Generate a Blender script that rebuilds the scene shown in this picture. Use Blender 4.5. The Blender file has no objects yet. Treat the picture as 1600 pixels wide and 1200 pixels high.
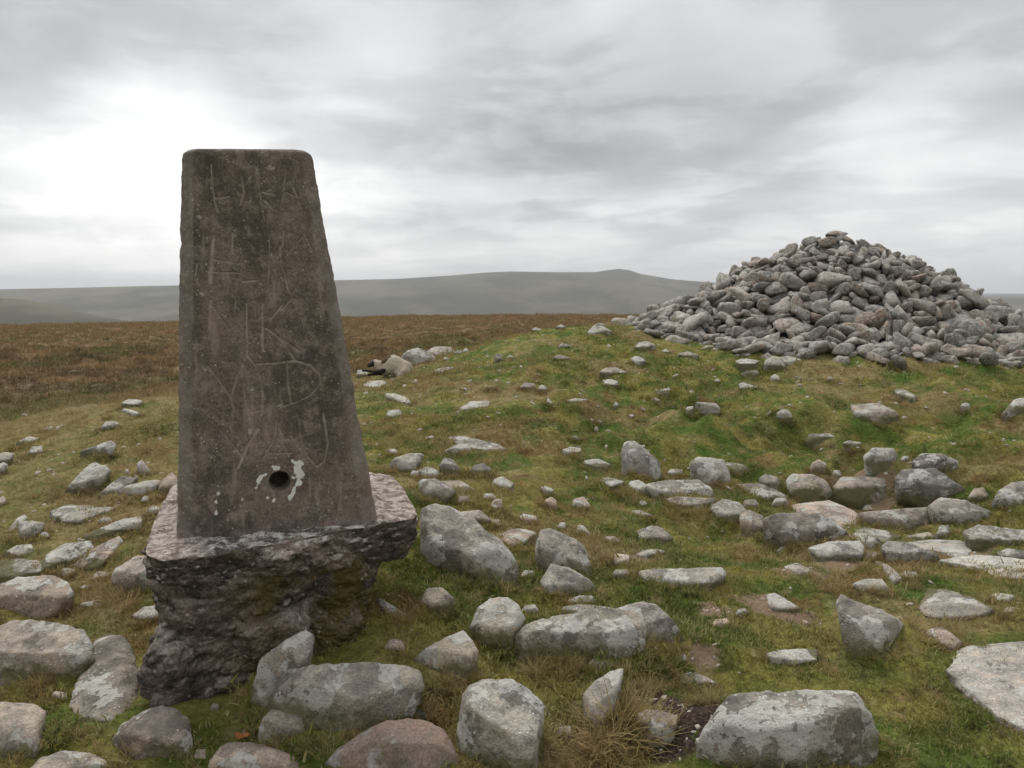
import bpy, bmesh, math, random
import numpy as np
from mathutils import Quaternion, Euler
random.seed(1)
EXPO, SUN_E, SKY_GAIN, HAZE = 0.68, 1.5, .83, 1.08e-4
# soft lighter and darker areas of the cloud sheet: photo x, y, inner and outer radius, stretch, stretch, weight
SKY_BLOBS = [(340, 210, .02, .40, .9, 1.8, .16), (150, 320, .04, .34, .8, 1.9, .17), (250, 410, .02, .16, .5, 1.6, .14), (520, 280, .02, .22, .7, 1.5, .10), (60, 40, .05, .3, .8, 1.4, -.07),
             (760, 60, .05, .44, .5, 1.3, -.10), (900, 190, .05, .30, .6, 1.8, -.09), (1150, 290, .05, .22, .4, 2, .05)]
TURF = dict(rust=(.24, .15, .065), green=(.115, .155, .032), olive=(.255, .235, .065), tan=(.30, .235, .11), straw=(.43, .34, .20), moss=(.05, .060, .014), lush=(.080, .155, .025),
            heather=(.15, .10, .052), bracken=(.26, .168, .082), moorgreen=(.105, .105, .040))
SKYLINE = [(-700, 462), (-200, 455), (0, 452), (100, 450), (200, 447.5), (275, 446), (400, 441), (530, 438), (620, 436), (700, 431), (760, 426), (800, 424.5), (860, 425.5), (930, 425.5),
           (950, 422.5), (965, 420.5), (982, 422), (1000, 428), (1050, 436.5), (1080, 439), (1180, 446), (1300, 452), (1480, 461), (1600, 467), (2300, 478)]
SPUR = [(-700, 470), (-100, 466), (0, 466), (40, 468), (90, 478), (130, 488), (190, 500), (300, 530), (2300, 600)]
# photo x, photo y, distance of the ground there
CTRL = '''
0,1200,2.05 400,1200,2.0 800,1200,2.0 1200,1200,2.05 1600,1200,2.05
0,1000,2.85 200,1040,2.5 600,1000,2.55 750,1000,2.65 1000,1000,2.8 1300,1000,2.9 1600,1000,2.75
100,900,3.6 700,900,3.2 1000,900,3.5 1300,900,3.6 1600,900,3.5
50,800,4.9 200,820,4.3 700,800,4.05 900,800,4.4 1050,800,4.8 1250,815,5.15 1400,815,5.2 1600,800,5.2
1130,755,5.9 1300,760,6.25 1450,760,6.25 1600,760,5.9
0,700,7.4 200,700,6.3 640,700,6.0 900,700,6.3 1100,705,6.8 1250,700,7.2 1400,700,7.25 1600,700,7.0
1250,668,7.6 1450,668,7.6
100,655,8.6 210,632,8.3 600,640,7.9 900,640,7.7 1200,640,8.0 1400,640,8.0 1600,640,7.8
600,605,10.5 750,590,9.3 900,590,9.1 1200,590,9.2 1400,590,9.1 1600,600,9.0
800,550,10.6 1000,550,10.3 1250,555,10.0 1400,555,9.8 1600,590,9.2
850,518,12.3 940,510,12.9 560,590,13.4 640,577,14.5 700,562,15.5
0,640,13.2 120,625,13.6 0,600,17 250,605,16.5 500,600,15.5 0,560,27 500,560,26 700,545,25 0,530,50 500,520,60 700,515,55 850,505,65 0,512,95 300,505,100 600,497,105 900,496,105
'''
PEAT_PX = [(1000, 1100, .09), (1040, 1105, .10), (1085, 1120, .10), (1060, 1160, .12), (1100, 1160, .10), (1010, 1080, .06)]
SOIL_PX = [(1195, 950, .13), (1240, 965, .10), (1110, 955, .09), (1100, 1030, .09), (1310, 882, .14), (1270, 895, .10), (900, 868, .12), (1220, 890, .12), (1350, 775, .3), (1500, 870, .25), (1000, 875, .08),]
TUSSOCKS = [(975, 1130, .03, 40, 1.0), (1000, 1150, .025, 25, .9), (950, 1115, .02, 16, .8), (1035, 1055, .05, 34, .6), (900, 1045, .05, 40, .6), (850, 1050, .04, 28, .6), (1480, 1000, .1, 60, .5),
            (470, 1000, .03, 24, .7), (1070, 790, .12, 40, .9), (975, 790, .1, 20, .7), (880, 720, .1, 16, 1.), (1000, 1075, .03, 20, .5), (940, 1180, .03, 24, .9), (1100, 1100, .03, 12, .6), (250, 1020, .02, 8, .5)]
SLAB = [(222, 868), (228, 845), (226, 822), (243, 790), (258, 762), (274, 737), (430, 728), (590, 733), (625, 742), (640, 760), (653, 785), (660, 806), (600, 816), (520, 826), (420, 848), (330, 866), (262, 876)]
A = lambda w, *p: (w, [(250+p[i]/4, 200+p[i+1]/4) for i in range(0, len(p), 2)])
B = lambda w, *p: (w, [(250+p[i]/4, 480+p[i+1]/4) for i in range(0, len(p), 2)])
SCRATCH = [A(2.6, 320, 230, 325, 330, 340, 450, 360, 520), A(2, 345, 440, 440, 425), A(2.6, 510, 300, 525, 400, 500, 480), A(1.4, 600, 235, 605, 320, 625, 400, 635, 480, 655, 580),
           A(2, 640, 400, 720, 420), A(2.2, 650, 450, 710, 510), A(2, 790, 260, 775, 350, 765, 460), A(2, 815, 330, 850, 410, 880, 500), A(1.5, 760, 390, 850, 430), A(1.4, 810, 180, 870, 215),
           A(4, 335, 680, 325, 800, 315, 960), A(2.6, 455, 660, 450, 780), A(1.6, 330, 820, 450, 840), A(2.2, 230, 850, 215, 940, 245, 980), A(1.6, 685, 660, 680, 940), A(1.8, 775, 640, 765, 740),
           A(2.2, 750, 740, 755, 850, 785, 930, 800, 1010, 830, 1060, 760, 1140), A(1.3, 890, 680, 780, 810), A(1.5, 900, 660, 970, 800), A(2, 520, 960, 620, 950),
           A(3, 320, 1080, 310, 1230), A(2, 320, 1100, 380, 1190), B(2.8, 310, -20, 310, 190), B(1.8, 340, 10, 440, 150), B(2.6, 540, -20, 545, 300), B(3, 640, -20, 640, 250), B(2.2, 770, -20, 690, 80),
           B(2.2, 660, 130, 760, 200, 870, 275), B(1.8, 730, 180, 800, 260, 850, 340), B(2, 300, 370, 370, 460, 440, 560, 465, 650), B(2, 520, 350, 480, 440, 450, 540), B(2.5, 545, 300, 600, 370, 630, 460, 645, 560, 635, 670),
           B(2.1, 520, 480, 530, 560, 560, 690), B(2, 540, 620, 580, 660, 640, 640), B(2, 600, 355, 700, 350, 850, 335, 940, 360, 1000, 420, 1000, 480, 940, 550, 860, 590, 770, 620), B(2, 795, 350, 800, 480, 820, 600),
           B(1.7, 380, 770, 440, 840, 510, 930), B(4, 610, 760, 540, 880, 490, 1000), B(2, 730, 700, 710, 830, 650, 940), B(2.2, 740, 720, 770, 850, 800, 920), B(1.6, 680, 915, 820, 910),
           B(2, 870, 700, 880, 820, 920, 930, 980, 1000, 1030, 960, 1050, 850, 1020, 660), B(1.6, 935, 1060, 940, 1180), B(1.6, 1130, 1090, 1130, 1200), B(1.4, 1000, 1090, 1060, 1095, 1050, 1180), A(1.2, 300, 900, 520, 905)]
PAINT = [(3.2, [(414, 741), (405, 750), (401, 762)]), (4.5, [(428, 731), (434, 729)]), (3.4, [(457, 721), (471, 726), (466, 733)]), (5.6, [(464, 730), (468, 742), (465, 756)]), (3.6, [(464, 756), (458, 768), (452, 777)]),
         (1.6, [(418, 775), (419, 779)]), (2.2, [(431, 777), (427, 783)]), (1.3, [(341, 770), (339, 785), (338, 802)]), (2.4, [(458, 748), (476, 741)]), (1.8, [(458, 722), (474, 722)]), (1.3, [(378, 780), (378, 783)])]
def _hash(ix, iy, iz, seed):
    h = (ix.astype(np.int64)*374761393 + iy.astype(np.int64)*668265263 + iz.astype(np.int64)*2147483647 + seed*1274126177) & 0xffffffff
    h = ((h ^ (h >> 13)) * 1274126177) & 0xffffffff
    h = ((h ^ (h >> 16)) * 2246822519) & 0xffffffff
    return ((h ^ (h >> 15)) & 0xffffff) / float(0xffffff)
def vnoise(P, seed=0):
    """smooth value noise in [-1, 1] at the points P (n, 3)"""
    seed = int(seed)
    P = np.asarray(P, float); F = np.floor(P); f = P - F; I = F.astype(np.int64)
    u = f*f*f*(f*(f*6-15)+10); out = 0
    for dx in (0, 1):
        wx = u[:, 0] if dx else 1-u[:, 0]
        for dy in (0, 1):
            wy = u[:, 1] if dy else 1-u[:, 1]
            for dz in (0, 1):
                wz = u[:, 2] if dz else 1-u[:, 2]
                out = out + wx*wy*wz*_hash(I[:, 0]+dx, I[:, 1]+dy, I[:, 2]+dz, seed)
    return out*2-1
_R = np.array([[.36, .48, -.8], [-.8, .6, 0], [.48, .64, .6]])
def fbm(P, octv=4, seed=0, gain=.5):
    P = np.asarray(P, float); a = 1.; s = 0; t = 0
    for o in range(octv):
        s = s + a*vnoise(P, seed+o*17); t += a; a *= gain; P = (P @ _R.T)*2.03 + 5.3
    return s/t
_ICO = {}
def ico(n):
    if n not in _ICO:
        bm = bmesh.new(); bmesh.ops.create_icosphere(bm, subdivisions=n, radius=1)
        bm.verts.ensure_lookup_table()
        _ICO[n] = (np.array([v.co[:] for v in bm.verts]), np.array([[v.index for v in f.verts] for f in bm.faces]))
        bm.free()
    return _ICO[n]
def hull_planes(pts):
    bm = bmesh.new()
    for p in pts: bm.verts.new(p)
    bmesh.ops.convex_hull(bm, input=bm.verts)
    bm.normal_update()
    N = np.array([f.normal[:] for f in bm.faces]); C = np.array([f.verts[0].co[:] for f in bm.faces])
    bm.free()
    c = pts.mean(0)
    D = ((C-c)*N).sum(1); s = np.sign(D); N *= s[:, None]; D = np.abs(D)
    keep = []                       # merge (nearly) coplanar faces
    for i in range(len(N)):
        if D[i] < 1e-6 or np.linalg.norm(N[i]) < .5: continue
        if all(N[i] @ N[j] < .9995 or abs(D[i]-D[j]) > 1e-4 for j in keep): keep.append(i)
    return c, N[keep], D[keep]
def worley(P, seed=0):
    """distance to the nearest of randomly jittered cell points, about 0..1"""
    P = np.asarray(P, float); F = np.floor(P).astype(np.int64); best = np.full(len(P), 9.)
    for dx in (-1, 0, 1):
        for dy in (-1, 0, 1):
            for dz in (-1, 0, 1):
                cx, cy, cz = F[:, 0]+dx, F[:, 1]+dy, F[:, 2]+dz
                q = np.stack([cx+_hash(cx, cy, cz, seed+1), cy+_hash(cx, cy, cz, seed+2), cz+_hash(cx, cy, cz, seed+3)], -1)
                best = np.minimum(best, ((P-q)**2).sum(1))
    return np.sqrt(best)
def rock_verts(pts, sub, seed, sharp=16, amp=.05, rough=1., cuts=0, face=False):
    """A rock: the convex hull of pts with worn edges and an uneven skin; returns verts, tris."""
    pts = np.asarray(pts, float)
    c, N, D = hull_planes(pts)
    ext = pts.max(0)-pts.min(0)
    if cuts:                        # a few broken faces
        cr = random.Random(int(seed*100)+5); CN = []; CD = []
        for i in range(cuts):
            n_ = np.array([cr.gauss(0, .35), -1, cr.uniform(0, .5)])*(1/ext) if face else np.array([cr.gauss(0, 1), cr.gauss(0, 1), abs(cr.gauss(.2, 1))])*(1/ext); n_ /= np.linalg.norm(n_)
            CN.append(n_); CD.append(((pts-c) @ n_).max()*(cr.uniform(.76, .92) if face else cr.uniform(.80, .95)))
        N = np.vstack([N, CN]); D = np.concatenate([D, CD])
    U, T = ico(sub)
    V = U*ext[None, :]; V = V/np.linalg.norm(V, axis=1)[:, None]
    q = np.maximum(V @ N.T, 0)/D[None, :]; qm = q.max(1)
    r = 1/(qm*((q/qm[:, None])**sharp).sum(1)**(1./sharp))
    P = V*r[:, None]
    m = float(np.median(ext))
    S = P/m
    d = amp*fbm(S*1.7+seed*3.1, 3, seed) + amp*.45*rough*fbm(S*5.5+seed, 3, seed+5)
    rid = 1-np.abs(fbm(S*2.3+seed*1.7, 3, seed+9)); d -= amp*.9*np.clip(rid-.86, 0, 1)*5
    pit = fbm(S*11+seed, 2, seed+31); d += amp*.16*rough*pit
    P = P*(1+d*m/np.maximum(r, .3*m))[:, None]
    return P+c, T
def variant_pts(rng):
    n = rng.randint(5, 8); w = rng.uniform(.50, .85); h = rng.uniform(.26, .56)
    pts = []
    for i in range(n*2):
        v = np.array([rng.uniform(-1, 1) for _ in range(3)])
        k = rng.uniform(.5, .95)
        v = v/np.linalg.norm(v)*(1-k)+v/np.abs(v).max()*k
        v = v/np.linalg.norm(v)**.35
        pts.append(v*np.array([.5, .5*w, .5*h])*rng.uniform(.85, 1.05))
    return np.array(pts)
def pile_variants(n, sub):
    rng = random.Random(77); out = []
    for i in range(n):
        P, T = rock_verts(variant_pts(rng), sub, 40+i, sharp=100, amp=.028, cuts=5)
        P -= P.mean(0); e = (P.max(0)-P.min(0)).max(); out.append((P/e, T))
    return out
def mesh_np(name, P, T, smooth=True):
    me = bpy.data.meshes.new(name); P = np.asarray(P, np.float32); T = np.asarray(T, np.int32)
    k = T.shape[1]
    me.vertices.add(len(P)); me.vertices.foreach_set('co', P.ravel())
    me.loops.add(T.size); me.loops.foreach_set('vertex_index', T.ravel())
    me.polygons.add(len(T)); me.polygons.foreach_set('loop_start', np.arange(0, T.size, k, dtype=np.int32))
    if smooth: me.polygons.foreach_set('use_smooth', np.ones(len(T), bool))
    me.update(calc_edges=True); me.validate()
    return me

# ------------------------------------------------------------------ camera, sky, sun
SC = bpy.context.scene; COL = SC.collection
FPX, PITCH, CAMZ = 1244., math.atan(145/1244.), 1.35
CA, SA = math.cos(PITCH), math.sin(PITCH)
cam = bpy.data.objects.new('camera', bpy.data.cameras.new('camera')); COL.objects.link(cam); SC.camera = cam
cam.location = (0, 0, CAMZ); cam.rotation_euler = (math.pi/2-PITCH, 0, 0)
cam.data.sensor_width = 36; cam.data.lens = FPX/1600*36; cam.data.clip_start = .05; cam.data.clip_end = 60000
SC.view_settings.view_transform = 'Standard'; SC.view_settings.look = 'None'
SC.view_settings.exposure = EXPO; SC.view_settings.gamma = 1; SC.view_settings.use_curve_mapping = False
SUN_AZ, SUN_EL = math.radians(-24), math.radians(50)        # azimuth from +Y towards +X

class NB:
    """short-hand for building shader nodes"""
    def __init__(s, tree): s.t = tree; tree.nodes.clear()
    def put(s, sock, v):
        if isinstance(v, bpy.types.NodeSocket): s.t.links.new(v, sock)
        elif v is not None:
            if hasattr(sock.default_value, '__len__') and not hasattr(v, '__len__'): v = [v]*len(sock.default_value)
            if hasattr(v, '__len__') and len(sock.default_value) == 4 and len(v) == 3: v = list(v)+[1]
            sock.default_value = v
    def n(s, typ, out=0, ins=None, **kw):
        d = s.t.nodes.new(typ)
        for k, v in kw.items(): setattr(d, k, v)
        for k, v in (ins or {}).items(): s.put(d.inputs[k], v)
        return d.outputs[out]
    def m(s, op, a, b=None, c=None, clamp=False):
        ins = {0: a}
        if b is not None: ins[1] = b
        if c is not None: ins[2] = c
        return s.n('ShaderNodeMath', ins=ins, operation=op, use_clamp=clamp)
    def add(s, a, b): return s.m('ADD', a, b)
    def sub(s, a, b): return s.m('SUBTRACT', a, b)
    def mul(s, a, b): return s.m('MULTIPLY', a, b)
    def vm(s, op, a, b=None, scale=None):
        ins = {0: a}
        if b is not None: ins[1] = b
        if scale is not None: ins[3] = scale
        return s.n('ShaderNodeVectorMath', out=1 if op in ('DOT_PRODUCT', 'LENGTH', 'DISTANCE') else 0, ins=ins, operation=op)
    def st(s, x, lo, hi, a=0., b=1.):
        return s.n('ShaderNodeMapRange', ins={0: x, 1: lo, 2: hi, 3: a, 4: b}, interpolation_type='SMOOTHSTEP')
    def noise(s, vec, scale, det=3, rough=.5, dist=0., out=0):
        return s.n('ShaderNodeTexNoise', out=out, ins={'Vector': vec, 'Scale': scale, 'Detail': det, 'Roughness': rough, 'Distortion': dist})
    def voro(s, vec, scale, out=0, feature='F1'):
        return s.n('ShaderNodeTexVoronoi', out=out, ins={'Vector': vec, 'Scale': scale}, feature=feature)
    def mix(s, f, a, b, mode='MIX'):
        d = s.t.nodes.new('ShaderNodeMix'); d.data_type = 'RGBA'; d.blend_type = mode
        s.put(d.inputs[0], f); s.put(d.inputs[6], a); s.put(d.inputs[7], b); return d.outputs[2]
    def attr(s, name, out=2, kind='GEOMETRY'): return s.n('ShaderNodeAttribute', out=out, attribute_name=name, attribute_type=kind)
    def bump(s, h, strength, dist, normal=None):
        ins = {'Height': h, 'Strength': strength, 'Distance': dist}
        if normal is not None: ins['Normal'] = normal
        return s.n('ShaderNodeBump', ins=ins)
    def bsdf(s, col, rough=.95, normal=None, spec=.25):
        d = s.t.nodes.new('ShaderNodeBsdfPrincipled')
        s.put(d.inputs['Base Color'], col); s.put(d.inputs['Roughness'], rough); d.inputs['Specular IOR Level'].default_value = spec
        if normal is not None: s.t.links.new(normal, d.inputs['Normal'])
        o = s.t.nodes.new('ShaderNodeOutputMaterial'); s.t.links.new(d.outputs[0], o.inputs[0]); return d

def px_dir(px, py):
    """direction in the world of a point of the 1600 x 1200 photograph"""
    u = -(np.asarray(py, float)-600); x = np.asarray(px, float)-800
    return np.stack(np.broadcast_arrays(x, FPX*CA+u*SA, -FPX*SA+u*CA), -1)
def px_at(px, py, Y):
    d = px_dir(px, py); return d*(np.asarray(Y, float)/d[..., 1])[..., None]+np.array([0, 0, CAMZ])
def to_px(P):
    P = np.asarray(P, float); x, y, z = P[..., 0], P[..., 1], P[..., 2]-CAMZ
    dd = y*CA-z*SA; return np.stack([800+FPX*x/dd, 600-FPX*(y*SA+z*CA)/dd], -1), dd

world = bpy.data.worlds.new('World'); SC.world = world; world.use_nodes = True
nb = NB(world.node_tree)
sky = nb.n('ShaderNodeTexSky', sky_type='NISHITA', sun_disc=False, sun_elevation=SUN_EL, sun_rotation=SUN_AZ)
g = nb.n('ShaderNodeTexCoord', out=0)
dv = nb.vm('NORMALIZE', g)
sep = nb.t.nodes.new('ShaderNodeSeparateXYZ'); nb.t.links.new(dv, sep.inputs[0])
dx, dy, dz = sep.outputs
el = nb.m('MAXIMUM', dz, 0.)
inv = nb.m('DIVIDE', 1., nb.add(el, .16))
cp = nb.n('ShaderNodeCombineXYZ', ins={0: nb.mul(dx, inv), 1: nb.mul(dy, inv), 2: 0.})
wv = nb.noise(cp, 1.1, 3, .5, out=1)
cpw = nb.vm('ADD', cp, nb.vm('SCALE', nb.vm('SUBTRACT', wv, (.5, .5, .5)), scale=.7))
c1 = nb.noise(cpw, .75, 7, .47)                 # big sheets of cloud
c2 = nb.noise(nb.vm('ADD', cpw, (7.3, 2.1, 0)), 1.5, 9, .56)
c3 = nb.noise(nb.n('ShaderNodeMapping', ins={0: dv, 3: (2.2, 2.2, 13)}), 1.7, 6, .5)     # flat bars low over the horizon
wd = nb.vm('ADD', dv, nb.vm('SCALE', nb.vm('SUBTRACT', nb.noise(dv, 3.2, 6, .55, out=1), (.5, .5, .5)), scale=.34))
def blob(px, py, r0, r1, sx=1., sz=1.):
    d = px_dir(px, py); d = d/np.linalg.norm(d)
    q = nb.vm('MULTIPLY', nb.vm('SUBTRACT', wd, tuple(d)), (sx, 1., sz))
    return nb.st(nb.vm('LENGTH', q), r1, r0)
val = nb.add(.585, nb.mul(nb.sub(c1, .5), .55))
val = nb.add(val, nb.mul(nb.sub(c2, .5), .22))
val = nb.add(val, nb.mul(nb.sub(nb.st(c2, .42, .58), .5), .085))
low = nb.st(dz, .3, .04)
val = nb.add(val, nb.mul(low, nb.mul(nb.sub(c3, .5), .5)))
for (px, py, r0, r1, sx, sz, w) in SKY_BLOBS:
    val = nb.add(val, nb.mul(blob(px, py, r0, r1, sx, sz), w))
val = nb.m('MAXIMUM', val, .3)
val = nb.m('MINIMUM', val, 1.1)
hz = nb.st(dz, .09, .0)
val = nb.n('ShaderNodeMix', ins={0: nb.mul(hz, .45), 2: val, 3: .60})
tint = nb.mix(nb.st(val, .40, .85), (.985, .99, 1.01), (1.0, 1.0, .99))
cc = nb.vm('SCALE', tint, scale=nb.mul(val, 10*SKY_GAIN))
col = nb.mix(.97, sky, cc)
bg = nb.t.nodes.new('ShaderNodeBackground'); nb.put(bg.inputs[0], col); bg.inputs[1].default_value = .1
wo = nb.t.nodes.new('ShaderNodeOutputWorld'); nb.t.links.new(bg.outputs[0], wo.inputs[0])

sl = bpy.data.lights.new('sun', 'SUN'); sl.energy = SUN_E; sl.angle = math.radians(22); sl.color = (1, .965, .92)
sun = bpy.data.objects.new('sun', sl); COL.objects.link(sun); sun.location = (-20, 40, 60)
sun.rotation_euler = (math.pi/2-SUN_EL, 0, math.pi-SUN_AZ)

def tag(o, label=None, cat=None, group=None, kind=None):
    if label: o['label'] = label
    if cat: o['category'] = cat
    if group: o['group'] = group
    if kind: o['kind'] = kind
    return o
def link(name, me, mat=None, parent=None, loc=None):
    o = bpy.data.objects.new(name, me); COL.objects.link(o)
    if mat is not None and not me.materials: me.materials.append(mat)
    if parent is not None: o.parent = parent
    if loc is not None: o.location = loc
    return o
def empty(name, loc):
    o = bpy.data.objects.new(name, None); COL.objects.link(o); o.location = loc; o.empty_display_size = .2; return o

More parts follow.
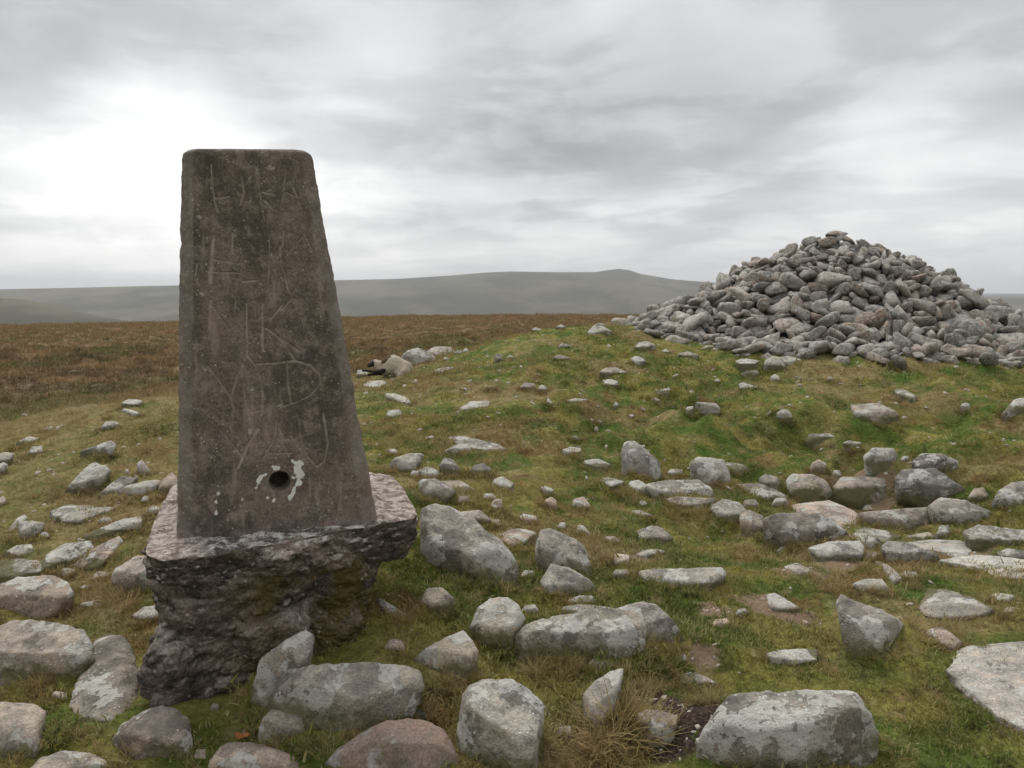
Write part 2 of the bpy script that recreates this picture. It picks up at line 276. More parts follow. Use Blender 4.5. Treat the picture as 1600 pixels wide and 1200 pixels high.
ROCKS = '''
# group: boulders and stones by the left edge
G|boulders and slabs in the turf left of the pillar
large pale boulder with a flat top cut by the left edge of the photo|t|.9|0,980 15,972 50,970 100,976 130,984 145,1010 143,1030 110,1050 85,1060 62,1073 40,1062 8,1055 -25,1040 -30,1000
long brown slab sunk in the turf right of the large pale boulder|n|1.5|148,998 170,991 193,996 205,1015 217,1050 212,1090 195,1110 175,1122 130,1122 105,1115 112,1095 122,1060 140,1040
rounded pinkish boulder standing alone below the pillar foot|p|.8|176,1155 190,1135 215,1115 250,1103 272,1106 295,1125 300,1150 295,1180 270,1190 240,1198 220,1185 180,1165
grey angular boulder in the bottom left corner of the photo|t|.9|-30,1095 0,1097 50,1102 72,1112 48,1125 55,1150 45,1175 20,1190 -30,1215
low rounded stone half cut by the bottom edge, below the grass left|t|.9|45,1205 65,1185 95,1174 140,1176 165,1190 170,1220 60,1230
broad tan boulder cut by the bottom edge under the brown dead leaf|p|1|325,1200 340,1175 355,1162 390,1160 430,1170 465,1185 475,1220 330,1235
wide pinkish tan rock at the left edge above the large pale boulder|p|1.2|-25,925 30,903 80,900 105,910 113,925 108,935 75,940 40,948 10,965 -25,975
thin dark slab with a pointed left end beside a hollow|d|1.1|112,955 140,940 185,930 203,935 195,950 170,962 140,960
tan rounded stone tucked against the left corner of the plinth|t|.7|172,900 185,885 215,868 235,870 250,890 245,915 225,935 210,935 203,920 185,912
dim brown slab in the dark hollow left of the foundation|n|1.2|205,962 225,948 250,945 252,965 225,975
tilted grey slab with a white lichen crest on the left slope|g|.7|95,780 105,765 125,742 140,725 150,722 172,735 168,742 150,752 130,765 112,775
dark undercut slab above the tilted slab with the white crest|d|.8|125,705 150,697 172,688 182,692 178,700 160,712 135,716
small white topped stone near the top of the left slope|w|.7|158,668 165,659 180,658 186,662 176,672 162,675
flat white slab on the crest left of the pillar, the upper of two|w|1.4|190,629 200,624 215,624 224,627 210,632
thin white slab on the crest left of the pillar, the lower of two|w|1.4|186,638 200,639 215,643 221,647 205,645
whitish ledge of rock far up the left slope near the photo edge|w|1|20,702 30,690 45,682 62,684 50,692 35,702
brown rock beside the whitish ledge on the upper left slope|n|.8|42,712 50,698 66,697 68,710 50,716
flat grey stone at the moor side of the left slope|g|1.2|65,672 80,665 86,668 84,676 70,677
flat pale stone touching the flat grey stone at the moor side|w|1.4|84,667 100,663 112,664 100,669 86,671
pale stone at the left edge above the tan grass slope|g|1|-12,712 8,706 22,708 14,718 0,724 -12,725
weathered stone at the left edge, below the pale one|g|1|-12,732 4,722 12,725 8,738 -12,745
long low outcrop with a pale left end on the left slope|g|1.6|80,798 105,788 115,790 145,792 178,793 140,800 125,812 100,813 85,805
narrow curved ridge of grey rock right of the tilted slab|g|1.2|148,790 155,775 175,755 190,745 215,747 200,755 180,765 165,777
grey stone under the curved ridge near the pillar|g|1|185,772 200,758 225,752 250,749 250,758 215,770 190,780
upright grey stone leaning left of the pillar shaft|g|.5|213,725 222,718 232,732 240,745 225,745
tiny upright white stone above the curved rock ridge|w|.5|194,743 195,733 201,733 203,743
small grey angular stone set in grass on the far left|g|.8|30,815 50,813 70,818 55,835 35,845 29,835
tiny pinkish pale stone right of the small angular stone|w|.8|60,840 65,831 73,831 78,838 70,843
long thin pale slab slanting up to the right toward the plinth|w|1.6|130,838 160,825 200,812 222,806 220,815 185,825 150,838
broad speckled slab slanting through the grass at the left|g|1.6|60,880 75,865 100,850 140,845 145,855 125,868 90,878 70,886
pinkish grey slab right of the broad speckled slab|p|1.5|112,882 140,872 150,855 185,838 191,845 175,860 160,880 140,888
low flat rock at the left edge above the wide tan rock|g|1.6|-15,882 20,872 45,875 80,880 60,892 25,900 -15,902
small stone at the left edge of the grass slope, low down|g|1|-10,785 4,775 10,780 6,790 -10,794
small round stone close to the left side of the plinth|g|.8|220,782 224,775 233,775 236,783 230,788
grey stone sticking out of the turf behind the plinth's left edge|p|.8|245,770 252,752 268,738 276,745 276,775 256,780
small pale stone in grass at the far left above the flat rock|w|1|0,868 12,862 22,866 14,872 2,873
low grey stone in the left turf under the thin pale slab|g|1.2|190,832 200,826 212,828 205,836 194,838
small white stone in moor grass left of the crest|w|1|34,647 42,645 44,650 36,652
long grey rock showing through the tan grass at the left|g|1.3|12,828 24,812 38,802 42,808 30,820 18,832
G|boulders piled in front of the pillar foundation
upright curved grey stone leaning on the big boulder under the pillar|g|.35|393,1105 393,1085 402,1055 418,1030 440,1008 460,992 475,988 490,995 488,1010 475,1030 462,1048 452,1072 430,1100 413,1118
big grey lichen boulder resting on others at the front of the pillar|g|.5|422,1085 435,1068 455,1045 500,1040 560,1036 630,1040 655,1052 660,1070 652,1090 620,1120 600,1130 545,1142 500,1142 470,1142 440,1130 428,1110
reddish boulder with orange patches under the big grey boulder|r|.7|500,1225 505,1198 530,1168 570,1143 600,1128 635,1124 665,1130 690,1142 700,1158 702,1178 715,1188 720,1225
dark shadowed stone beneath the left end of the big grey boulder|n|.5|404,1150 410,1125 425,1108 470,1120 485,1150 440,1160
dark thin stone with a pale rim between the big and reddish boulders|d|.8|626,1118 630,1104 650,1106 672,1118 678,1134 655,1134
tan boulder half buried in moss right of the big grey boulder|t|.8|635,1040 665,1015 700,995 722,987 735,1000 745,1015 742,1035 720,1045 695,1044 690,1055 665,1058 648,1055
rough dark stone under the overhanging right end of the plinth|n|.6|655,945 668,920 690,918 710,935 700,958 670,962
dark tilted slab in the moss below the plinth overhang|d|.9|586,938 596,934 622,952 645,972 632,976 608,962
small pinkish stone in the moss below the plinth|p|.8|600,1012 610,998 628,1000 634,1014 618,1022
small rounded pale stone in dark grass by the curved stone's foot|n|.7|326,1112 332,1098 342,1100 342,1114
G|boulders on the turf in the foreground
smooth tan boulder right of the half buried tan boulder|t|.6|735,980 748,950 765,935 790,934 808,945 818,965 812,985 805,1005 785,1015 760,1010 742,1000
long grey boulder with round white lichen spots, split along its top|g|.7|807,1002 812,988 825,975 860,965 885,960 940,950 985,955 1003,965 1008,985 1003,1020 985,1027 960,1026 920,1022 870,1030 830,1036 808,1032
grey boulder sloping down right behind the long spotted boulder|g|.6|955,955 985,945 1005,940 1025,945 1040,965 1060,985 1071,1002 1040,1012 1000,1015
small rounded lump of rock on top of the long spotted boulder|g|.8|888,938 905,931 925,931 934,945 915,952 893,947
knobbly upper ledge lying on the long spotted boulder|g|1|876,958 882,948 905,944 945,948 985,954 1000,962 960,968 910,970
large whitish grey boulder in the bottom centre with mossy right flank|G|.7|716,1150 722,1090 735,1070 765,1058 800,1062 825,1078 850,1100 840,1130 835,1160 820,1190 810,1225 740,1230 718,1180
small wedge of pale rock on the right flank of the whitish boulder|p|1|838,1128 840,1110 850,1102 862,1118 858,1128
small pale round stone under the long spotted boulder|w|.7|918,1045 920,1034 932,1028 955,1035 963,1045 940,1058 925,1060
grey rock face beside the bare peat, upper left of the grass tussock|g|.8|912,1085 930,1065 955,1050 973,1046 972,1060 960,1080 955,1098 935,1112 918,1120 922,1160 914,1160
little white stone on the mound above the bare peat|w|.9|1010,1032 1020,1024 1035,1025 1044,1035 1028,1040
rough pale rock sticking out of the bare peat|p|.8|990,1118 1010,1110 1035,1112 1058,1120 1047,1135 1042,1150 1047,1165 1025,1176 1012,1158 1008,1138
grey rock capping the right side of the bare peat|g|1|1052,1068 1070,1052 1085,1050 1105,1058 1121,1068 1115,1077 1080,1074 1055,1076
small pale stone at the lower edge of the bare peat|p|1|1090,1172 1094,1156 1104,1152 1110,1168 1100,1178
big lichen covered block in the bottom right with a sharp lower edge|L|.5|1090,1168 1125,1130 1130,1100 1145,1085 1200,1081 1300,1080 1335,1082 1352,1105 1375,1140 1378,1160 1340,1172 1300,1186 1230,1202 1150,1210 1105,1195
wedge shaped grey stone tapering downward on the right turf|g|.7|1307,940 1314,928 1340,940 1380,955 1411,973 1400,985 1385,990 1378,1008 1366,1036 1352,1032 1345,1000 1330,972 1312,952
bluish slab leaning on the right side of the plinth|B|.7|658,795 675,786 700,790 740,810 775,840 800,865 807,880 795,897 770,908 740,914 712,908 692,890 668,865 658,840
pale stone peeping out behind the bluish slab|t|.8|712,800 750,797 767,812 762,825 740,824
tall twin peaked rock right of the bluish slab, upper half|g|.6|838,880 838,855 845,828 860,825 880,840 905,845 917,862 924,885 920,905 880,910 848,900
lower lumpy half of the twin peaked rock|g|.7|845,908 862,880 890,888 915,905 933,922 928,934 905,938 878,940 856,930
broken flat pinkish stone between bluish slab and twin peaked rock|p|1.3|778,836 800,826 820,827 840,832 822,846 800,851 784,844
boat shaped pale rock dipping in the middle on the central turf|g|1.2|1000,893 1020,889 1060,895 1100,888 1126,887 1133,898 1110,912 1090,926 1070,923 1045,911 1010,909
thin white stone lying flat on the grass above the lichen block|w|1.4|1199,1020 1215,1017 1235,1019 1255,1013 1277,1014 1275,1031 1240,1031 1205,1026
pinkish rock in the bare soil patch on the central right turf|p|1.2|1196,930 1210,925 1228,936 1250,950 1255,960 1230,963 1205,947
little grey stone left of the bare soil patch|g|.8|1148,962 1152,952 1165,950 1172,958 1165,967
little pale stone below and left of the bare soil patch|p|.9|1110,980 1118,968 1135,966 1141,974 1132,986
bumpy whitish stone in the turf above the wedge shaped stone|w|1.1|1333,912 1355,904 1378,905 1388,918 1370,928 1352,919
jagged grey outcrop in the turf near the right edge|g|1.4|1435,948 1462,930 1450,921 1480,921 1512,930 1522,945 1552,952 1540,957 1500,959 1465,966 1448,958
small flat whitish stone near the right edge above the big slab|w|1.4|1545,930 1558,926 1585,930 1575,937 1558,938
narrow pinkish rock leading to the big flat slab|p|1.5|1448,985 1468,979 1490,993 1503,1003 1490,1013 1470,1004
big flat grey slab of bedrock at the lower right edge|F|2|1482,1048 1505,1015 1560,1008 1640,1003 1680,1100 1620,1145 1565,1120 1545,1095 1520,1075
small flat pale slab on the slope right of centre|g|1.6|1225,885 1245,879 1271,892 1250,896
thin pale ridge of stone slanting in the turf at the right|w|1.4|1367,876 1385,881 1411,902 1395,906
tiny stone in the soil at the lower right of the slope|p|1|1322,862 1330,857 1337,862 1330,867
G|stones right behind the plinth
smooth grey slab rising behind the right shoulder of the plinth|g|.9|604,738 618,716 640,709 662,709 656,722 642,733 620,742
rounded brown stone next to the smooth slab behind the plinth|g|.8|652,745 655,733 670,729 685,735 685,746 665,750
dark humped stone standing right of the rounded brown one|d|.6|686,727 695,715 708,718 718,733 722,745 705,744 692,738
wedge of grey rock touching the plinth's back corner|g|.8|654,750 680,748 712,767 692,783 675,788 664,775
low brown rock in straw grass behind the bluish slab|n|1.1|688,752 720,751 742,765 730,773 705,764
grey oval stone in straw grass behind the bluish slab|g|.9|733,738 740,727 755,724 768,733 765,742 745,744
pale crumbly stone on the turf between oval and flat stones|w|.9|769,760 772,748 785,744 803,755 800,763 785,770
small brown cobble close above the bluish slab|n|.7|713,785 718,775 732,775 736,787 722,790
pair of stones fused end to end, the upper whitish one|w|1|754,780 757,771 770,771 778,779 768,784
pair of stones fused end to end, the lower pinkish one|p|.9|765,790 772,780 784,779 788,795 778,800 768,796
long pale slab lying like a lizard on the central grass|g|1.7|700,683 720,681 745,690 780,694 793,702 780,706 745,704 718,696
bright white stone just below the long lizard like slab|w|1|695,704 712,695 730,694 739,708 715,713
small flat stone right of the long lizard like slab|w|1.3|879,702 890,698 908,700 908,706 885,706
small pale stone just above the flat one on central grass|w|1.2|890,684 898,680 909,686 905,690 893,689
creased pale stone left of the speckled upright stone|w|.9|909,730 914,719 935,717 957,727 940,737 915,738
tan rounded stone with red soil beside it, the left of two|p|.7|848,795 852,780 862,776 870,782 871,797
tan rounded stone with red soil beside it, the right of two|p|.8|893,795 897,780 912,776 922,788 925,799 905,800
thin flat stone above the tan rounded pair|g|1.4|842,763 850,758 866,765 855,768
small whitish stone near the twin peaked rock's top|w|1|868,826 875,817 884,815 884,825 875,829
pale grey stone right of the twin peaked rock's top|g|1|900,834 903,820 912,821 925,836 912,838
flat pinkish stone in short grass above the twin peaked rock|p|1.4|810,808 818,802 838,806 840,812 822,812
white round stone patch right of the tan rounded pair|w|1|1198,645 1206,641 1211,645 1204,649
tiny pale stone in the green grass near the pillar's right edge|w|1.3|604,702 616,701 621,705 612,706
little white stone in the green grass below the grass bank|w|1.2|663,686 672,681 678,681 672,688
G|stones of the rocky hollow on the right
speckled upright grey stone at the left end of the hollow|S|.45|970,705 977,690 990,688 1010,702 1030,722 1032,738 1020,748 1000,751 975,737
flat white stone left of the round white one|w|1.3|937,750 945,745 975,752 955,758
round white lichen stone at the left end of the hollow|W|.8|978,765 985,752 998,750 1012,758 1015,770 1000,776 982,774
grey slab with two big white lichen patches|L|1.2|1010,757 1040,750 1090,749 1110,762 1116,775 1090,777 1060,779 1025,773
flat buried grey rock under the slab with white patches|g|1.1|1043,780 1060,776 1090,778 1118,779 1115,800 1088,803 1060,794
grey block between the buried rock and the tilted block|g|.8|1110,790 1130,780 1155,785 1168,800 1160,819 1135,821 1112,810
tilted dark block sloping to the right in the hollow|n|.7|1155,805 1170,796 1190,805 1208,835 1205,843 1180,839 1160,823
square topped block at the back of the hollow|g|.6|1077,722 1090,714 1130,718 1140,740 1142,757 1120,762 1085,750
low brown rock right of the square topped block|n|1.2|1133,722 1160,725 1180,735 1167,743 1140,741
small grey cobble behind the flat brown slab in the hollow|g|.6|1186,748 1195,741 1215,745 1220,758 1210,767 1195,763
flat brown slab in the middle of the hollow|n|1.1|1145,757 1190,756 1228,775 1230,793 1215,793 1185,784 1160,776
small brown stone under the flat brown slab|n|.8|1160,795 1163,782 1180,780 1186,790 1180,798
half buried pale stone on the turf below the white stones|g|1.2|980,799 1000,797 1022,806 1000,809
grey gabled stone on the turf left of centre slope|g|.9|977,843 1000,828 1020,821 1035,825 1051,840 1047,852 1020,852 995,851
small low grey stone left of the gabled stone|g|1.1|936,847 945,838 960,838 969,846 955,851
thin dark edged flat stone below the gabled stone|g|1.4|993,864 1010,858 1030,857 1040,861 1020,866 1005,868
small pale stone in grass left under the white stones|w|1|996,790 1002,781 1012,786 1010,794
angular brown grey boulder alone on the bank above the hollow|t|.8|1330,634 1350,632 1372,630 1385,636 1405,651 1400,661 1380,670 1360,662 1335,650
flat stone jutting from the bank, the longer left one|d|1|1258,690 1265,678 1290,677 1312,676 1315,685 1295,696 1275,698
flat stone jutting from the bank, the shorter right one|g|1.1|1317,692 1325,688 1345,691 1347,700 1325,699
grey cube like stone with white lichen patches at the back of the hollow|S|.5|1350,712 1365,700 1398,701 1402,715 1397,735 1380,741 1355,733
banded dark stone behind the big smooth grey boulder|d|.7|1426,720 1440,709 1470,709 1497,720 1499,740 1485,746 1450,742 1430,732
big smooth grey boulder lying across the back of the hollow|D|.6|1399,745 1412,734 1460,732 1475,742 1505,762 1511,778 1490,783 1455,778 1430,766 1405,758
pitted tan boulder at the centre back of the hollow|t|.6|1229,750 1240,740 1270,742 1290,752 1300,768 1285,781 1255,787 1237,787 1231,770
long rounded boulder with small white spots in the hollow centre|n|.6|1302,762 1315,746 1350,745 1385,748 1398,762 1400,782 1385,792 1350,791 1315,781 1303,773
small pinkish upright stone behind the pitted boulder|p|.6|1262,738 1270,722 1280,718 1291,724 1290,742 1272,745
flat brown slab between the hollow's front and back boulders|p|1.3|1236,790 1270,785 1295,782 1320,792 1340,803 1337,820 1320,831 1290,822 1255,808
large dark based boulder at the front edge of the hollow|N|.5|1194,810 1215,802 1260,804 1285,803 1303,815 1323,832 1326,843 1290,850 1260,853 1225,846 1200,832
long flat topped boulder right of the dark based boulder|n|.6|1344,801 1400,796 1448,792 1461,805 1458,825 1430,833 1405,835 1370,826 1355,815
grey boulder with a greenish left end near the right of the hollow|g|.7|1451,790 1470,778 1510,783 1548,800 1546,809 1510,816 1500,826 1480,821 1462,809
small grey stone under the greenish ended boulder|g|.8|1462,835 1468,822 1482,820 1488,838 1475,842
flat grey slab low in front of the long flat topped boulder|g|1.5|1323,836 1350,824 1390,829 1406,838 1385,846 1350,847
bright whitish wedge of rock at the front of the hollow|W|1.2|1264,856 1300,846 1342,846 1349,855 1340,870 1310,881 1285,877
grey rock touching the right of the whitish wedge|g|.8|1330,845 1345,837 1362,836 1376,845 1379,862 1355,862
mottled dark rock with white crust below the flat slabs|S|.8|1377,855 1388,846 1410,847 1440,855 1462,865 1471,879 1445,885 1420,876 1390,871
small flat slab above the mottled dark rock|g|1.4|1413,838 1430,834 1450,831 1466,838 1455,843 1425,843
long flat slab right above the mottled dark rock|g|1.5|1413,848 1450,843 1500,845 1519,855 1510,866 1470,862 1440,857
grey white streaked outcrop at the right edge of the hollow|L|1|1506,830 1530,820 1560,825 1610,830 1625,848 1590,860 1550,861 1520,852
arched pinkish stone right of the big smooth boulder|w|.9|1520,757 1532,744 1550,739 1570,745 1577,752 1555,752 1540,758
crumbling pinkish rock under the arched stone|p|.8|1512,778 1522,763 1538,762 1545,775 1538,788 1520,788
rounded bluish boulder with white flecks at the right edge|S|.7|1551,788 1560,767 1580,754 1620,750 1640,790 1600,798 1557,798
small dark rock at the right edge below the streaked outcrop|d|.9|1558,864 1575,857 1602,861 1625,872 1605,880 1575,877
long pale ledge of rock at the right edge|w|1.6|1468,874 1520,867 1560,869 1610,876 1620,893 1560,892 1520,881
white lichened lower rock at the right edge|w|1.3|1540,890 1560,880 1600,885 1625,900 1590,903 1555,900
small round stone behind the dark hollow rocks, on soil|p|.8|1420,790 1422,775 1432,771 1440,776 1440,788
G|pale stones scattered on the grass bank below the cairn
white stone near the ridge, left of the cairn foot|w|.9|993,542 998,535 1010,533 1023,538 1026,547 1012,551 998,548
tilted white stone below the white ridge stone|w|.8|986,561 992,556 1002,558 1012,567 1010,573 998,569
flat brown grey stone on the left bank|t|1.1|937,582 945,575 962,574 980,582 972,588 950,588
flat white stone right under the brown grey stone|w|1.3|941,593 955,592 966,596 960,601 947,600
grey flat stone left of the cairn's front foot|g|1.1|1060,552 1075,549 1092,555 1088,562 1070,560
small pale stone between the ridge stones and the cairn|w|1|1033,549 1040,545 1049,550 1042,554
small white oval stone in the middle of the bank|w|1.1|1050,588 1058,584 1069,587 1064,592 1054,592
bright white oval stone on the bank right of the small oval|w|1.1|1155,585 1165,579 1182,579 1188,585 1178,592 1162,591
large grey angular stone with a white tail below the cairn|g|.7|1191,582 1196,563 1207,556 1222,560 1231,577 1215,583
white tail piece behind the large grey angular stone|w|1.1|1212,560 1230,556 1252,561 1256,568 1240,574 1225,570
small round pale stone below the grey angular stone|w|.9|1203,590 1210,584 1218,588 1218,597 1208,598
bright white stone with a tapered right end on the bank|w|1.1|1155,600 1162,597 1172,602 1186,606 1170,613 1158,610
flat white stone at the edge of the cairn's apron|w|1.4|1150,563 1165,560 1186,563 1180,568 1158,568
pale stone in the cairn's shadow left front|w|1|1146,556 1155,551 1172,553 1170,560 1152,562
tiny white stone on the bank left of the tapered one|w|1|1114,597 1120,591 1126,596 1120,601
ragged pale stone on the lower bank, centre|w|1.1|1024,610 1035,609 1048,605 1046,618 1036,623 1030,614
grey white stone just below the ragged pale stone|w|1|1014,624 1022,620 1036,627 1030,632 1016,631
long bright white stone on the lower bank|w|1.4|1087,628 1100,629 1118,630 1125,637 1110,638 1095,633
small white stone on the lower bank, right of the dark turf|w|1|996,642 1003,636 1010,640 1006,645
white upright chip at the dark turf edge|w|.7|1069,645 1073,636 1084,634 1083,641 1075,648
flat pale stone at the right of the lower bank|w|1.4|1214,644 1222,638 1233,641 1238,648 1225,648
white crust stone under the cairn's right front, the longer|w|1.3|1391,608 1405,607 1418,612 1431,618 1424,622 1405,615
white crust stone under the cairn's right front, the shorter|w|1.1|1387,624 1395,620 1408,622 1405,628 1390,628
layered pale rock at the right edge of the bank|w|.9|1564,648 1580,636 1584,625 1598,621 1625,626 1625,652 1590,650
small grey white stone on the bank near the layered rock|g|.8|1500,642 1502,630 1515,629 1519,640 1508,648
small white round stone in the bank below the cairn|w|.9|1290,594 1295,588 1302,590 1302,596 1294,598
white ridge stone lying where the mound meets the cairn|w|.9|918,518 928,508 942,509 957,518 950,527 935,524
small dark ridge stone left of the white ridge stone|g|1|928,508 935,504 948,507 942,511
pale stone on the mound's skyline, the left one|w|.9|830,516 836,511 846,514 852,517 840,519
pale stone on the mound's skyline, the right one|w|1|868,511 876,507 886,511 878,516
small pale stone on the mound below the skyline|w|1|872,541 878,536 892,540 888,546
long brown stone on the mound, right of the small pale one|n|1.2|862,560 875,554 890,559 885,565
little pale stone in front of the brown upright stub|w|1|790,560 796,554 804,558 800,563
brown upright stub of rock on the mound's slope|n|.6|771,568 774,553 784,553 787,568
white lichen stone on the green slope, left of a pair|L|.8|813,604 820,598 835,599 838,608 828,612 816,611
white lichen stone on the green slope, right of a pair|w|.9|838,610 846,601 853,604 860,611 848,614
small white stone left above the leaning fang stone|w|1|833,597 838,594 842,597 838,600
leaning fang shaped grey stone on the slope|g|.6|853,632 856,621 862,628 868,637 862,641
long flat grey stone on the green slope right of the pillar|w|1.4|716,638 735,627 765,626 762,634 740,638 722,642
small pinkish stone above the long flat grey stone|p|1|758,607 766,602 776,604 772,610
white curved slab on the grass close to the pillar|w|1.6|601,615 615,614 635,621 644,630 630,628 615,621
cubic white topped stone on the grass close to the pillar|w|.8|603,653 606,642 625,639 629,650 622,657 608,656
tiny pale chip on the lower bank's dark turf|w|1|930,662 936,655 942,659 938,664
small white stone lower left of the dark turf|w|1|926,672 932,665 936,670 932,676
white upright stone in the dark turf|w|.6|957,640 961,627 966,630 966,642
flat whitish stone in the green grass of the slope|w|1.5|888,624 900,622 920,623 910,627 892,627
G|rocks around the sheep
big pale outcrop behind the sheep|L|.7|625,560 636,548 652,543 668,549 680,558 676,568 650,572 632,566
long brown rock right of the pale outcrop, at the moor edge|n|1.3|660,552 680,541 706,542 712,549 690,556
small pale upright stone at the mound's foot, left of three|w|.7|697,556 700,547 706,548 708,556
small grey stone at the mound's foot, middle of three|g|.8|708,553 716,546 724,549 722,555
small pale stone at the mound's foot, right of three|g|.8|722,550 728,543 733,548 730,552
little white stone nearest the long brown sunken stone|w|.9|691,564 696,557 703,561 698,566
long sunken brown stone on the grass behind the pillar|n|1.4|674,580 695,572 711,570 708,575 688,582
whitish rock by the pillar edge under the sheep's legs|w|.8|557,590 558,579 570,577 577,585 572,592
pale broken rocks in grass below the sheep|w|1.3|566,602 578,595 600,594 605,598 590,605 574,606
small pale flat stone under the sheep's rump|w|1.4|634,598 642,592 654,593 650,598
G|small rocks packed between the larger ones
small grey wedge between the long low outcrop and the pale thin slab|g|1|150,822 158,810 172,808 178,818 165,824
tan stone half hidden in grass above the wide tan rock, left side|t|1|88,898 98,888 118,888 124,897 108,903
grey slab end poking from grass left of the tan rounded stone|g|1.2|140,905 152,893 168,895 170,906 152,911
low pale rock between the speckled slab and the left photo edge|w|1.3|8,862 25,852 48,850 52,858 30,868
brown stone sunk beside the rounded pinkish boulder|n|.9|300,1188 306,1172 322,1170 326,1186 314,1196
small tan cobble between the flat topped boulder and corner boulder|t|.8|78,1090 86,1080 102,1082 106,1093 92,1099
low grey rock in the turf above the dark pointed slab|g|1.2|120,922 132,914 152,914 156,922 138,928
brown stone beside the narrow curved ridge, nearer the pillar|n|.9|228,800 236,790 250,792 252,802 240,807
pale stone at the foot of the bluish slab's right end|w|.9|812,900 820,890 834,892 836,902 822,908
tan stone between the smooth tan boulder and the long spotted boulder|t|.8|812,958 820,946 836,945 842,955 828,964
grey stone in the straw grass right of the reddish boulder|g|.8|868,1150 874,1136 890,1134 896,1148 882,1158
pinkish stone in the turf under the sloping grey boulder|p|.9|1046,1032 1054,1022 1070,1022 1074,1032 1060,1038
small grey rock between the twin peaked rock and boat shaped rock|g|1|952,902 962,890 980,890 986,900 970,907
flat tan stone in the turf left of the boat shaped rock|t|1.3|948,872 962,865 984,866 982,874 962,877
brown stone filling the gap behind the tilted dark block|n|.7|1205,790 1212,778 1228,778 1234,790 1220,798
grey stone wedged under the long rounded boulder with white spots|g|.8|1345,798 1352,789 1372,790 1374,799 1358,804
small pale stone in front of the large dark based boulder|w|1|1212,862 1222,853 1240,855 1242,863 1226,868
grey stone wedged between the whitish wedge and the mottled dark rock|g|.9|1348,872 1356,862 1374,864 1376,875 1360,880
dark stone behind the grey cube like stone at the hollow's back|d|.8|1405,722 1412,712 1424,713 1426,723 1414,728
brown low rock at the back left of the hollow under the bank|n|1.1|1040,742 1048,733 1066,733 1070,742 1054,747
grey stone just right of the pitted boulder's top edge|g|.7|1296,744 1301,735 1312,735 1315,744 1306,749
flat grey stone between the streaked outcrop and pale ledge|g|1.3|1480,866 1494,860 1516,862 1514,869 1494,871
pale rock below the mottled dark rock on the turf|w|1.2|1402,900 1416,892 1436,894 1434,903 1414,906
tan stone right of the jagged grey outcrop near the edge|t|1|1562,958 1574,948 1592,950 1596,960 1578,965
small brown cobble between smooth slab and wedge behind the plinth|n|.8|640,742 645,735 654,736 656,744 648,748
grey cobble just behind the broken flat pinkish stone|g|.9|760,820 768,811 780,812 782,821 770,826
'''
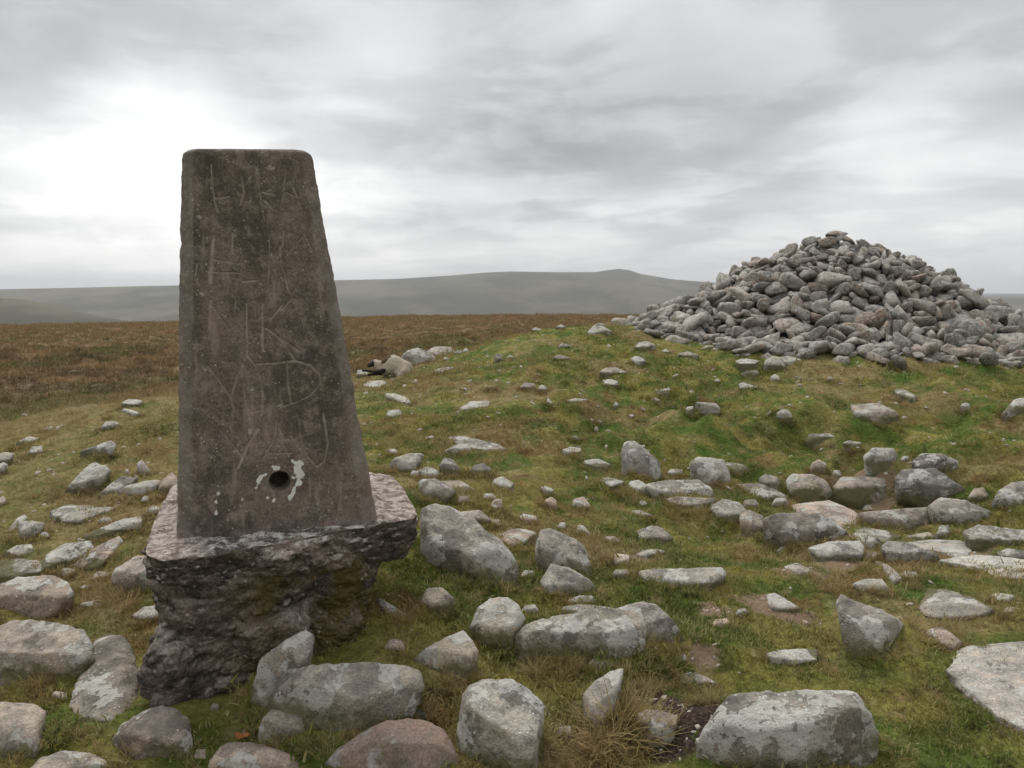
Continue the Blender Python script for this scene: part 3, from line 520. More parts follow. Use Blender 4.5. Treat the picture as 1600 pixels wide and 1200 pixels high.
PILE = '''
-1400 -2396 174 24 6 82 -50 33 12, -992 -2226 343 28 25 -91 7 27 1, -1769 -1578 306 41 -12 -21 87 28 11, -1432 -2561 0 28 -27 -2 91 21 14
-917 -3392 -36 96 -7 9 21 16 10, -856 -2966 -14 49 -10 28 -81 27 6, -1366 -1228 612 92 28 -14 -19 33 11, 2688 1097 52 57 17 25 -75 24 14
415 3193 55 40 -9 -19 88 35 1, -2587 -463 172 16 36 -15 -90 22 8, 295 -3102 20 37 13 14 90 34 8, 2379 -958 198 68 -1 -9 -72 32 8
-2346 -968 203 61 31 -66 -26 20 12, -1627 3250 -1 41 8 -22 -87 21 16, 2983 -802 -4 41 -26 -20 84 19 4, -96 -1488 811 73 5 29 60 25 11
-2893 -797 10 88 38 -22 13 24 0, 2090 -2510 -6 56 -9 -5 -81 25 10, -1468 107 784 90 2 -25 32 30 13, 1213 -3422 -21 14 1 -6 -98 19 15
3229 1457 8 15 -7 98 0 26 8, 2127 -1280 240 87 -1 42 -21 30 1, 119 -3523 7 86 -9 -8 47 24 12, 252 -2470 300 17 -77 -60 -4 32 14
1966 -2214 40 98 6 -6 11 27 9, 3061 -624 73 0 -11 45 -87 36 3, -2617 146 187 91 -29 -24 -12 23 17, -2765 -1186 -16 95 6 -3 27 25 0
835 -221 1127 92 -8 31 19 17 10, -2311 -96 354 14 73 -64 12 37 16, 314 1142 977 7 16 89 -39 23 14, -592 3524 6 93 -10 3 -32 23 12
805 -2016 386 0 96 -24 -4 21 10, -1005 -1748 488 18 -8 97 7 32 15, 2245 -1743 81 17 25 -16 93 28 6, -1259 2250 187 82 -48 -8 -26 24 17
-1252 1470 487 86 -14 9 47 21 8, 3 103 1641 20 12 45 85 27 8, -695 1517 651 30 -23 11 -91 18 9, 3016 -1185 -39 45 21 -15 84 19 2
55 2416 327 66 22 50 50 21 13, -1460 -1683 401 53 -83 6 -3 19 13, 2091 2238 -15 22 -20 -93 15 18 0, -139 2956 66 67 52 -51 -5 29 4
560 -1846 648 40 17 -50 -73 33 13, -1206 370 875 28 66 68 5 23 6, 3498 1005 12 72 -1 10 -67 32 1, -3067 1588 -16 96 2 2 -24 20 5
1246 -2931 -33 32 57 60 45 24 3, -157 428 1416 14 10 -13 -97 22 17, 2060 2823 -2 16 -3 17 96 27 0, -3426 -1247 3 99 -6 -6 4 26 11
1904 1098 357 26 58 73 20 24 3, -3515 559 33 6 -5 -5 -99 37 13, -1839 895 501 76 -36 7 -52 22 17, 47 1234 946 70 -13 28 63 31 0
-2658 -2518 -12 99 5 1 9 26 15, -2994 -491 22 54 9 -16 81 33 2, 1359 1819 316 98 11 -2 3 21 15, 622 723 1116 23 22 90 25 23 7
2564 218 215 29 63 -59 -39 25 12, -1612 2633 13 88 -26 5 36 26 16, 686 2749 190 49 -56 1 65 32 14, 1217 702 824 15 90 9 -38 22 1
-3076 -1607 -14 92 -29 -8 21 22 6, -540 -1992 427 49 19 -27 80 18 13, 785 -569 1117 18 -52 75 -34 27 1, -1764 -3050 -12 10 6 4 98 17 13
-760 410 1114 85 -28 -14 -40 20 15, -2799 -1872 3 16 6 -17 96 44 6, 170 1862 532 46 3 39 78 21 8, -970 -130 1064 91 16 -20 -28 26 5
-1717 634 570 23 72 -63 14 17 0, 2802 -2030 2 71 10 7 68 33 15, 464 -2738 92 37 92 1 -9 18 1, 1323 -431 851 84 -24 31 34 21 16
-1055 3099 9 63 47 38 46 25 4, 1851 -2955 5 57 -1 3 81 28 1, -505 -3488 -35 90 -2 10 -40 18 10, -358 1403 839 39 -83 -35 -10 18 12
2474 -1616 -13 95 -24 3 -12 24 9, 2963 742 -2 49 11 18 83 15 0, -1862 2104 110 64 6 -20 73 25 16, 484 1170 896 70 -47 3 -52 22 17
-2841 410 69 35 22 -23 -87 32 15, 1421 341 848 19 -84 48 5 29 17, 3348 -1132 9 54 -13 17 -80 41 6, -2054 1320 293 43 -49 60 -44 35 1
1222 2270 193 75 -43 7 -48 28 17, 3037 -1510 0 4 -10 -4 -98 33 2, -1290 -1525 507 31 -35 49 72 27 9, -662 2109 443 67 -38 -12 61 43 17
-2631 -1596 58 30 -79 -49 16 32 0, 1936 359 537 51 -32 54 -58 26 7, -239 -581 1288 91 23 19 -24 24 5, -2165 889 292 2 74 -65 2 26 9
1502 3299 -13 86 -6 5 48 26 5, -1772 -2198 30 58 -20 -33 70 17 10, 1630 -1383 441 9 -50 83 -18 15 4, 813 -1243 803 37 25 -5 88 23 6
3386 -280 -13 84 22 11 46 20 7, -2350 1208 181 95 3 -25 -14 26 2, -29 -2685 136 88 11 -5 44 32 5, -213 -1640 654 15 -35 -89 -19 19 6
-9 -3275 -23 95 -24 -13 7 23 9, -2392 2051 -32 50 19 -7 83 23 2, -490 3150 -1 2 17 72 65 18 17, 555 3566 18 58 1 40 -70 32 4
-2871 1290 5 16 -5 6 97 38 10, -1166 2843 21 18 -62 -59 46 16 8, -1768 -528 607 85 -6 -18 46 22 5, -3015 -124 107 17 -59 -42 66 36 3
-2152 -2119 47 47 -29 -7 82 33 5, 3401 613 3 64 23 11 71 26 8, 1791 -2159 115 92 5 -4 35 29 6, -3360 -762 -15 5 9 -32 93 17 9
2294 -210 336 79 -39 39 -22 27 7, 1618 -1143 591 9 45 -87 -5 35 4, -1470 -3144 -26 94 -7 5 28 27 10, 2680 1922 11 76 -35 0 53 38 4
1010 -920 833 17 18 -94 -16 31 10, 3344 70 10 7 4 36 92 39 15, -2638 -2163 -11 42 -13 -7 -88 34 7, 2083 -891 331 61 18 17 74 26 5
3626 -523 38 64 0 10 -75 46 1, -1211 -2431 122 5 26 29 91 18 7, -1825 -1142 439 33 -87 30 16 29 2, 1055 -1913 416 42 12 -15 88 38 5
-1260 -3445 -4 45 -13 -21 85 26 17, 1125 981 805 67 -28 -7 -67 28 15, 2112 1267 295 37 -79 21 42 25 1, -3355 756 -9 97 11 13 -3 23 0
2562 555 219 59 63 -21 -44 26 3, -2082 -1099 354 8 -52 -12 83 30 14, -1214 -2835 18 88 -5 29 -34 20 4, 2896 -10 47 54 -19 30 -75 28 7
3688 -125 -12 64 63 34 25 20 3, -688 1201 907 18 -31 78 -49 23 12, -3129 -1180 37 83 15 -20 -48 45 8, 1594 1263 501 19 -95 21 1 39 15
853 1428 665 34 -23 -29 -85 33 7, 2133 2406 -42 49 69 -44 -26 26 3, -1959 -2706 42 34 13 21 90 40 16, 825 -2348 209 81 19 -7 54 22 5
-1598 -837 592 21 -96 -15 5 15 8, -2255 462 343 42 66 57 18 22 9, 1939 -849 468 27 2 -66 -69 29 1, -672 -1504 683 11 11 53 -82 17 16
963 3506 16 36 -4 -6 -92 30 13, -3073 -2140 12 93 17 -8 -30 33 8, 1675 2469 3 8 72 67 -12 27 16, 1343 -40 886 14 -78 -59 3 31 9
-433 -938 1073 24 -82 48 -11 27 9, 769 -3559 -26 28 5 4 95 17 7, 2635 -1343 28 61 15 0 76 25 5, 608 -3094 -20 96 -4 13 20 21 0
2455 -599 226 54 18 -17 79 23 17, -2435 -745 178 52 -11 -11 83 26 5, -2304 -2593 14 47 -27 -23 80 30 16, 13 3471 -8 57 -25 16 75 22 14
-3479 201 -2 40 6 -23 -87 32 7, 2974 -301 -20 1 -28 -37 -87 20 15, -2273 -708 301 69 39 33 49 30 9, -1406 1117 608 5 32 -71 -61 26 6
854 1256 781 14 50 -82 -17 26 11, 2207 -633 346 99 4 5 6 20 2, -160 805 1199 21 -19 -56 -77 27 7, -1612 -2075 209 76 -9 -31 55 27 0
-3305 -181 1 95 -13 -5 -24 21 12, -2618 698 189 65 2 -50 -55 27 0, -637 -3061 -26 97 -5 -19 -11 28 2, 818 -95 1177 7 -45 -82 31 19 14
-2440 -103 245 97 -1 -6 20 26 10, 1749 -2524 13 27 -29 13 90 25 14, -1863 2843 13 80 0 18 55 29 0, -2041 -1765 110 12 7 91 35 15 10
934 2817 -14 89 -12 -2 -42 25 0, 263 -2558 203 18 24 39 -86 24 10, -834 -531 1101 24 40 73 48 27 1, 2061 541 429 7 -35 -1 -92 27 11
467 -2202 355 8 -95 19 -18 15 13, 416 -2889 19 92 27 9 -22 35 0, 2003 -1782 166 8 78 -58 -18 15 6, -1358 -830 775 33 16 -37 84 28 8
2853 2340 4 53 -25 21 77 34 14, -238 -2920 34 28 6 1 -95 20 13, 1094 -572 1003 0 -74 49 45 39 6, -232 -2107 386 45 -20 31 -80 18 9
135 2604 220 14 28 1 -94 38 4, -1519 -505 739 22 0 83 49 20 3, -887 -2593 109 45 1 -23 85 27 11, -1897 -122 663 19 -74 -60 -21 42 1
687 2449 265 53 -15 76 -31 26 7, 2443 926 153 54 -11 13 -81 21 10, 1208 -1729 530 0 -85 -51 6 40 17, -781 -1908 529 6 51 76 36 27 14
894 -2778 69 4 97 4 -20 26 1, 2495 -2122 40 70 -17 19 -65 33 9, 80 -1811 629 35 89 20 14 21 13, 2836 774 113 4 89 22 38 24 11
-41 -2449 326 47 71 -22 -45 39 16, -853 800 966 93 -28 -13 10 32 5, -3153 1189 31 96 -10 -4 19 35 12, 1302 -2590 75 66 13 11 -72 40 11
-3595 -159 -12 61 -8 2 -77 18 11, 1516 -2898 -59 81 1 8 -56 19 10, -808 1107 820 3 13 -26 -94 32 10, 3191 1725 -2 71 -15 -15 65 34 6
-883 -898 934 42 82 -28 -24 24 6, -3126 1999 32 62 -23 -66 33 25 12, 268 -1027 1029 51 9 2 -84 27 7, 2454 -2576 7 31 4 16 92 30 8
-1152 -1319 722 42 83 -19 -27 47 3, 2770 -2311 40 80 -24 -3 54 34 4, 478 -1334 824 20 -57 77 -15 19 8, -2579 1565 16 30 14 -5 93 29 2
1420 -2025 258 45 7 -9 87 43 5, -437 -2403 264 49 5 -41 75 20 13, -2406 -1367 141 89 4 -18 40 22 17, -2727 1017 85 93 -2 -21 25 30 11
-2370 -1778 35 86 0 -26 42 19 12, 2707 -516 182 11 -6 20 96 50 14, -2025 -2955 -16 93 1 32 4 21 14, 2262 -2038 5 78 -17 11 57 24 4
2227 -284 451 57 78 -18 -4 29 13, 1595 209 704 71 -57 16 -36 28 9, 1427 -89 790 76 -59 1 23 15 0, -2112 -311 414 59 30 -11 -73 30 10
1358 -1594 451 31 -37 -83 24 20 3, -1339 -2024 296 59 45 60 27 18 7, -1258 -138 954 84 29 -16 41 31 13, 2341 2377 -4 94 28 -15 -2 31 8
2461 1783 24 11 35 77 50 35 12, -677 -38 1270 15 53 82 7 25 8, 1910 25 520 77 4 61 -10 20 14, 1559 909 630 93 -30 -16 -1 25 10
-620 -2605 170 8 -9 -37 91 34 0, 1444 -1304 642 42 41 32 73 39 12, -3470 1019 -5 62 -10 -2 77 23 1, 781 1151 876 12 72 58 32 27 16
-1342 2930 20 85 -36 6 37 35 4, -679 -2897 104 59 65 -46 3 31 12, 298 -352 1448 45 22 -74 -42 19 14, 2164 -2892 -10 12 -3 16 97 22 0
1822 -1482 349 39 71 42 39 27 6, 2726 -859 39 80 30 6 49 21 2, -3197 330 46 69 31 -6 63 32 2, 1670 -534 636 74 -51 41 -6 21 3
-2447 1045 147 8 42 -89 -11 26 16, -2781 -1428 4 61 -3 36 -70 29 4, 97 2973 35 8 -2 19 97 29 5, 245 955 1106 84 -48 -2 -19 27 13
1006 143 1077 18 -12 28 92 27 10, -2346 2700 39 87 -23 33 -23 42 4, -2563 520 184 87 -42 -17 13 30 16, -416 1941 535 77 -52 33 -10 23 4
-2141 2309 55 3 60 10 -78 36 14, 935 2303 301 34 4 25 -89 29 11, 1665 -1819 267 70 7 14 -68 24 13, 1572 -3270 -20 45 5 9 -88 36 10
1721 824 560 15 -41 5 -89 15 0, 3009 368 4 31 -2 -38 86 28 3, -1637 -2916 2 28 27 -45 -79 18 1, -2397 -2783 -5 65 -4 40 -63 21 4
-1752 -2719 49 59 19 -71 -31 24 16, 3014 -1890 -11 74 -7 -28 59 22 9, 2553 -202 256 84 -21 37 -32 30 3, -2554 -1254 54 18 25 1 -94 32 11
-3088 706 22 78 2 13 59 38 0, 896 -3270 6 33 1 0 93 22 11, 423 -337 1344 86 18 23 -40 23 7, -1061 2283 280 57 -46 -32 59 42 7
-1786 1063 585 31 84 -20 37 36 4, -3413 -936 -28 89 -8 4 42 25 10, 1133 -2372 166 54 -11 11 -82 24 2, 817 -1839 592 7 76 -51 37 37 14
-1027 275 1046 12 90 -20 35 28 10, 2859 609 92 14 0 25 -95 21 15, -2430 -2073 -31 58 -11 -18 77 15 0, 1496 2739 -40 10 -71 -67 11 24 1
-2374 213 287 21 69 -53 -43 24 9, -3486 -577 -2 97 0 -17 6 27 2, 1958 -1145 347 73 26 20 -58 18 16, 3602 385 35 90 -22 -6 33 49 17
-1869 48 568 9 -59 10 78 30 14, 3153 824 54 15 -7 2 98 46 15, 3259 -733 16 89 -16 6 40 32 1, -456 317 1343 6 -49 -47 72 25 7
1531 -2414 73 50 -1 19 -83 27 11, -161 -3507 6 88 -43 14 1 26 3, -2334 608 267 52 75 -27 -27 22 9, -1149 -541 908 33 -66 56 -34 27 16
1999 14 480 59 -30 39 -62 15 16, 655 -2343 309 24 9 -25 -92 27 3, 1341 1286 578 16 66 -72 -5 21 16, 285 146 1506 80 -16 37 -43 27 5
-2093 -874 420 12 44 82 -32 37 1, -2687 2367 -1 34 -7 4 -93 24 11, -2798 749 79 71 -27 -17 -62 34 9, -3276 -1462 4 98 -5 -3 -15 36 6
-1710 1545 336 92 -10 -25 -24 27 11, 490 -3465 3 5 -6 6 -99 26 11, 2153 -915 390 18 -25 -89 30 22 11, -1297 2074 235 27 25 92 4 28 9
3128 -108 4 87 2 3 48 38 11, 2197 800 334 73 -20 -3 -63 35 13, 2379 -1463 100 65 5 26 -70 32 0, -1978 -2434 3 19 7 2 -97 29 15
-381 -3294 16 46 16 -19 -84 27 0, 1605 434 697 63 -13 13 -74 32 15, 3331 -1435 -1 82 20 7 51 29 15, 2694 -1554 -28 89 -32 4 30 30 16
1035 -2315 247 6 -93 -33 -6 34 15, 1273 -899 805 2 -93 -23 24 26 13, -3070 -928 -29 69 22 25 -62 23 14, -247 -255 1512 20 -42 -47 74 27 4
-1887 333 539 6 77 -62 7 26 11, 1833 3141 -14 94 -5 -17 -25 20 2, -1867 522 475 25 -19 -4 94 18 6, 824 -2982 34 77 33 -6 -52 35 0
-643 -1228 909 11 -9 -33 92 21 4, -1152 -3083 1 39 -36 -17 82 22 4, -2266 1813 105 33 -30 9 88 30 12, -644 -756 1071 28 -93 5 -19 27 6
1385 -3133 -7 54 -5 21 80 26 0, -718 -2299 309 37 9 -39 82 36 9, -1068 1230 698 72 -45 23 45 25 14, 2952 1011 11 16 4 18 -96 29 7
-580 966 1044 97 -18 1 0 25 6, -2368 -461 297 93 14 -21 -22 28 13, 2536 -1522 53 52 -35 22 -74 24 5, -426 139 1463 52 76 25 27 27 9
-3291 459 -1 47 -3 -12 -86 18 11, 642 1902 497 37 -6 -25 -88 18 3, 1958 1456 322 58 70 -25 -31 38 12, 1899 -1196 362 6 7 30 -94 20 10
-1560 2905 -6 49 -26 20 -79 24 12, -517 1372 832 27 13 -84 -44 27 9, -112 -1125 1016 48 9 -4 -86 25 2, 1056 2626 57 47 -17 -6 -85 31 1
-455 -1294 883 14 94 -24 -15 23 5, -2203 1214 250 29 -54 -76 -15 22 11, -1071 2852 38 64 -58 11 -48 25 6, 175 -2786 177 78 27 -50 -22 30 0
-1067 -481 980 28 -17 -73 -58 17 13, 3392 1548 21 64 63 -37 -16 31 4, 1757 -611 666 50 -18 52 -65 23 12, 2173 -15 471 83 4 25 48 36 11
1257 2112 257 1 -17 -89 -39 19 12, -168 -2530 258 45 5 -47 74 25 11, 2613 -789 115 7 -76 -63 5 26 13, -1434 638 798 61 67 -39 10 31 3
2758 -1307 101 63 5 17 74 28 12, -2370 2274 5 58 77 9 18 26 12, -2454 68 264 39 -25 -22 84 20 6, 1026 547 974 44 11 -45 76 27 9
2203 -927 247 38 57 -24 -67 19 9, 1553 -1863 327 39 40 72 39 27 13, 1060 -1227 710 3 -97 -4 20 30 10, -1906 -2195 76 11 7 86 -48 26 6
-2485 -2171 -32 6 35 92 13 16 14, 2521 -16 233 87 -39 5 26 24 4, 724 -3087 52 37 -11 -29 87 33 6, -1264 -1679 496 26 95 -1 4 34 0
2217 1491 183 17 -54 -72 38 34 12, -3025 997 -25 1 20 -78 -58 18 3, -581 -2164 374 37 11 -30 86 34 2, -958 104 1129 29 24 0 -92 27 5
-524 2034 462 54 -44 32 -63 28 10, -1220 -1799 376 86 38 -6 -29 24 0, 1604 -2557 26 87 -11 -22 -41 16 0, 1005 -2900 43 26 12 -40 86 25 3
-2340 1543 59 81 -40 -25 31 18 6, 2450 2119 55 11 -8 89 42 38 5, -1534 2489 42 3 27 81 -50 18 8, 2554 -394 274 89 -9 -11 41 28 15
989 3042 -15 61 4 15 -76 26 6, 2703 662 107 60 -21 8 -75 22 1, 884 -1992 495 11 5 90 40 37 16, 1583 815 622 22 30 90 -17 26 17
3259 -340 20 75 6 -6 64 19 2, 1633 2319 35 26 -22 -6 -93 15 16, -2094 -1856 107 4 16 20 -95 20 12, 2994 617 27 49 -14 20 83 20 14
-2443 -612 254 3 96 -25 -5 28 8, 1030 -22 1048 45 -23 24 -81 27 5, -1614 -315 706 53 -6 24 -80 34 6, -981 -2932 7 19 -85 -46 11 34 10
-773 -2189 482 90 28 -9 -29 33 11, -2727 -1747 -36 6 20 93 25 18 1, 1749 -1350 477 76 -3 60 -19 34 14, -585 -3276 -8 34 -25 10 89 24 5
-2010 858 439 43 20 86 12 24 2, 1304 -660 841 35 37 -71 -47 26 15, -2716 -580 82 8 15 97 -4 15 15, -349 3043 -34 2 2 -98 -15 36 10
-1295 -2721 42 61 -38 -13 -67 20 17, 1251 1720 474 67 -11 -44 57 26 4, 2400 676 274 7 91 -29 -26 24 9, 507 -2354 281 24 -20 37 -86 19 17
1932 -1541 290 65 52 31 45 37 16, -1685 -2410 58 33 92 -16 6 20 2, -1530 1486 419 72 -21 6 65 32 0, -1427 333 794 77 9 -36 -51 18 0
-2138 2082 18 15 -7 65 72 28 1, 583 -2844 97 26 91 -2 -29 26 2, 2600 1326 77 38 -25 20 -86 31 15, -1917 -873 465 21 -47 -82 20 20 13
-3029 412 83 66 19 35 62 30 13, 2522 797 208 83 -41 34 6 28 4, 1533 188 780 88 11 -14 42 27 15, -754 220 1264 9 87 45 -9 27 11
-1676 -1110 546 48 73 -43 -16 31 7, -2851 -980 -2 75 18 -6 -62 32 5, -1507 -1836 463 53 -28 16 77 36 14, 3089 -797 8 86 -1 19 -45 16 2
418 2303 332 75 14 35 53 16 2, 838 -2166 369 5 -17 -95 -23 34 2, 1777 2865 9 96 0 -6 -23 25 13, 1082 -1014 797 6 3 -96 23 25 1
-1113 1926 355 78 -26 -14 -54 34 7, -134 2198 427 10 -77 60 15 28 5, 2310 1246 158 41 -6 48 76 22 14, 433 2856 102 40 -54 58 45 28 2
613 -1546 804 23 94 -8 17 27 17, -2406 -2364 18 94 -2 -5 31 26 8, 26 -2160 384 34 13 34 -86 16 5, -2434 -232 286 93 -32 -13 -5 34 7
-622 1643 698 11 98 1 1 27 12, -316 -1914 479 17 -44 84 22 21 5, 2286 -427 386 77 -24 -10 -57 32 7, -2489 837 178 42 -86 -25 6 20 1
-1969 -1746 228 1 -90 27 -32 28 14, 1926 224 499 38 24 -86 -19 16 1, 2362 -2296 -55 1 -17 97 0 16 0, 2850 856 26 85 4 0 -51 35 10
-1145 -2093 309 45 69 -21 -50 38 9, 241 2878 112 77 23 37 44 39 1, -2021 701 401 24 91 -14 28 21 0, 2409 -1892 20 12 -28 -27 -90 28 0
-1104 -2641 102 48 13 50 -69 29 4, 3095 -455 42 2 11 88 -43 26 16, -2936 -1638 20 88 11 18 40 26 9, 1589 -2383 195 72 -4 31 60 42 14
-911 -1003 902 0 90 34 -24 23 8, 504 -1988 535 11 50 -84 -8 24 16, 494 1677 674 34 -25 19 88 24 17, -1944 908 413 32 -35 -38 78 25 7
-2350 120 397 8 -15 -97 -9 33 9, 2593 -1967 24 7 8 -98 6 20 13, -2762 -1214 65 77 -22 3 -58 24 9, -833 3190 19 65 29 3 -69 34 8
-2102 -1341 370 94 20 -5 -22 42 12, -2725 856 123 78 -57 7 -19 24 9, -1573 2100 167 37 49 -69 -36 30 3, -3322 -27 11 70 -63 21 -22 20 13
3194 1245 22 19 86 -45 -3 28 4, 2107 -1565 192 85 -5 -12 49 38 9, -2602 1929 -39 77 -4 14 -60 23 10, 616 1276 787 92 -32 15 9 35 10
-85 -559 1343 23 -90 -33 0 20 2, -1857 -2581 78 46 -39 75 23 31 5, 3304 420 10 11 10 -88 42 22 12, 1315 898 708 84 21 -5 -48 24 17
2078 -1146 288 95 -21 16 13 18 0, -2669 1240 179 67 -23 15 68 46 12, 223 -2965 138 91 -32 5 20 35 3, -2190 -1532 222 29 -24 -90 19 27 16
-1228 -351 882 22 -16 92 23 27 10, -2282 -1966 21 98 9 9 -8 29 14, 646 788 1052 94 22 -22 -4 15 12, 1783 1886 254 55 -68 -45 12 28 12
2986 2050 -7 2 63 77 -3 32 5, 1830 -780 499 49 -4 46 -72 26 10, -147 2526 180 14 97 -10 12 21 5, -1042 1143 856 36 50 73 -28 23 7
1573 -2241 310 20 -30 -92 6 27 14, 882 2609 209 20 -36 -49 76 38 2, -1988 -320 512 80 -7 14 56 24 14, 304 3119 71 15 -16 -22 94 27 7
-2 790 1201 20 -79 -42 36 22 1, -856 -2854 117 21 77 -47 35 26 11, 2261 -479 312 44 -10 -23 85 23 3, 575 -228 1295 78 -26 52 19 16 4
2630 334 117 30 -20 25 -89 16 5, 2627 -1721 -51 81 10 -16 54 21 2, 158 1183 989 64 -33 -68 3 27 16, -24 -3385 41 60 -18 -25 73 24 5
-2885 175 80 22 19 9 -94 42 1, -372 -2834 48 14 8 -52 83 18 3, -2054 206 473 15 23 95 9 34 17, -2738 1497 12 73 -5 33 -58 22 1
-1565 -3008 32 38 86 26 14 24 15, -1223 -940 792 88 37 5 25 26 11, -3236 -779 42 80 0 15 56 37 5, 1205 -3150 -18 12 -6 25 -95 20 6
-816 -3178 8 64 -6 -18 73 34 6, 1794 -434 598 30 27 3 91 24 11, 2882 -940 11 50 -38 4 77 21 4, 163 616 1251 12 -17 95 -18 18 7
-1675 1208 473 60 7 -52 -60 25 8, -129 -3053 3 28 -3 -20 93 26 10, -855 -794 974 22 92 29 -2 19 9, 2173 -2384 70 20 91 34 6 34 2
1970 -2786 10 6 -14 -46 87 26 3, 982 -2455 140 90 18 12 -35 24 15, 63 -1568 738 20 -67 -64 -30 23 13, -3233 -465 41 82 -6 14 -53 28 3
-196 710 1232 8 -10 -13 97 20 6, 37 1882 576 66 21 31 64 21 16, -1213 1101 664 77 -12 -50 -36 18 2, 3169 267 -49 87 4 10 46 18 8
2022 -1007 477 42 -82 -36 3 32 15, 636 116 1328 1 26 56 77 27 1, 1384 -255 843 76 -28 39 -42 24 4, -581 -874 1024 87 -32 4 34 17 4
-2580 -10 222 13 -47 83 -23 18 17, -1741 -2021 186 16 68 47 53 22 3, 445 -3284 7 74 -15 32 -55 22 0, -3150 1482 8 10 -27 92 21 27 6
405 -929 1116 69 32 -59 -22 23 14, -485 -3011 28 50 36 8 77 27 2, 3073 137 -2 4 -1 98 -10 23 13, -2760 549 203 2 -45 64 61 26 14
-274 -1760 612 19 4 -49 84 30 7, 873 -589 1037 18 45 -86 1 25 15, 3096 -906 42 7 79 33 49 24 12, 2012 -2000 143 34 66 32 57 24 16
-3182 887 -25 87 -41 22 -10 20 3, 435 -1674 711 88 -8 -1 45 34 1, 628 -2100 380 10 -94 -28 0 25 11, 1339 -2801 133 36 -87 25 -16 24 12
1820 718 552 18 -10 23 94 28 14, 1616 1086 574 13 -62 73 20 40 2, 2378 38 317 1 -65 75 -2 32 13, -2136 -2273 -8 21 -6 33 -91 15 15
-34 -2773 208 19 -10 17 -95 29 2, -2203 -540 408 4 59 79 -10 24 11, 1992 2588 -37 20 -43 -86 14 15 13, 2862 -143 80 81 29 48 5 19 14
2930 -1639 -40 97 -9 9 -17 25 10, -1933 1662 232 88 -2 -33 -31 23 11, -2468 -1657 106 11 63 -47 -59 20 12, -1392 -1921 314 48 -33 -42 68 15 13
-336 -937 1104 43 4 -77 -45 21 11, -2205 -919 289 30 38 -32 -80 23 16, -1129 1682 546 25 81 -47 -19 33 1, 1509 -1590 406 89 -7 11 -42 29 0
527 249 1307 27 -26 -32 -86 27 0, -1636 -2599 49 76 -9 -26 58 32 9, 3390 224 41 20 -75 -6 61 19 9, -2488 -932 195 47 17 20 -83 39 9
1520 -3028 0 81 -25 -12 -49 32 9, -1801 -897 595 5 -34 89 25 31 12, -1400 -405 802 69 17 -24 65 17 2, -3063 -1038 150 85 -48 12 -9 21 1
-2691 -1861 94 42 -17 17 86 24 14, -2741 -241 71 41 78 -46 -4 17 0, 733 -1154 899 58 -12 1 -80 27 17, 3230 633 39 22 -14 -35 89 16 5
2300 343 338 24 29 27 87 20 15, -1028 422 975 54 -49 -29 60 15 17, 0 3294 38 45 17 35 -79 30 3, 1277 -2312 247 54 -21 19 -78 32 9
-1495 -2208 259 92 27 -16 22 44 2, 1645 31 771 5 -53 81 19 28 12, 2220 1733 100 30 83 18 -40 30 9, -872 2360 249 15 96 -3 20 34 6
3091 -1349 129 4 6 18 97 50 12, 1430 -1779 424 77 -53 -24 -19 27 17, -1290 -2543 99 1 -1 20 -97 32 16, -646 2543 176 94 -27 2 16 20 17
201 -1982 501 58 -73 23 -22 20 0, 2206 -2132 110 31 5 0 -94 33 6, -2354 -1143 169 79 21 -36 -43 31 7, 151 1690 703 3 76 -59 22 22 3
-2469 384 341 7 -69 59 39 38 7, -3297 175 2 91 -5 0 -38 16 2, 1712 -2889 -6 86 -34 -12 33 21 3, 1330 2783 3 84 -34 10 -39 32 16
1267 -1317 617 34 71 48 37 21 12, -2865 -1294 44 18 -41 55 69 22 13, 2511 -1150 109 30 10 -36 87 20 17, 2239 -2501 -14 86 -8 3 -49 23 10
1547 -2799 30 88 15 37 -23 36 14, 2849 195 82 35 -13 8 -91 38 1, 733 -3341 -16 11 1 -5 98 20 15, 2637 2220 28 53 79 -13 25 24 12
-1280 1295 561 1 -91 29 -26 16 15, -2394 494 293 39 -5 -17 89 27 15, -1618 -43 685 0 76 60 21 19 17, -1927 2486 65 41 86 -19 -19 36 11
-2736 -835 139 96 23 3 -5 37 11, -2925 678 47 83 -4 7 -53 28 7, -550 -2494 205 88 -19 29 -28 22 3, 3368 -514 -3 87 -19 10 -42 31 10
2371 1081 176 17 -87 45 -4 19 13, 1036 874 884 64 -27 -27 65 25 3, -1091 -3286 0 33 -25 -38 82 22 3, -653 1831 597 80 43 35 -17 20 3
-1101 -2432 165 45 4 0 -88 23 15, -420 -2111 439 0 -87 37 28 35 1, -435 3317 -7 94 -11 2 -30 25 16, 1467 1636 388 2 -1 99 -9 26 16
885 1041 854 30 51 70 -38 24 2, -3007 -727 18 91 5 -3 38 19 4, 2839 1196 69 12 24 78 54 30 7, 937 -2705 143 67 -43 20 -56 31 17
1042 2047 453 11 90 28 29 37 0, -2881 -292 37 82 27 -5 48 26 17, 1707 -2042 170 75 -2 11 -64 32 10, -1819 -2909 33 87 -36 -6 29 37 1
-1663 -1418 501 7 -81 -56 10 38 11, 924 -889 1001 7 -88 -45 -1 27 12, -837 -73 1193 53 -55 -46 43 27 3, 645 -2891 10 93 -2 -3 -33 22 15
-1384 -3086 77 42 -21 -27 -83 41 2, -802 -2110 371 12 -34 92 7 23 16, 642 -719 1183 79 -46 28 27 25 14, -1924 1485 256 18 -2 8 97 15 2
-818 -1142 825 20 85 -46 10 19 0, -569 -1716 621 45 -87 5 -13 20 0, -940 -1611 620 51 -77 35 -10 30 16, 296 1609 687 92 30 -11 -21 27 9
-1552 1180 571 44 14 -13 87 28 17, -849 1076 930 26 -8 -22 92 27 2, -1233 3185 31 81 25 -22 -47 28 13, -3027 -1487 33 3 -45 86 -20 29 1
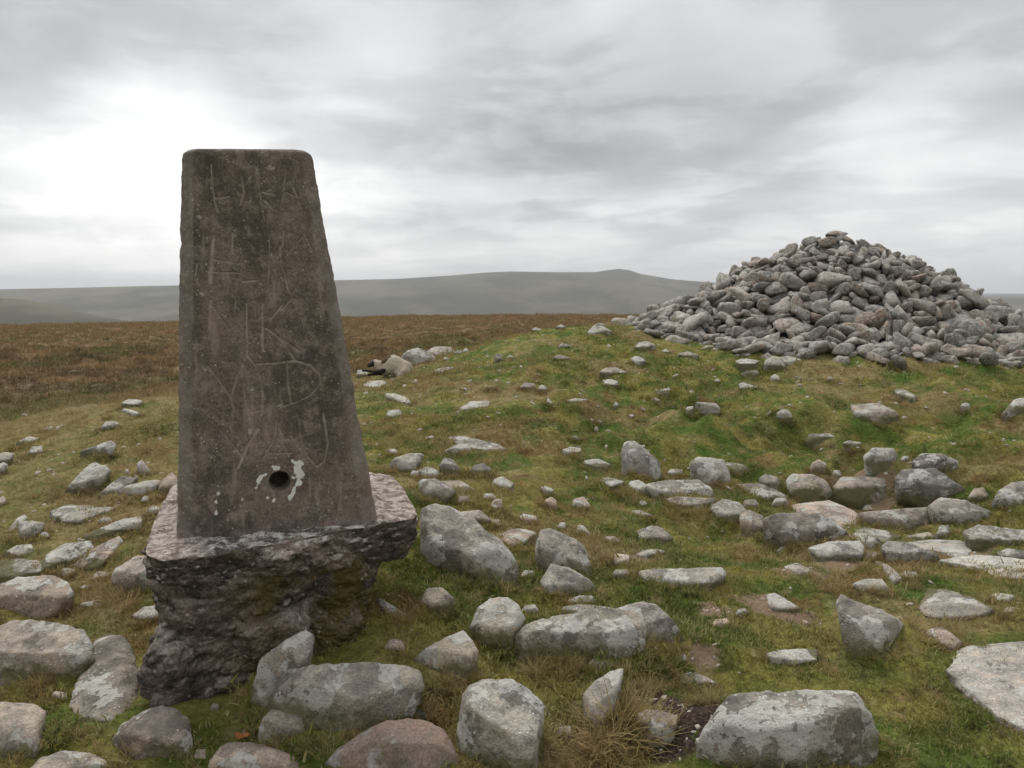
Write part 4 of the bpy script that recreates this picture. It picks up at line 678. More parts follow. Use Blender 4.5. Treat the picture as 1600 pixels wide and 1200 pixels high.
-1717 -2291 79 41 31 -25 -80 23 0, -66 1749 713 87 -18 -44 3 22 4, -1184 -1899 469 92 29 -11 19 34 8, -3186 59 44 13 21 -45 -85 27 4
-2280 637 339 92 -35 11 7 24 11, 1309 -2099 330 48 -19 -67 51 22 9, -2805 -335 139 58 64 -11 -47 30 17, -1672 -615 652 73 49 5 -45 22 1
-2149 -750 490 61 -24 33 67 30 8, -201 3203 18 1 19 20 -95 26 13, 2663 230 141 66 11 -1 -73 23 16, 2263 -2338 -7 33 30 85 26 26 17
1716 -1588 389 8 57 73 35 31 11, -2697 -1121 153 89 -19 21 33 38 13, -1607 -1540 387 55 -2 -16 81 26 7, -1473 2013 240 4 5 -96 -25 27 17
2973 659 163 71 -67 6 17 15 4, 590 2612 186 21 -57 -28 73 20 8, 2590 -1792 39 22 -7 -32 91 30 12, -1562 -1082 665 97 -17 -11 4 31 8
-2210 149 417 26 -40 4 -87 24 3, -2034 1925 106 45 17 -33 -80 36 0, -2158 -1695 217 83 34 1 42 26 17, -2340 -2149 21 96 15 -8 16 22 5
1057 719 965 46 -79 -10 37 27 2, 316 -2818 205 69 8 69 14 36 9, -111 1615 836 45 21 -56 65 22 9, 1267 2037 367 4 -38 -59 -69 36 4
1634 2158 97 27 92 -20 -15 36 7, -1662 693 620 80 -12 -50 -27 17 16, -1093 1326 741 21 36 -82 -38 26 3, -488 -763 1162 19 35 -91 -5 20 3
660 2900 13 29 -10 -9 -94 36 15, 2090 1851 318 57 51 62 -1 28 9, 2513 -808 213 10 41 82 36 22 4, 2065 1517 194 19 -31 -41 83 16 6
1856 460 606 42 80 36 19 39 0, -3157 178 72 17 10 -73 64 20 3, 96 -2301 454 45 -72 31 -40 16 16, -709 1735 584 48 28 67 47 20 12
-1430 1834 344 27 57 -67 36 33 15, -367 2189 439 37 -18 -1 -90 42 0, 2683 -1122 197 91 -18 -18 -29 35 12, 43 -1968 628 12 -7 -64 -74 25 12
-2468 1728 31 1 6 72 67 27 4, -1349 902 801 68 -33 -6 -64 36 1, 2276 -1415 174 28 -39 71 -50 30 16, 3288 -456 120 93 -1 11 31 30 12
-394 -1213 959 14 -79 -55 18 22 12, -1445 1332 532 62 -13 -25 -72 30 2, -750 188 1183 89 -35 -17 -20 17 7, -1945 1066 390 24 15 95 -5 26 10
-397 -3005 112 83 48 23 7 29 2, 427 -1201 975 2 24 96 1 27 16, -920 -619 1018 96 15 -15 -14 23 1, 1142 192 1022 26 88 -27 24 23 3
-2288 270 340 50 60 -55 -26 19 4, 2445 1268 119 51 -20 77 29 17 2, 2703 -59 292 67 -70 14 13 26 3, 623 -1007 963 62 56 -10 -52 27 0
-1418 2638 16 89 -34 -26 11 28 9, 420 -1035 1056 62 62 -39 24 19 10, 442 -1901 517 74 41 -5 50 19 0, 257 -3180 114 16 44 16 -86 24 14
474 -3009 172 28 36 -35 81 40 13, -1554 -1965 357 91 -4 -9 -39 38 5, -2957 1104 58 79 58 2 12 35 7, 691 -2336 468 76 -43 5 46 29 2
-34 3121 88 52 -2 -83 -16 32 16, -258 -2853 220 43 32 -68 -47 29 14, -669 -1855 494 84 31 8 -42 20 15, 275 -1642 690 74 -22 -45 43 33 7
2201 -1108 371 8 9 -88 45 34 13, 1466 153 878 7 -15 -25 94 32 13, -957 2975 -8 7 15 -6 -97 26 5, 1451 2439 92 95 -24 10 -12 38 11
1419 873 636 17 78 -58 -1 27 10, -2618 -572 265 55 -62 -49 23 18 13, 1787 -2658 88 11 -48 -14 85 33 14, 2856 -787 27 6 97 -15 15 19 16
-1146 -2965 88 87 19 16 39 32 2, 2015 1941 108 18 -35 1 -91 26 6, -1380 406 864 38 -4 24 -88 20 14, 2673 1594 14 75 -63 5 -13 23 4
-546 -2512 322 7 26 -65 -70 38 3, 1122 2474 110 2 46 84 -23 24 2, 974 2105 355 25 -6 -81 -51 22 4, -2390 2435 43 25 11 94 -14 28 12
-2582 -810 234 90 -9 -4 41 31 9, 2429 2205 -9 1 3 17 -98 21 13, -1317 -2721 172 58 72 -26 25 32 3, 2671 478 290 56 -1 18 -80 31 16
-200 -3252 50 61 9 -3 -78 32 13, 1918 -1278 436 82 -37 23 -34 25 1, 1949 -2354 161 94 7 16 -27 30 17, -1215 984 752 1 -55 19 80 20 14
1869 -2031 332 59 40 60 -34 35 4, -1578 -2046 444 14 -32 -43 82 16 3, 2076 -674 448 17 17 -83 -48 41 10, -62 1922 554 83 0 -40 -37 21 1
2125 -530 412 95 13 17 20 26 7, -749 -3002 141 12 -63 -51 -56 24 2, -2684 -1550 1 64 20 -3 73 33 10, -2712 804 180 16 -22 -95 10 18 1
-864 -3276 92 11 10 2 -98 28 13, 2656 723 287 69 38 -18 -57 29 0, 1355 -2876 -18 65 -16 16 -71 18 11, 2723 948 74 98 -7 -6 -5 20 16
686 -2794 25 95 25 0 -14 22 10, 1058 1756 454 3 -10 88 44 18 1, 1140 -2631 109 57 35 5 -73 30 17, -2647 290 233 57 -67 -36 28 31 17
1857 -1752 233 79 -7 10 -58 20 13, 3248 274 19 24 2 5 96 26 17, -1839 658 490 26 -27 -35 84 23 6, 75 2305 444 24 17 -24 92 40 6
-2276 -1269 281 58 21 -76 -15 26 14, -1055 -875 875 19 -89 37 10 31 5, -534 201 1353 19 -13 89 37 27 17, 2449 -2309 20 53 -42 -55 48 28 1
-1559 -587 745 69 63 -5 -33 27 5, -188 1771 631 43 -19 5 -87 30 16, 710 -2124 522 67 -21 -16 68 36 5, -1807 -2489 63 56 -30 -66 38 16 14
2852 369 148 57 -49 40 50 27 14, 165 3151 -7 94 -12 -9 26 22 6, 2161 181 538 28 94 -13 -6 43 1, -3033 -465 144 5 5 -9 98 38 2
-239 1570 790 91 -12 36 5 26 5, 1174 2869 33 92 -17 -32 -8 27 5, 702 -1387 755 5 53 -79 -27 26 4, -823 1428 703 21 73 58 -26 22 7
-373 1261 936 57 -22 38 68 27 9, -801 2156 293 84 2 -16 -50 16 10, -2246 -1594 108 72 -8 -11 66 30 5, 1330 -3026 85 4 -96 -22 -5 35 14
282 2154 425 15 90 36 -12 30 6, 2142 1066 314 17 91 34 -9 36 9, 83 -2338 314 11 66 67 30 22 16, -1929 -1985 235 27 -8 -38 -87 34 8
-961 2523 138 95 -4 -23 -13 29 11, 734 -2744 177 94 -15 -7 28 33 5, -2288 762 426 4 -3 -5 -99 41 0, 2421 -432 324 48 75 -6 42 26 4
-611 2960 55 13 79 -57 6 46 14, 980 -1365 683 2 22 -90 -36 17 1, -765 -1252 787 75 16 16 -60 15 17, -1729 -1768 469 31 38 -69 -52 32 13
-2087 -70 444 16 -35 20 89 32 0, -1917 -2054 113 8 -4 -25 95 29 17, -60 -2986 97 94 -4 21 -21 39 16, -1889 1248 420 14 7 26 -94 33 1
515 1500 767 60 -56 48 -28 27 0, 1531 1511 448 4 -47 -87 -7 30 5, 2613 -1377 152 21 96 -8 12 36 9, -3027 -925 77 97 -21 -1 2 26 2
341 -172 1464 77 -18 42 -43 20 6, 929 147 1202 15 65 59 -44 24 12, 1472 -638 804 70 29 -53 36 24 11, 2209 -1935 161 81 -7 -25 -50 29 11
-2809 -671 59 91 27 -16 23 18 8, 1280 -220 922 7 -15 96 20 25 7, -1511 -2804 1 69 -18 3 -69 22 15, -2748 -134 249 5 36 63 -67 36 4
2963 732 83 97 7 -2 16 22 5, -2066 1516 196 53 -17 14 81 16 8, -2570 952 76 67 8 -9 -72 26 10, -1283 -359 956 6 -92 -25 -27 27 14
-528 775 1100 81 54 -16 -3 22 9, 1779 -2379 32 16 93 0 -31 20 15, 461 2656 152 9 74 -63 19 32 1, -3022 1400 59 95 19 -13 13 25 16
-324 -1445 808 57 -31 -16 73 26 14, -2741 1 147 56 -4 -23 78 33 7, -2487 -1894 23 48 -16 -26 81 25 11, 1778 -872 522 77 -8 -21 58 16 7
1505 -1384 467 8 67 -61 -40 27 7, -2501 424 258 82 16 26 -46 22 1, 3073 -1058 0 95 -14 14 19 22 11, 1705 1590 356 60 -4 10 -78 30 10
-1545 -60 751 22 24 25 -90 17 5, 3096 471 51 34 -12 36 -85 25 4, 1970 -1290 323 17 -24 -77 55 23 15, -179 654 1329 10 -44 77 43 27 2
1902 -2263 93 12 41 86 24 17 5, 565 -3255 101 18 -13 -89 37 37 17, -645 -2012 458 21 -56 5 79 16 13, 932 514 1078 3 -8 80 57 17 8
-977 -2456 194 11 77 54 31 24 0, -2901 -1134 103 23 55 14 77 25 11, -2477 1886 2 3 -19 24 -94 24 12, 1643 2720 -6 52 70 28 37 20 5
-655 -1621 733 21 96 -3 6 50 3, -2271 1026 251 68 2 -13 -70 25 2, 1946 -1924 267 81 38 -26 34 36 0, -384 -2650 348 17 55 -65 47 39 11
1465 482 791 15 45 5 -87 29 14, 3188 -704 90 37 88 9 23 18 15, 984 -162 1100 26 29 -14 90 27 15, 2291 -1285 301 29 13 90 -24 36 14
-2436 1314 234 70 0 -13 -68 40 5, -31 -1962 491 70 -10 10 69 31 14, 3253 -228 82 64 63 36 19 34 0, 540 -2306 430 71 -39 -54 19 26 5
1970 -516 582 65 45 6 60 35 0, 2702 -119 169 41 -8 5 89 35 16, -2459 -1054 292 54 9 3 -82 24 8, -3198 810 77 18 93 -10 28 22 6
-977 -2019 375 5 15 97 7 31 15, 1611 1717 292 32 17 39 84 28 8, -127 -855 1132 33 -90 -26 -4 22 15, 1735 -2990 44 54 45 -18 67 24 12
982 1140 867 19 81 -52 16 27 1, -1413 -2762 16 12 -37 -87 26 32 6, -556 -1838 632 79 50 6 32 29 4, 2466 -56 468 27 27 -91 4 36 4
1255 1520 606 4 29 92 21 50 4, 773 -2511 370 60 6 -30 73 50 14, 1364 -1059 746 65 -13 22 70 42 7, 2500 487 373 10 22 -77 -58 32 12
-719 -497 1177 9 -36 -92 -2 27 13, -775 -970 965 45 -80 -37 10 21 5, -2503 -1509 114 67 57 46 4 23 1, -1259 1548 638 54 -9 31 77 28 14
-931 -1313 815 62 -12 13 -75 44 16, -970 991 872 58 70 29 -26 20 9, 1110 -1578 553 74 0 28 -60 16 3, 1894 1147 443 18 63 -71 19 35 5
2002 1123 345 21 -52 0 81 23 10, 2798 -1521 58 31 5 -12 93 30 17, 2946 1350 78 22 -24 -19 91 50 16, -1021 -2745 74 15 10 70 -68 34 10
1107 -3041 7 31 19 -23 -89 25 6, 2672 1210 126 12 9 3 98 26 10, -2150 480 452 25 -4 64 71 22 2, 3026 1065 106 7 -95 -18 20 28 5
-2917 572 122 75 -6 4 -64 30 6, 1114 -2367 364 11 -1 35 -92 42 17, -3131 -645 144 82 -48 9 -26 30 14, 1999 -325 528 66 19 -3 71 26 12
-1806 -1775 346 34 -42 -83 8 29 0, -2660 -666 108 64 -49 -57 3 15 9, 1119 -2820 19 54 4 20 81 24 6, -1563 -2563 107 83 27 46 11 30 7
915 -405 1059 14 -68 -71 1 20 10, 2816 1019 148 84 -22 -10 -47 25 13, -1422 1567 489 28 -36 -14 -87 31 6, -2112 -2351 9 32 -4 -23 -91 20 17
707 -501 1178 23 40 -75 -46 27 1, -1697 2149 90 92 -18 -10 31 22 10, 181 -2166 439 53 3 37 -75 28 13, 475 1948 601 21 30 -92 -6 49 1
788 -980 932 34 -26 3 -89 27 0, -943 -3071 125 18 27 -14 -92 34 14, 2943 -506 162 67 -35 51 -38 22 11, 179 -1304 910 73 -38 7 54 16 1
822 -1658 712 51 42 53 51 34 4, -1874 -1523 406 76 4 29 56 25 17, 3051 46 123 90 -29 15 -24 35 16, 701 930 1060 12 -7 -57 79 27 9
-1190 -262 1000 15 96 7 -15 24 7, 2722 867 223 49 84 -15 -4 23 12, 2405 -202 378 25 -24 61 -70 21 1, -859 -2417 203 32 23 8 -90 24 7
2357 143 421 82 10 33 -43 18 14, -691 516 1161 28 -46 83 -4 27 2, -2288 -1868 103 7 17 17 -96 29 10, 1128 -41 1085 11 -75 -56 30 27 9
-185 2820 75 45 -10 50 72 24 9, 1474 -1710 492 4 -14 -60 78 16 1, 2832 91 186 11 36 -89 -22 35 15, 111 2045 429 5 9 97 -15 17 10
-1969 493 449 24 -21 -18 92 15 17, 2057 -2105 237 39 26 53 -69 30 8, -2543 -777 327 95 -10 8 -24 37 10, 1833 225 595 97 -6 17 4 19 6
-796 3016 23 37 -66 -62 -14 24 3, -655 1441 751 84 46 -4 -24 27 17, 2509 1125 179 89 12 -33 -26 30 1, -356 -1971 499 67 14 -28 65 19 15
-1270 -2289 166 29 -81 46 -17 19 5, -2344 -1482 151 41 77 30 35 22 4, -2361 -950 374 71 -29 21 59 27 4, -1019 -2401 317 23 26 -20 -90 40 0
-1116 1446 557 67 -16 -11 71 20 2, 1292 -2638 209 84 41 -5 31 22 2, 2539 763 326 74 -11 24 -60 26 1, -1413 1310 655 15 87 0 45 16 13
-1461 472 787 38 29 -87 1 24 4, 619 -2803 285 37 -10 -6 -91 30 16, 2297 1979 54 9 5 53 83 42 9, -100 -2227 346 19 15 -95 -13 17 14
-1101 -1633 582 35 -62 1 -69 26 17, 1270 126 898 67 1 12 -72 24 6, 1251 2616 80 80 -54 -17 -12 29 16, -942 2192 339 12 81 16 -54 28 11
-1977 -166 509 40 12 -1 -90 15 12, 2467 1703 141 68 45 43 -36 28 14, 2598 -1587 131 69 31 0 -64 28 17, -2869 -662 137 92 -19 -24 -19 29 9
1304 1768 384 32 -8 75 56 24 9, -254 313 1465 96 -7 -23 -2 27 5, -1623 -1758 319 97 8 -15 10 23 1, -1914 -2371 121 53 69 -43 18 22 4
611 -861 1097 13 27 -32 89 27 0, -2710 -295 246 26 16 -79 51 30 2, 2316 1293 316 29 19 -63 -69 39 16, -676 -3165 51 12 -90 0 40 20 9
-2407 2082 91 2 -74 65 -9 41 14, -2390 345 385 34 -82 -20 40 18 13, -374 812 1131 51 -10 17 83 19 13, -2325 -1107 317 23 -91 -28 16 25 3
1324 118 1003 71 66 -18 -5 27 4, 319 -2361 357 92 -14 11 31 32 6, 2390 -1533 247 47 56 -66 10 28 16, -1292 123 878 12 -63 73 -17 35 10
-2384 -640 406 68 43 -45 -36 37 16, -974 1663 592 5 -49 -81 -29 26 13, -2580 585 311 38 25 -88 -4 25 16, -1357 2426 106 45 10 37 79 30 16
2850 -1109 58 88 -25 26 -27 32 3, -2712 74 293 9 -21 -15 95 45 1, -751 -1096 925 94 20 7 23 23 15, 352 -1961 557 75 -15 -50 37 31 17
240 1736 665 85 27 -34 27 27 15, 981 -1665 551 31 -72 -60 -1 27 8, 2438 -264 259 10 -50 -85 -1 17 0, 1824 2324 33 53 -15 6 -82 28 6
-2183 -2059 148 75 -55 -12 31 33 16, -1954 2197 105 39 32 -76 -38 32 15, -167 -1026 1081 58 29 -28 -69 22 8, -435 1522 764 4 -34 84 -41 33 9
1846 -2367 71 77 17 26 54 23 2, -936 -2821 223 89 -38 17 10 28 5, 2404 -1196 193 45 -45 67 -36 20 12, 2629 968 124 89 3 -6 -43 38 10
85 -854 1178 41 73 29 44 27 9, 27 -2842 95 25 24 -91 17 15 3, 618 -1949 548 4 -68 -5 -72 20 0, 1551 -589 701 13 -94 28 7 20 12
-1636 -750 640 84 51 -3 15 26 3, 1122 2709 143 89 22 34 16 32 7, 475 -2593 346 75 1 -19 62 25 1, 736 -81 1265 90 -7 0 -41 27 10
1601 -1007 725 16 -93 -29 -13 18 14, -492 -1432 816 21 61 -65 -37 27 12, 1182 -3237 34 38 20 -4 89 31 8, -2527 215 302 4 -87 -25 -39 23 16
2901 -212 157 10 25 -4 95 29 14, 720 -3118 177 0 -2 3 -99 34 5, 1128 -318 1051 23 -56 76 18 27 11, 518 966 1055 51 -25 -33 -74 27 6
1928 275 658 7 42 -83 -32 27 11, 812 2243 351 88 -10 15 -41 20 6, -2717 -1570 203 56 26 -37 -68 50 8, -2235 1606 153 36 -23 21 87 26 14
-1192 76 1000 12 31 92 -12 27 16, -506 -159 1361 14 17 -20 -94 27 2, 2130 -474 552 34 71 60 -1 32 8, 932 808 985 81 -41 14 37 26 4
-1347 1298 598 38 62 -66 -15 23 10, -69 2334 361 13 85 -49 6 23 11, -2302 1287 330 70 31 35 52 21 6, -1883 -2286 12 97 2 9 -20 25 15
-1397 -631 831 83 -15 22 -46 27 13, -1870 -1299 517 91 9 17 -34 42 2, 1292 -2075 435 21 8 -93 27 29 9, -2842 -30 64 28 62 72 -6 18 12
163 -2826 43 28 -48 -82 7 15 16, 3090 602 97 89 -28 17 -28 22 5, -1727 989 487 49 34 65 46 20 3, -1826 1968 160 98 6 6 13 28 9
-1685 2299 133 4 -84 24 -46 32 16, -2673 926 182 7 6 51 84 22 13, 2091 -1967 200 32 -61 1 -71 15 8, -248 -2034 472 41 46 -54 -55 24 9
1397 2262 179 63 59 -24 -42 23 15, 2324 1672 237 27 -84 44 -12 26 4, 2774 -854 165 66 14 52 -51 36 5, 1379 1167 683 7 24 -15 -95 28 8
-1120 -1079 796 13 40 77 -46 25 8, 469 2994 97 58 -31 -65 -36 30 14, -2537 1008 251 61 17 -4 76 29 1, -2664 461 289 94 28 4 -9 18 12
2050 -1794 239 33 -1 -10 93 34 6, -2942 -332 221 95 20 -15 -15 26 3, -2040 -615 481 16 -25 7 -94 15 8, -771 -2493 213 6 84 5 52 18 13
-1727 -1645 389 95 -6 -22 -13 16 9, 1452 1629 523 7 -36 92 3 25 16, -2561 -1425 5 68 47 -42 -34 15 9, -357 -2753 157 37 7 -71 -59 36 12
2828 493 109 98 -10 5 -12 34 9, -1739 1330 415 40 -67 -37 -48 15 6, 792 1964 447 34 28 -86 22 18 4, 1195 -2160 296 16 77 27 53 28 9
-990 -732 991 7 97 10 -15 26 1, -2963 -789 202 12 -72 43 -51 32 14, 527 -2767 186 75 40 48 17 28 9, 1032 -2633 187 36 -62 35 -59 28 16
-1066 -2868 154 11 -19 19 -95 27 4, 2206 -786 449 70 -30 1 64 30 3, 477 -2070 450 6 58 -79 10 28 5, 1925 -1399 399 78 -38 10 -47 23 7
1105 -1450 592 19 9 -61 -75 23 3, 1841 -1055 491 2 -70 -68 -17 24 2, -609 1901 555 10 10 -69 70 18 8, 2427 -726 275 4 93 32 9 26 11
-1840 -1872 277 49 -23 40 73 20 3, -1530 -2934 106 20 88 -41 3 29 7, -527 -1896 515 96 15 7 20 27 7, 2126 983 437 4 44 -85 -25 30 13
-1743 -2230 159 30 82 29 38 24 1, -922 1358 710 74 19 -43 -46 28 6, -1299 -2191 372 43 -88 -8 16 24 11, 200 -1974 663 61 52 10 57 36 2
606 -1344 857 13 89 -31 -28 26 9, 1115 1893 408 32 16 -19 -90 27 8, 2233 -1607 124 4 36 -57 72 18 16, -2722 -533 161 69 -25 -25 -62 20 13
1961 -2368 -7 48 -17 7 -85 25 16, -2067 -1659 310 61 -3 8 -77 23 16, 2114 -1382 378 70 3 35 -60 30 16, 1251 -355 925 28 92 11 -22 25 17
-2854 366 215 24 1 -33 -90 44 15, 1523 -2632 158 8 5 -39 91 38 7, 3150 -767 163 92 18 -8 -32 24 12, -689 -1749 632 84 -37 -11 -34 23 10
134 -1174 1025 58 21 -3 -77 22 13, 1758 1569 280 97 -12 13 2 22 1, -617 -1085 953 38 26 7 87 22 15, 1278 371 953 24 -48 59 -59 27 8
2978 463 195 87 -27 31 -21 26 16, 406 2471 208 25 18 -80 -49 16 3, 1358 -1479 480 24 24 45 81 17 3, -90 1607 737 13 23 -95 8 22 7
2426 -1776 52 43 -47 72 25 27 10, -1636 1765 322 39 -56 -71 8 22 12, -1290 1662 500 28 51 -80 5 41 0, -1517 -931 712 61 -45 -16 -62 30 12
2772 655 203 48 9 -6 -86 28 8, -2472 1535 82 83 -25 26 41 17 4, 2682 -474 301 14 55 81 -7 15 11, -3007 967 98 56 -80 -11 6 30 13
-943 343 1067 82 12 -50 20 18 2, 1164 -1550 645 43 -3 9 -89 36 7, -1771 489 565 77 54 28 13 18 3, -2866 1448 -4 6 -73 66 10 15 5
864 2888 125 95 -24 3 -12 44 12, -142 1247 927 41 87 -21 9 20 6, 1952 -1755 382 73 -62 -3 -23 29 4, 430 1086 1055 47 -82 -16 25 25 14
-1938 -613 543 62 -23 25 -69 32 9, 1007 1036 805 84 6 46 25 22 9, -2240 -1781 109 61 -24 -50 -55 18 15, 412 2131 500 79 38 39 24 40 1
-637 -1344 785 18 -24 83 44 25 7, -2402 -348 374 75 63 3 11 29 0, 2520 1484 168 26 -32 83 -35 42 13, -2073 885 351 60 20 1 76 15 11
-374 -3165 127 76 52 -3 37 37 12, -1199 -2637 175 29 81 40 28 24 2, 2491 -1249 163 26 -35 89 -7 29 10, 1065 -2991 85 66 56 -6 48 28 0
1464 674 688 19 -48 11 -83 24 9, -2847 -982 142 87 46 -10 -7 22 6, 423 -2635 239 2 9 -1 99 24 14, -172 -2910 230 70 -57 -39 9 26 6
-2533 -2059 71 38 12 43 80 29 13, -1715 45 659 21 44 -85 -14 21 0, -1766 2165 158 10 80 -51 -26 20 11, -574 -645 1114 19 -88 -35 -21 16 1
2276 -893 292 59 10 27 74 25 1, 2255 214 368 34 -8 0 93 18 7, -1587 -2747 103 13 -26 79 51 24 6, 2002 2279 125 19 94 -20 17 45 14
1609 672 728 95 -23 -15 7 22 12, -1206 2405 148 34 59 -72 9 29 5, 1035 1234 739 80 40 -16 -39 19 12, 872 -2353 321 56 78 3 24 23 2
1617 -1218 468 46 16 -10 -85 23 15, 349 1496 709 5 50 77 -37 19 15, 610 1148 906 42 28 -83 18 23 15, 1522 931 720 75 1 -41 -50 37 2
1466 -1561 557 13 -56 -69 -42 28 13, -1234 -1809 599 5 -40 -91 -2 31 6, 2674 113 239 68 -42 -58 12 19 17, 225 -2677 269 2 63 -73 25 24 8
764 2557 239 49 -8 85 -2 26 0, 2098 347 487 22 -45 -52 -68 29 1, -850 1883 479 10 21 -40 -87 26 8, -1711 1920 273 93 13 5 -30 34 5
598 -2177 549 42 -33 -17 82 23 6, -2221 -524 526 55 -11 -2 -82 29 12, 353 810 1153 83 48 -24 -8 22 17, -1928 605 552 90 20 -36 -8 36 2
-1738 309 664 11 -54 82 4 32 17, -1954 -1755 337 21 14 -95 -14 24 11, 1195 -191 1003 13 -44 88 -3 27 8, -473 -1956 565 25 0 -93 -24 19 13
-1483 969 691 33 -40 -79 28 26 12, 1546 -761 776 51 47 -36 61 40 6, -3013 38 191 65 57 25 -41 28 11, -1006 -2055 488 43 65 45 42 42 3
1222 -18 945 89 13 11 39 27 15, -2692 -500 257 54 -42 12 71 28 7, 2564 -566 350 81 -52 1 25 23 4, -2320 -1375 219 35 9 26 88 19 5
542 -1099 961 45 -76 43 -12 27 13, -1818 -727 600 4 -43 85 28 24 3, 153 -1879 545 2 4 -99 -1 20 1, -1984 1579 318 9 -91 21 -32 39 0
2103 2050 179 31 19 72 -58 22 13, -2306 402 435 58 28 -53 -53 34 10, 1666 673 640 28 6 -15 -94 24 11, -1324 -2004 527 59 20 43 -64 32 16
-2478 697 218 39 81 -41 2 19 17, 1032 -1470 747 12 -14 0 -97 38 2, -2117 371 416 27 14 29 -90 21 6, 2739 408 210 68 -18 -13 68 34 10
58 -1334 927 72 23 -25 -60 27 16, -1058 1867 497 22 47 84 -10 33 2, -647 -1429 781 58 26 63 -42 27 7, -386 480 1321 90 -35 -15 -16 26 17
-71 -1354 880 34 27 60 66 27 3, 633 1796 567 77 56 25 -1 23 12, -2379 1607 113 44 -31 32 -76 22 6, 480 841 1085 6 22 -42 -87 15 14
-795 -2690 217 85 0 10 -49 44 9, -2417 867 311 25 -81 -51 8 40 8, 1687 -384 711 26 85 -43 5 25 15, -257 -2300 397 86 23 1 43 40 5
-748 -1283 862 0 94 27 -17 27 7, -229 -1977 617 67 13 42 58 34 14, 2382 -725 519 85 3 39 -31 44 14, 2055 1177 257 9 95 -24 -8 16 8
-1251 695 922 32 14 -21 90 27 3, 2455 1013 277 87 -7 -41 23 32 9, 3114 276 103 1 -99 -6 0 28 8, 2268 -1812 314 46 -57 -66 9 30 3
-672 952 954 24 73 -62 11 27 6, -1595 232 715 69 -19 -54 41 24 9, -668 -2165 429 14 -26 -38 87 21 10, -23 -2171 503 67 -8 -32 65 32 4
-2932 -48 24 76 41 -26 -41 23 1, -332 2073 611 33 11 2 -93 48 14, 1358 -1413 560 79 10 57 15 19 1, -1181 495 872 13 21 95 12 16 9
1489 -986 617 46 79 33 18 23 12, 1738 2439 132 21 -89 37 -4 30 2, -329 2992 48 14 -59 -75 22 26 2, 1359 -1949 404 89 37 -11 -18 33 13
-1060 -956 1004 30 -32 -86 20 27 5, -2075 -508 469 36 -56 69 -24 23 3, 1967 -970 411 21 -71 -65 11 20 2, -1230 -764 849 29 -37 18 -85 20 4
-1278 -2163 263 70 -11 25 -64 26 7, -1512 1754 339 50 -79 24 20 19 0, 1159 606 951 86 -21 -35 -26 25 12, -394 -1955 626 20 -92 -22 23 33 5
-1839 -1979 358 20 -96 -5 12 28 7, -2159 -1108 427 65 45 -35 -48 20 1, 49 1736 634 41 28 34 78 22 2, 124 -2553 216 10 -39 -83 -35 21 9
71 946 1144 82 14 -31 -44 26 0, -2261 -385 436 54 -60 22 53 25 2, -1329 -517 821 42 13 17 87 21 10, 389 2453 313 20 6 73 64 40 9
1325 287 869 94 1 -25 16 18 17, 2558 -932 352 77 19 -3 59 46 8, 2307 14 533 4 -15 -93 31 24 5, -330 1739 688 33 72 59 8 27 15
2321 -708 361 23 60 69 30 30 3, 1085 -861 915 67 62 22 31 24 1, -551 551 1264 41 -75 -49 -8 27 9, -868 2009 573 29 54 -56 54 38 14
-2491 -822 429 58 -14 20 77 30 5, 2036 1734 246 50 -31 -27 75 28 12, 333 -2282 489 14 -27 -82 -46 40 3, 2426 205 304 20 23 55 -76 16 2
1632 2022 231 6 -23 95 -17 44 7, 1099 2387 183 29 21 -2 -92 20 6, 1343 -1753 627 64 30 20 66 42 11, -2059 860 503 18 49 80 26 27 5
-59 -1870 572 11 -9 -45 -87 20 15, 2478 -1442 179 82 1 -37 42 23 9, 17 -97 1623 16 -84 -49 -12 19 2, 377 -1233 888 30 -77 -53 -16 24 14
520 -2540 235 34 83 -24 -35 20 0, -19 2114 463 13 -95 -4 24 23 8, -2087 -1510 250 1 -69 -59 40 18 9, 805 876 1007 10 -39 84 -34 27 6
1143 -1162 771 15 -72 -30 59 19 14, -1074 -331 1029 11 -73 -65 -9 26 5, 353 -2183 388 88 27 -31 18 20 2, 3056 803 156 5 44 86 23 48 10
1741 -1726 464 28 -17 -54 76 39 6, 1891 -2478 238 25 -82 -46 -18 31 14, -2186 1406 256 55 38 -70 -18 29 13, -940 -1789 590 3 -6 -52 84 26 17
1629 -247 707 44 -8 -41 -78 23 0, -1076 983 815 45 43 -64 -43 27 3, -523 -1156 941 32 81 44 16 15 1, 982 -2252 419 23 89 36 -3 28 15
2792 1359 240 46 58 -64 -14 50 4, 2178 1877 173 84 49 -12 12 27 13, -2128 101 583 31 -66 9 -66 28 14, -1884 1822 194 11 -19 -33 91 24 9
617 -2949 239 2 49 86 -5 20 11, -110 -1606 703 6 -55 -82 6 29 2, -1766 785 563 66 12 35 -64 24 6, -187 -2489 404 20 76 -20 -57 32 9
-2001 31 509 53 41 -12 72 18 4, -1131 401 941 12 -60 -76 15 23 16, -2492 -1384 248 35 11 38 84 31 4, 2289 -1659 194 33 -2 -85 -39 38 0
52 2204 551 23 -20 -93 11 33 13, -1233 1329 657 19 22 -89 32 28 4, -2173 1091 350 34 16 34 85 28 13, 2570 -255 385 86 48 6 5 34 16
-895 -1152 901 99 -2 6 -2 17 8, 651 -149 1284 61 10 -7 77 27 9, -523 -762 1066 2 -26 -40 87 16 7, -859 1573 652 43 10 47 -75 22 5
994 -681 1053 55 -42 67 -22 22 9, 6 673 1275 10 46 -55 67 25 9, -274 -949 1228 56 -19 29 -74 27 9, 1508 -90 888 31 3 -43 -83 27 8
-550 -871 1110 22 91 22 23 27 10, 431 -1518 803 35 -34 -15 85 27 13, -1273 273 960 41 -39 81 7 26 2, 187 -1568 753 46 50 -61 -39 20 13
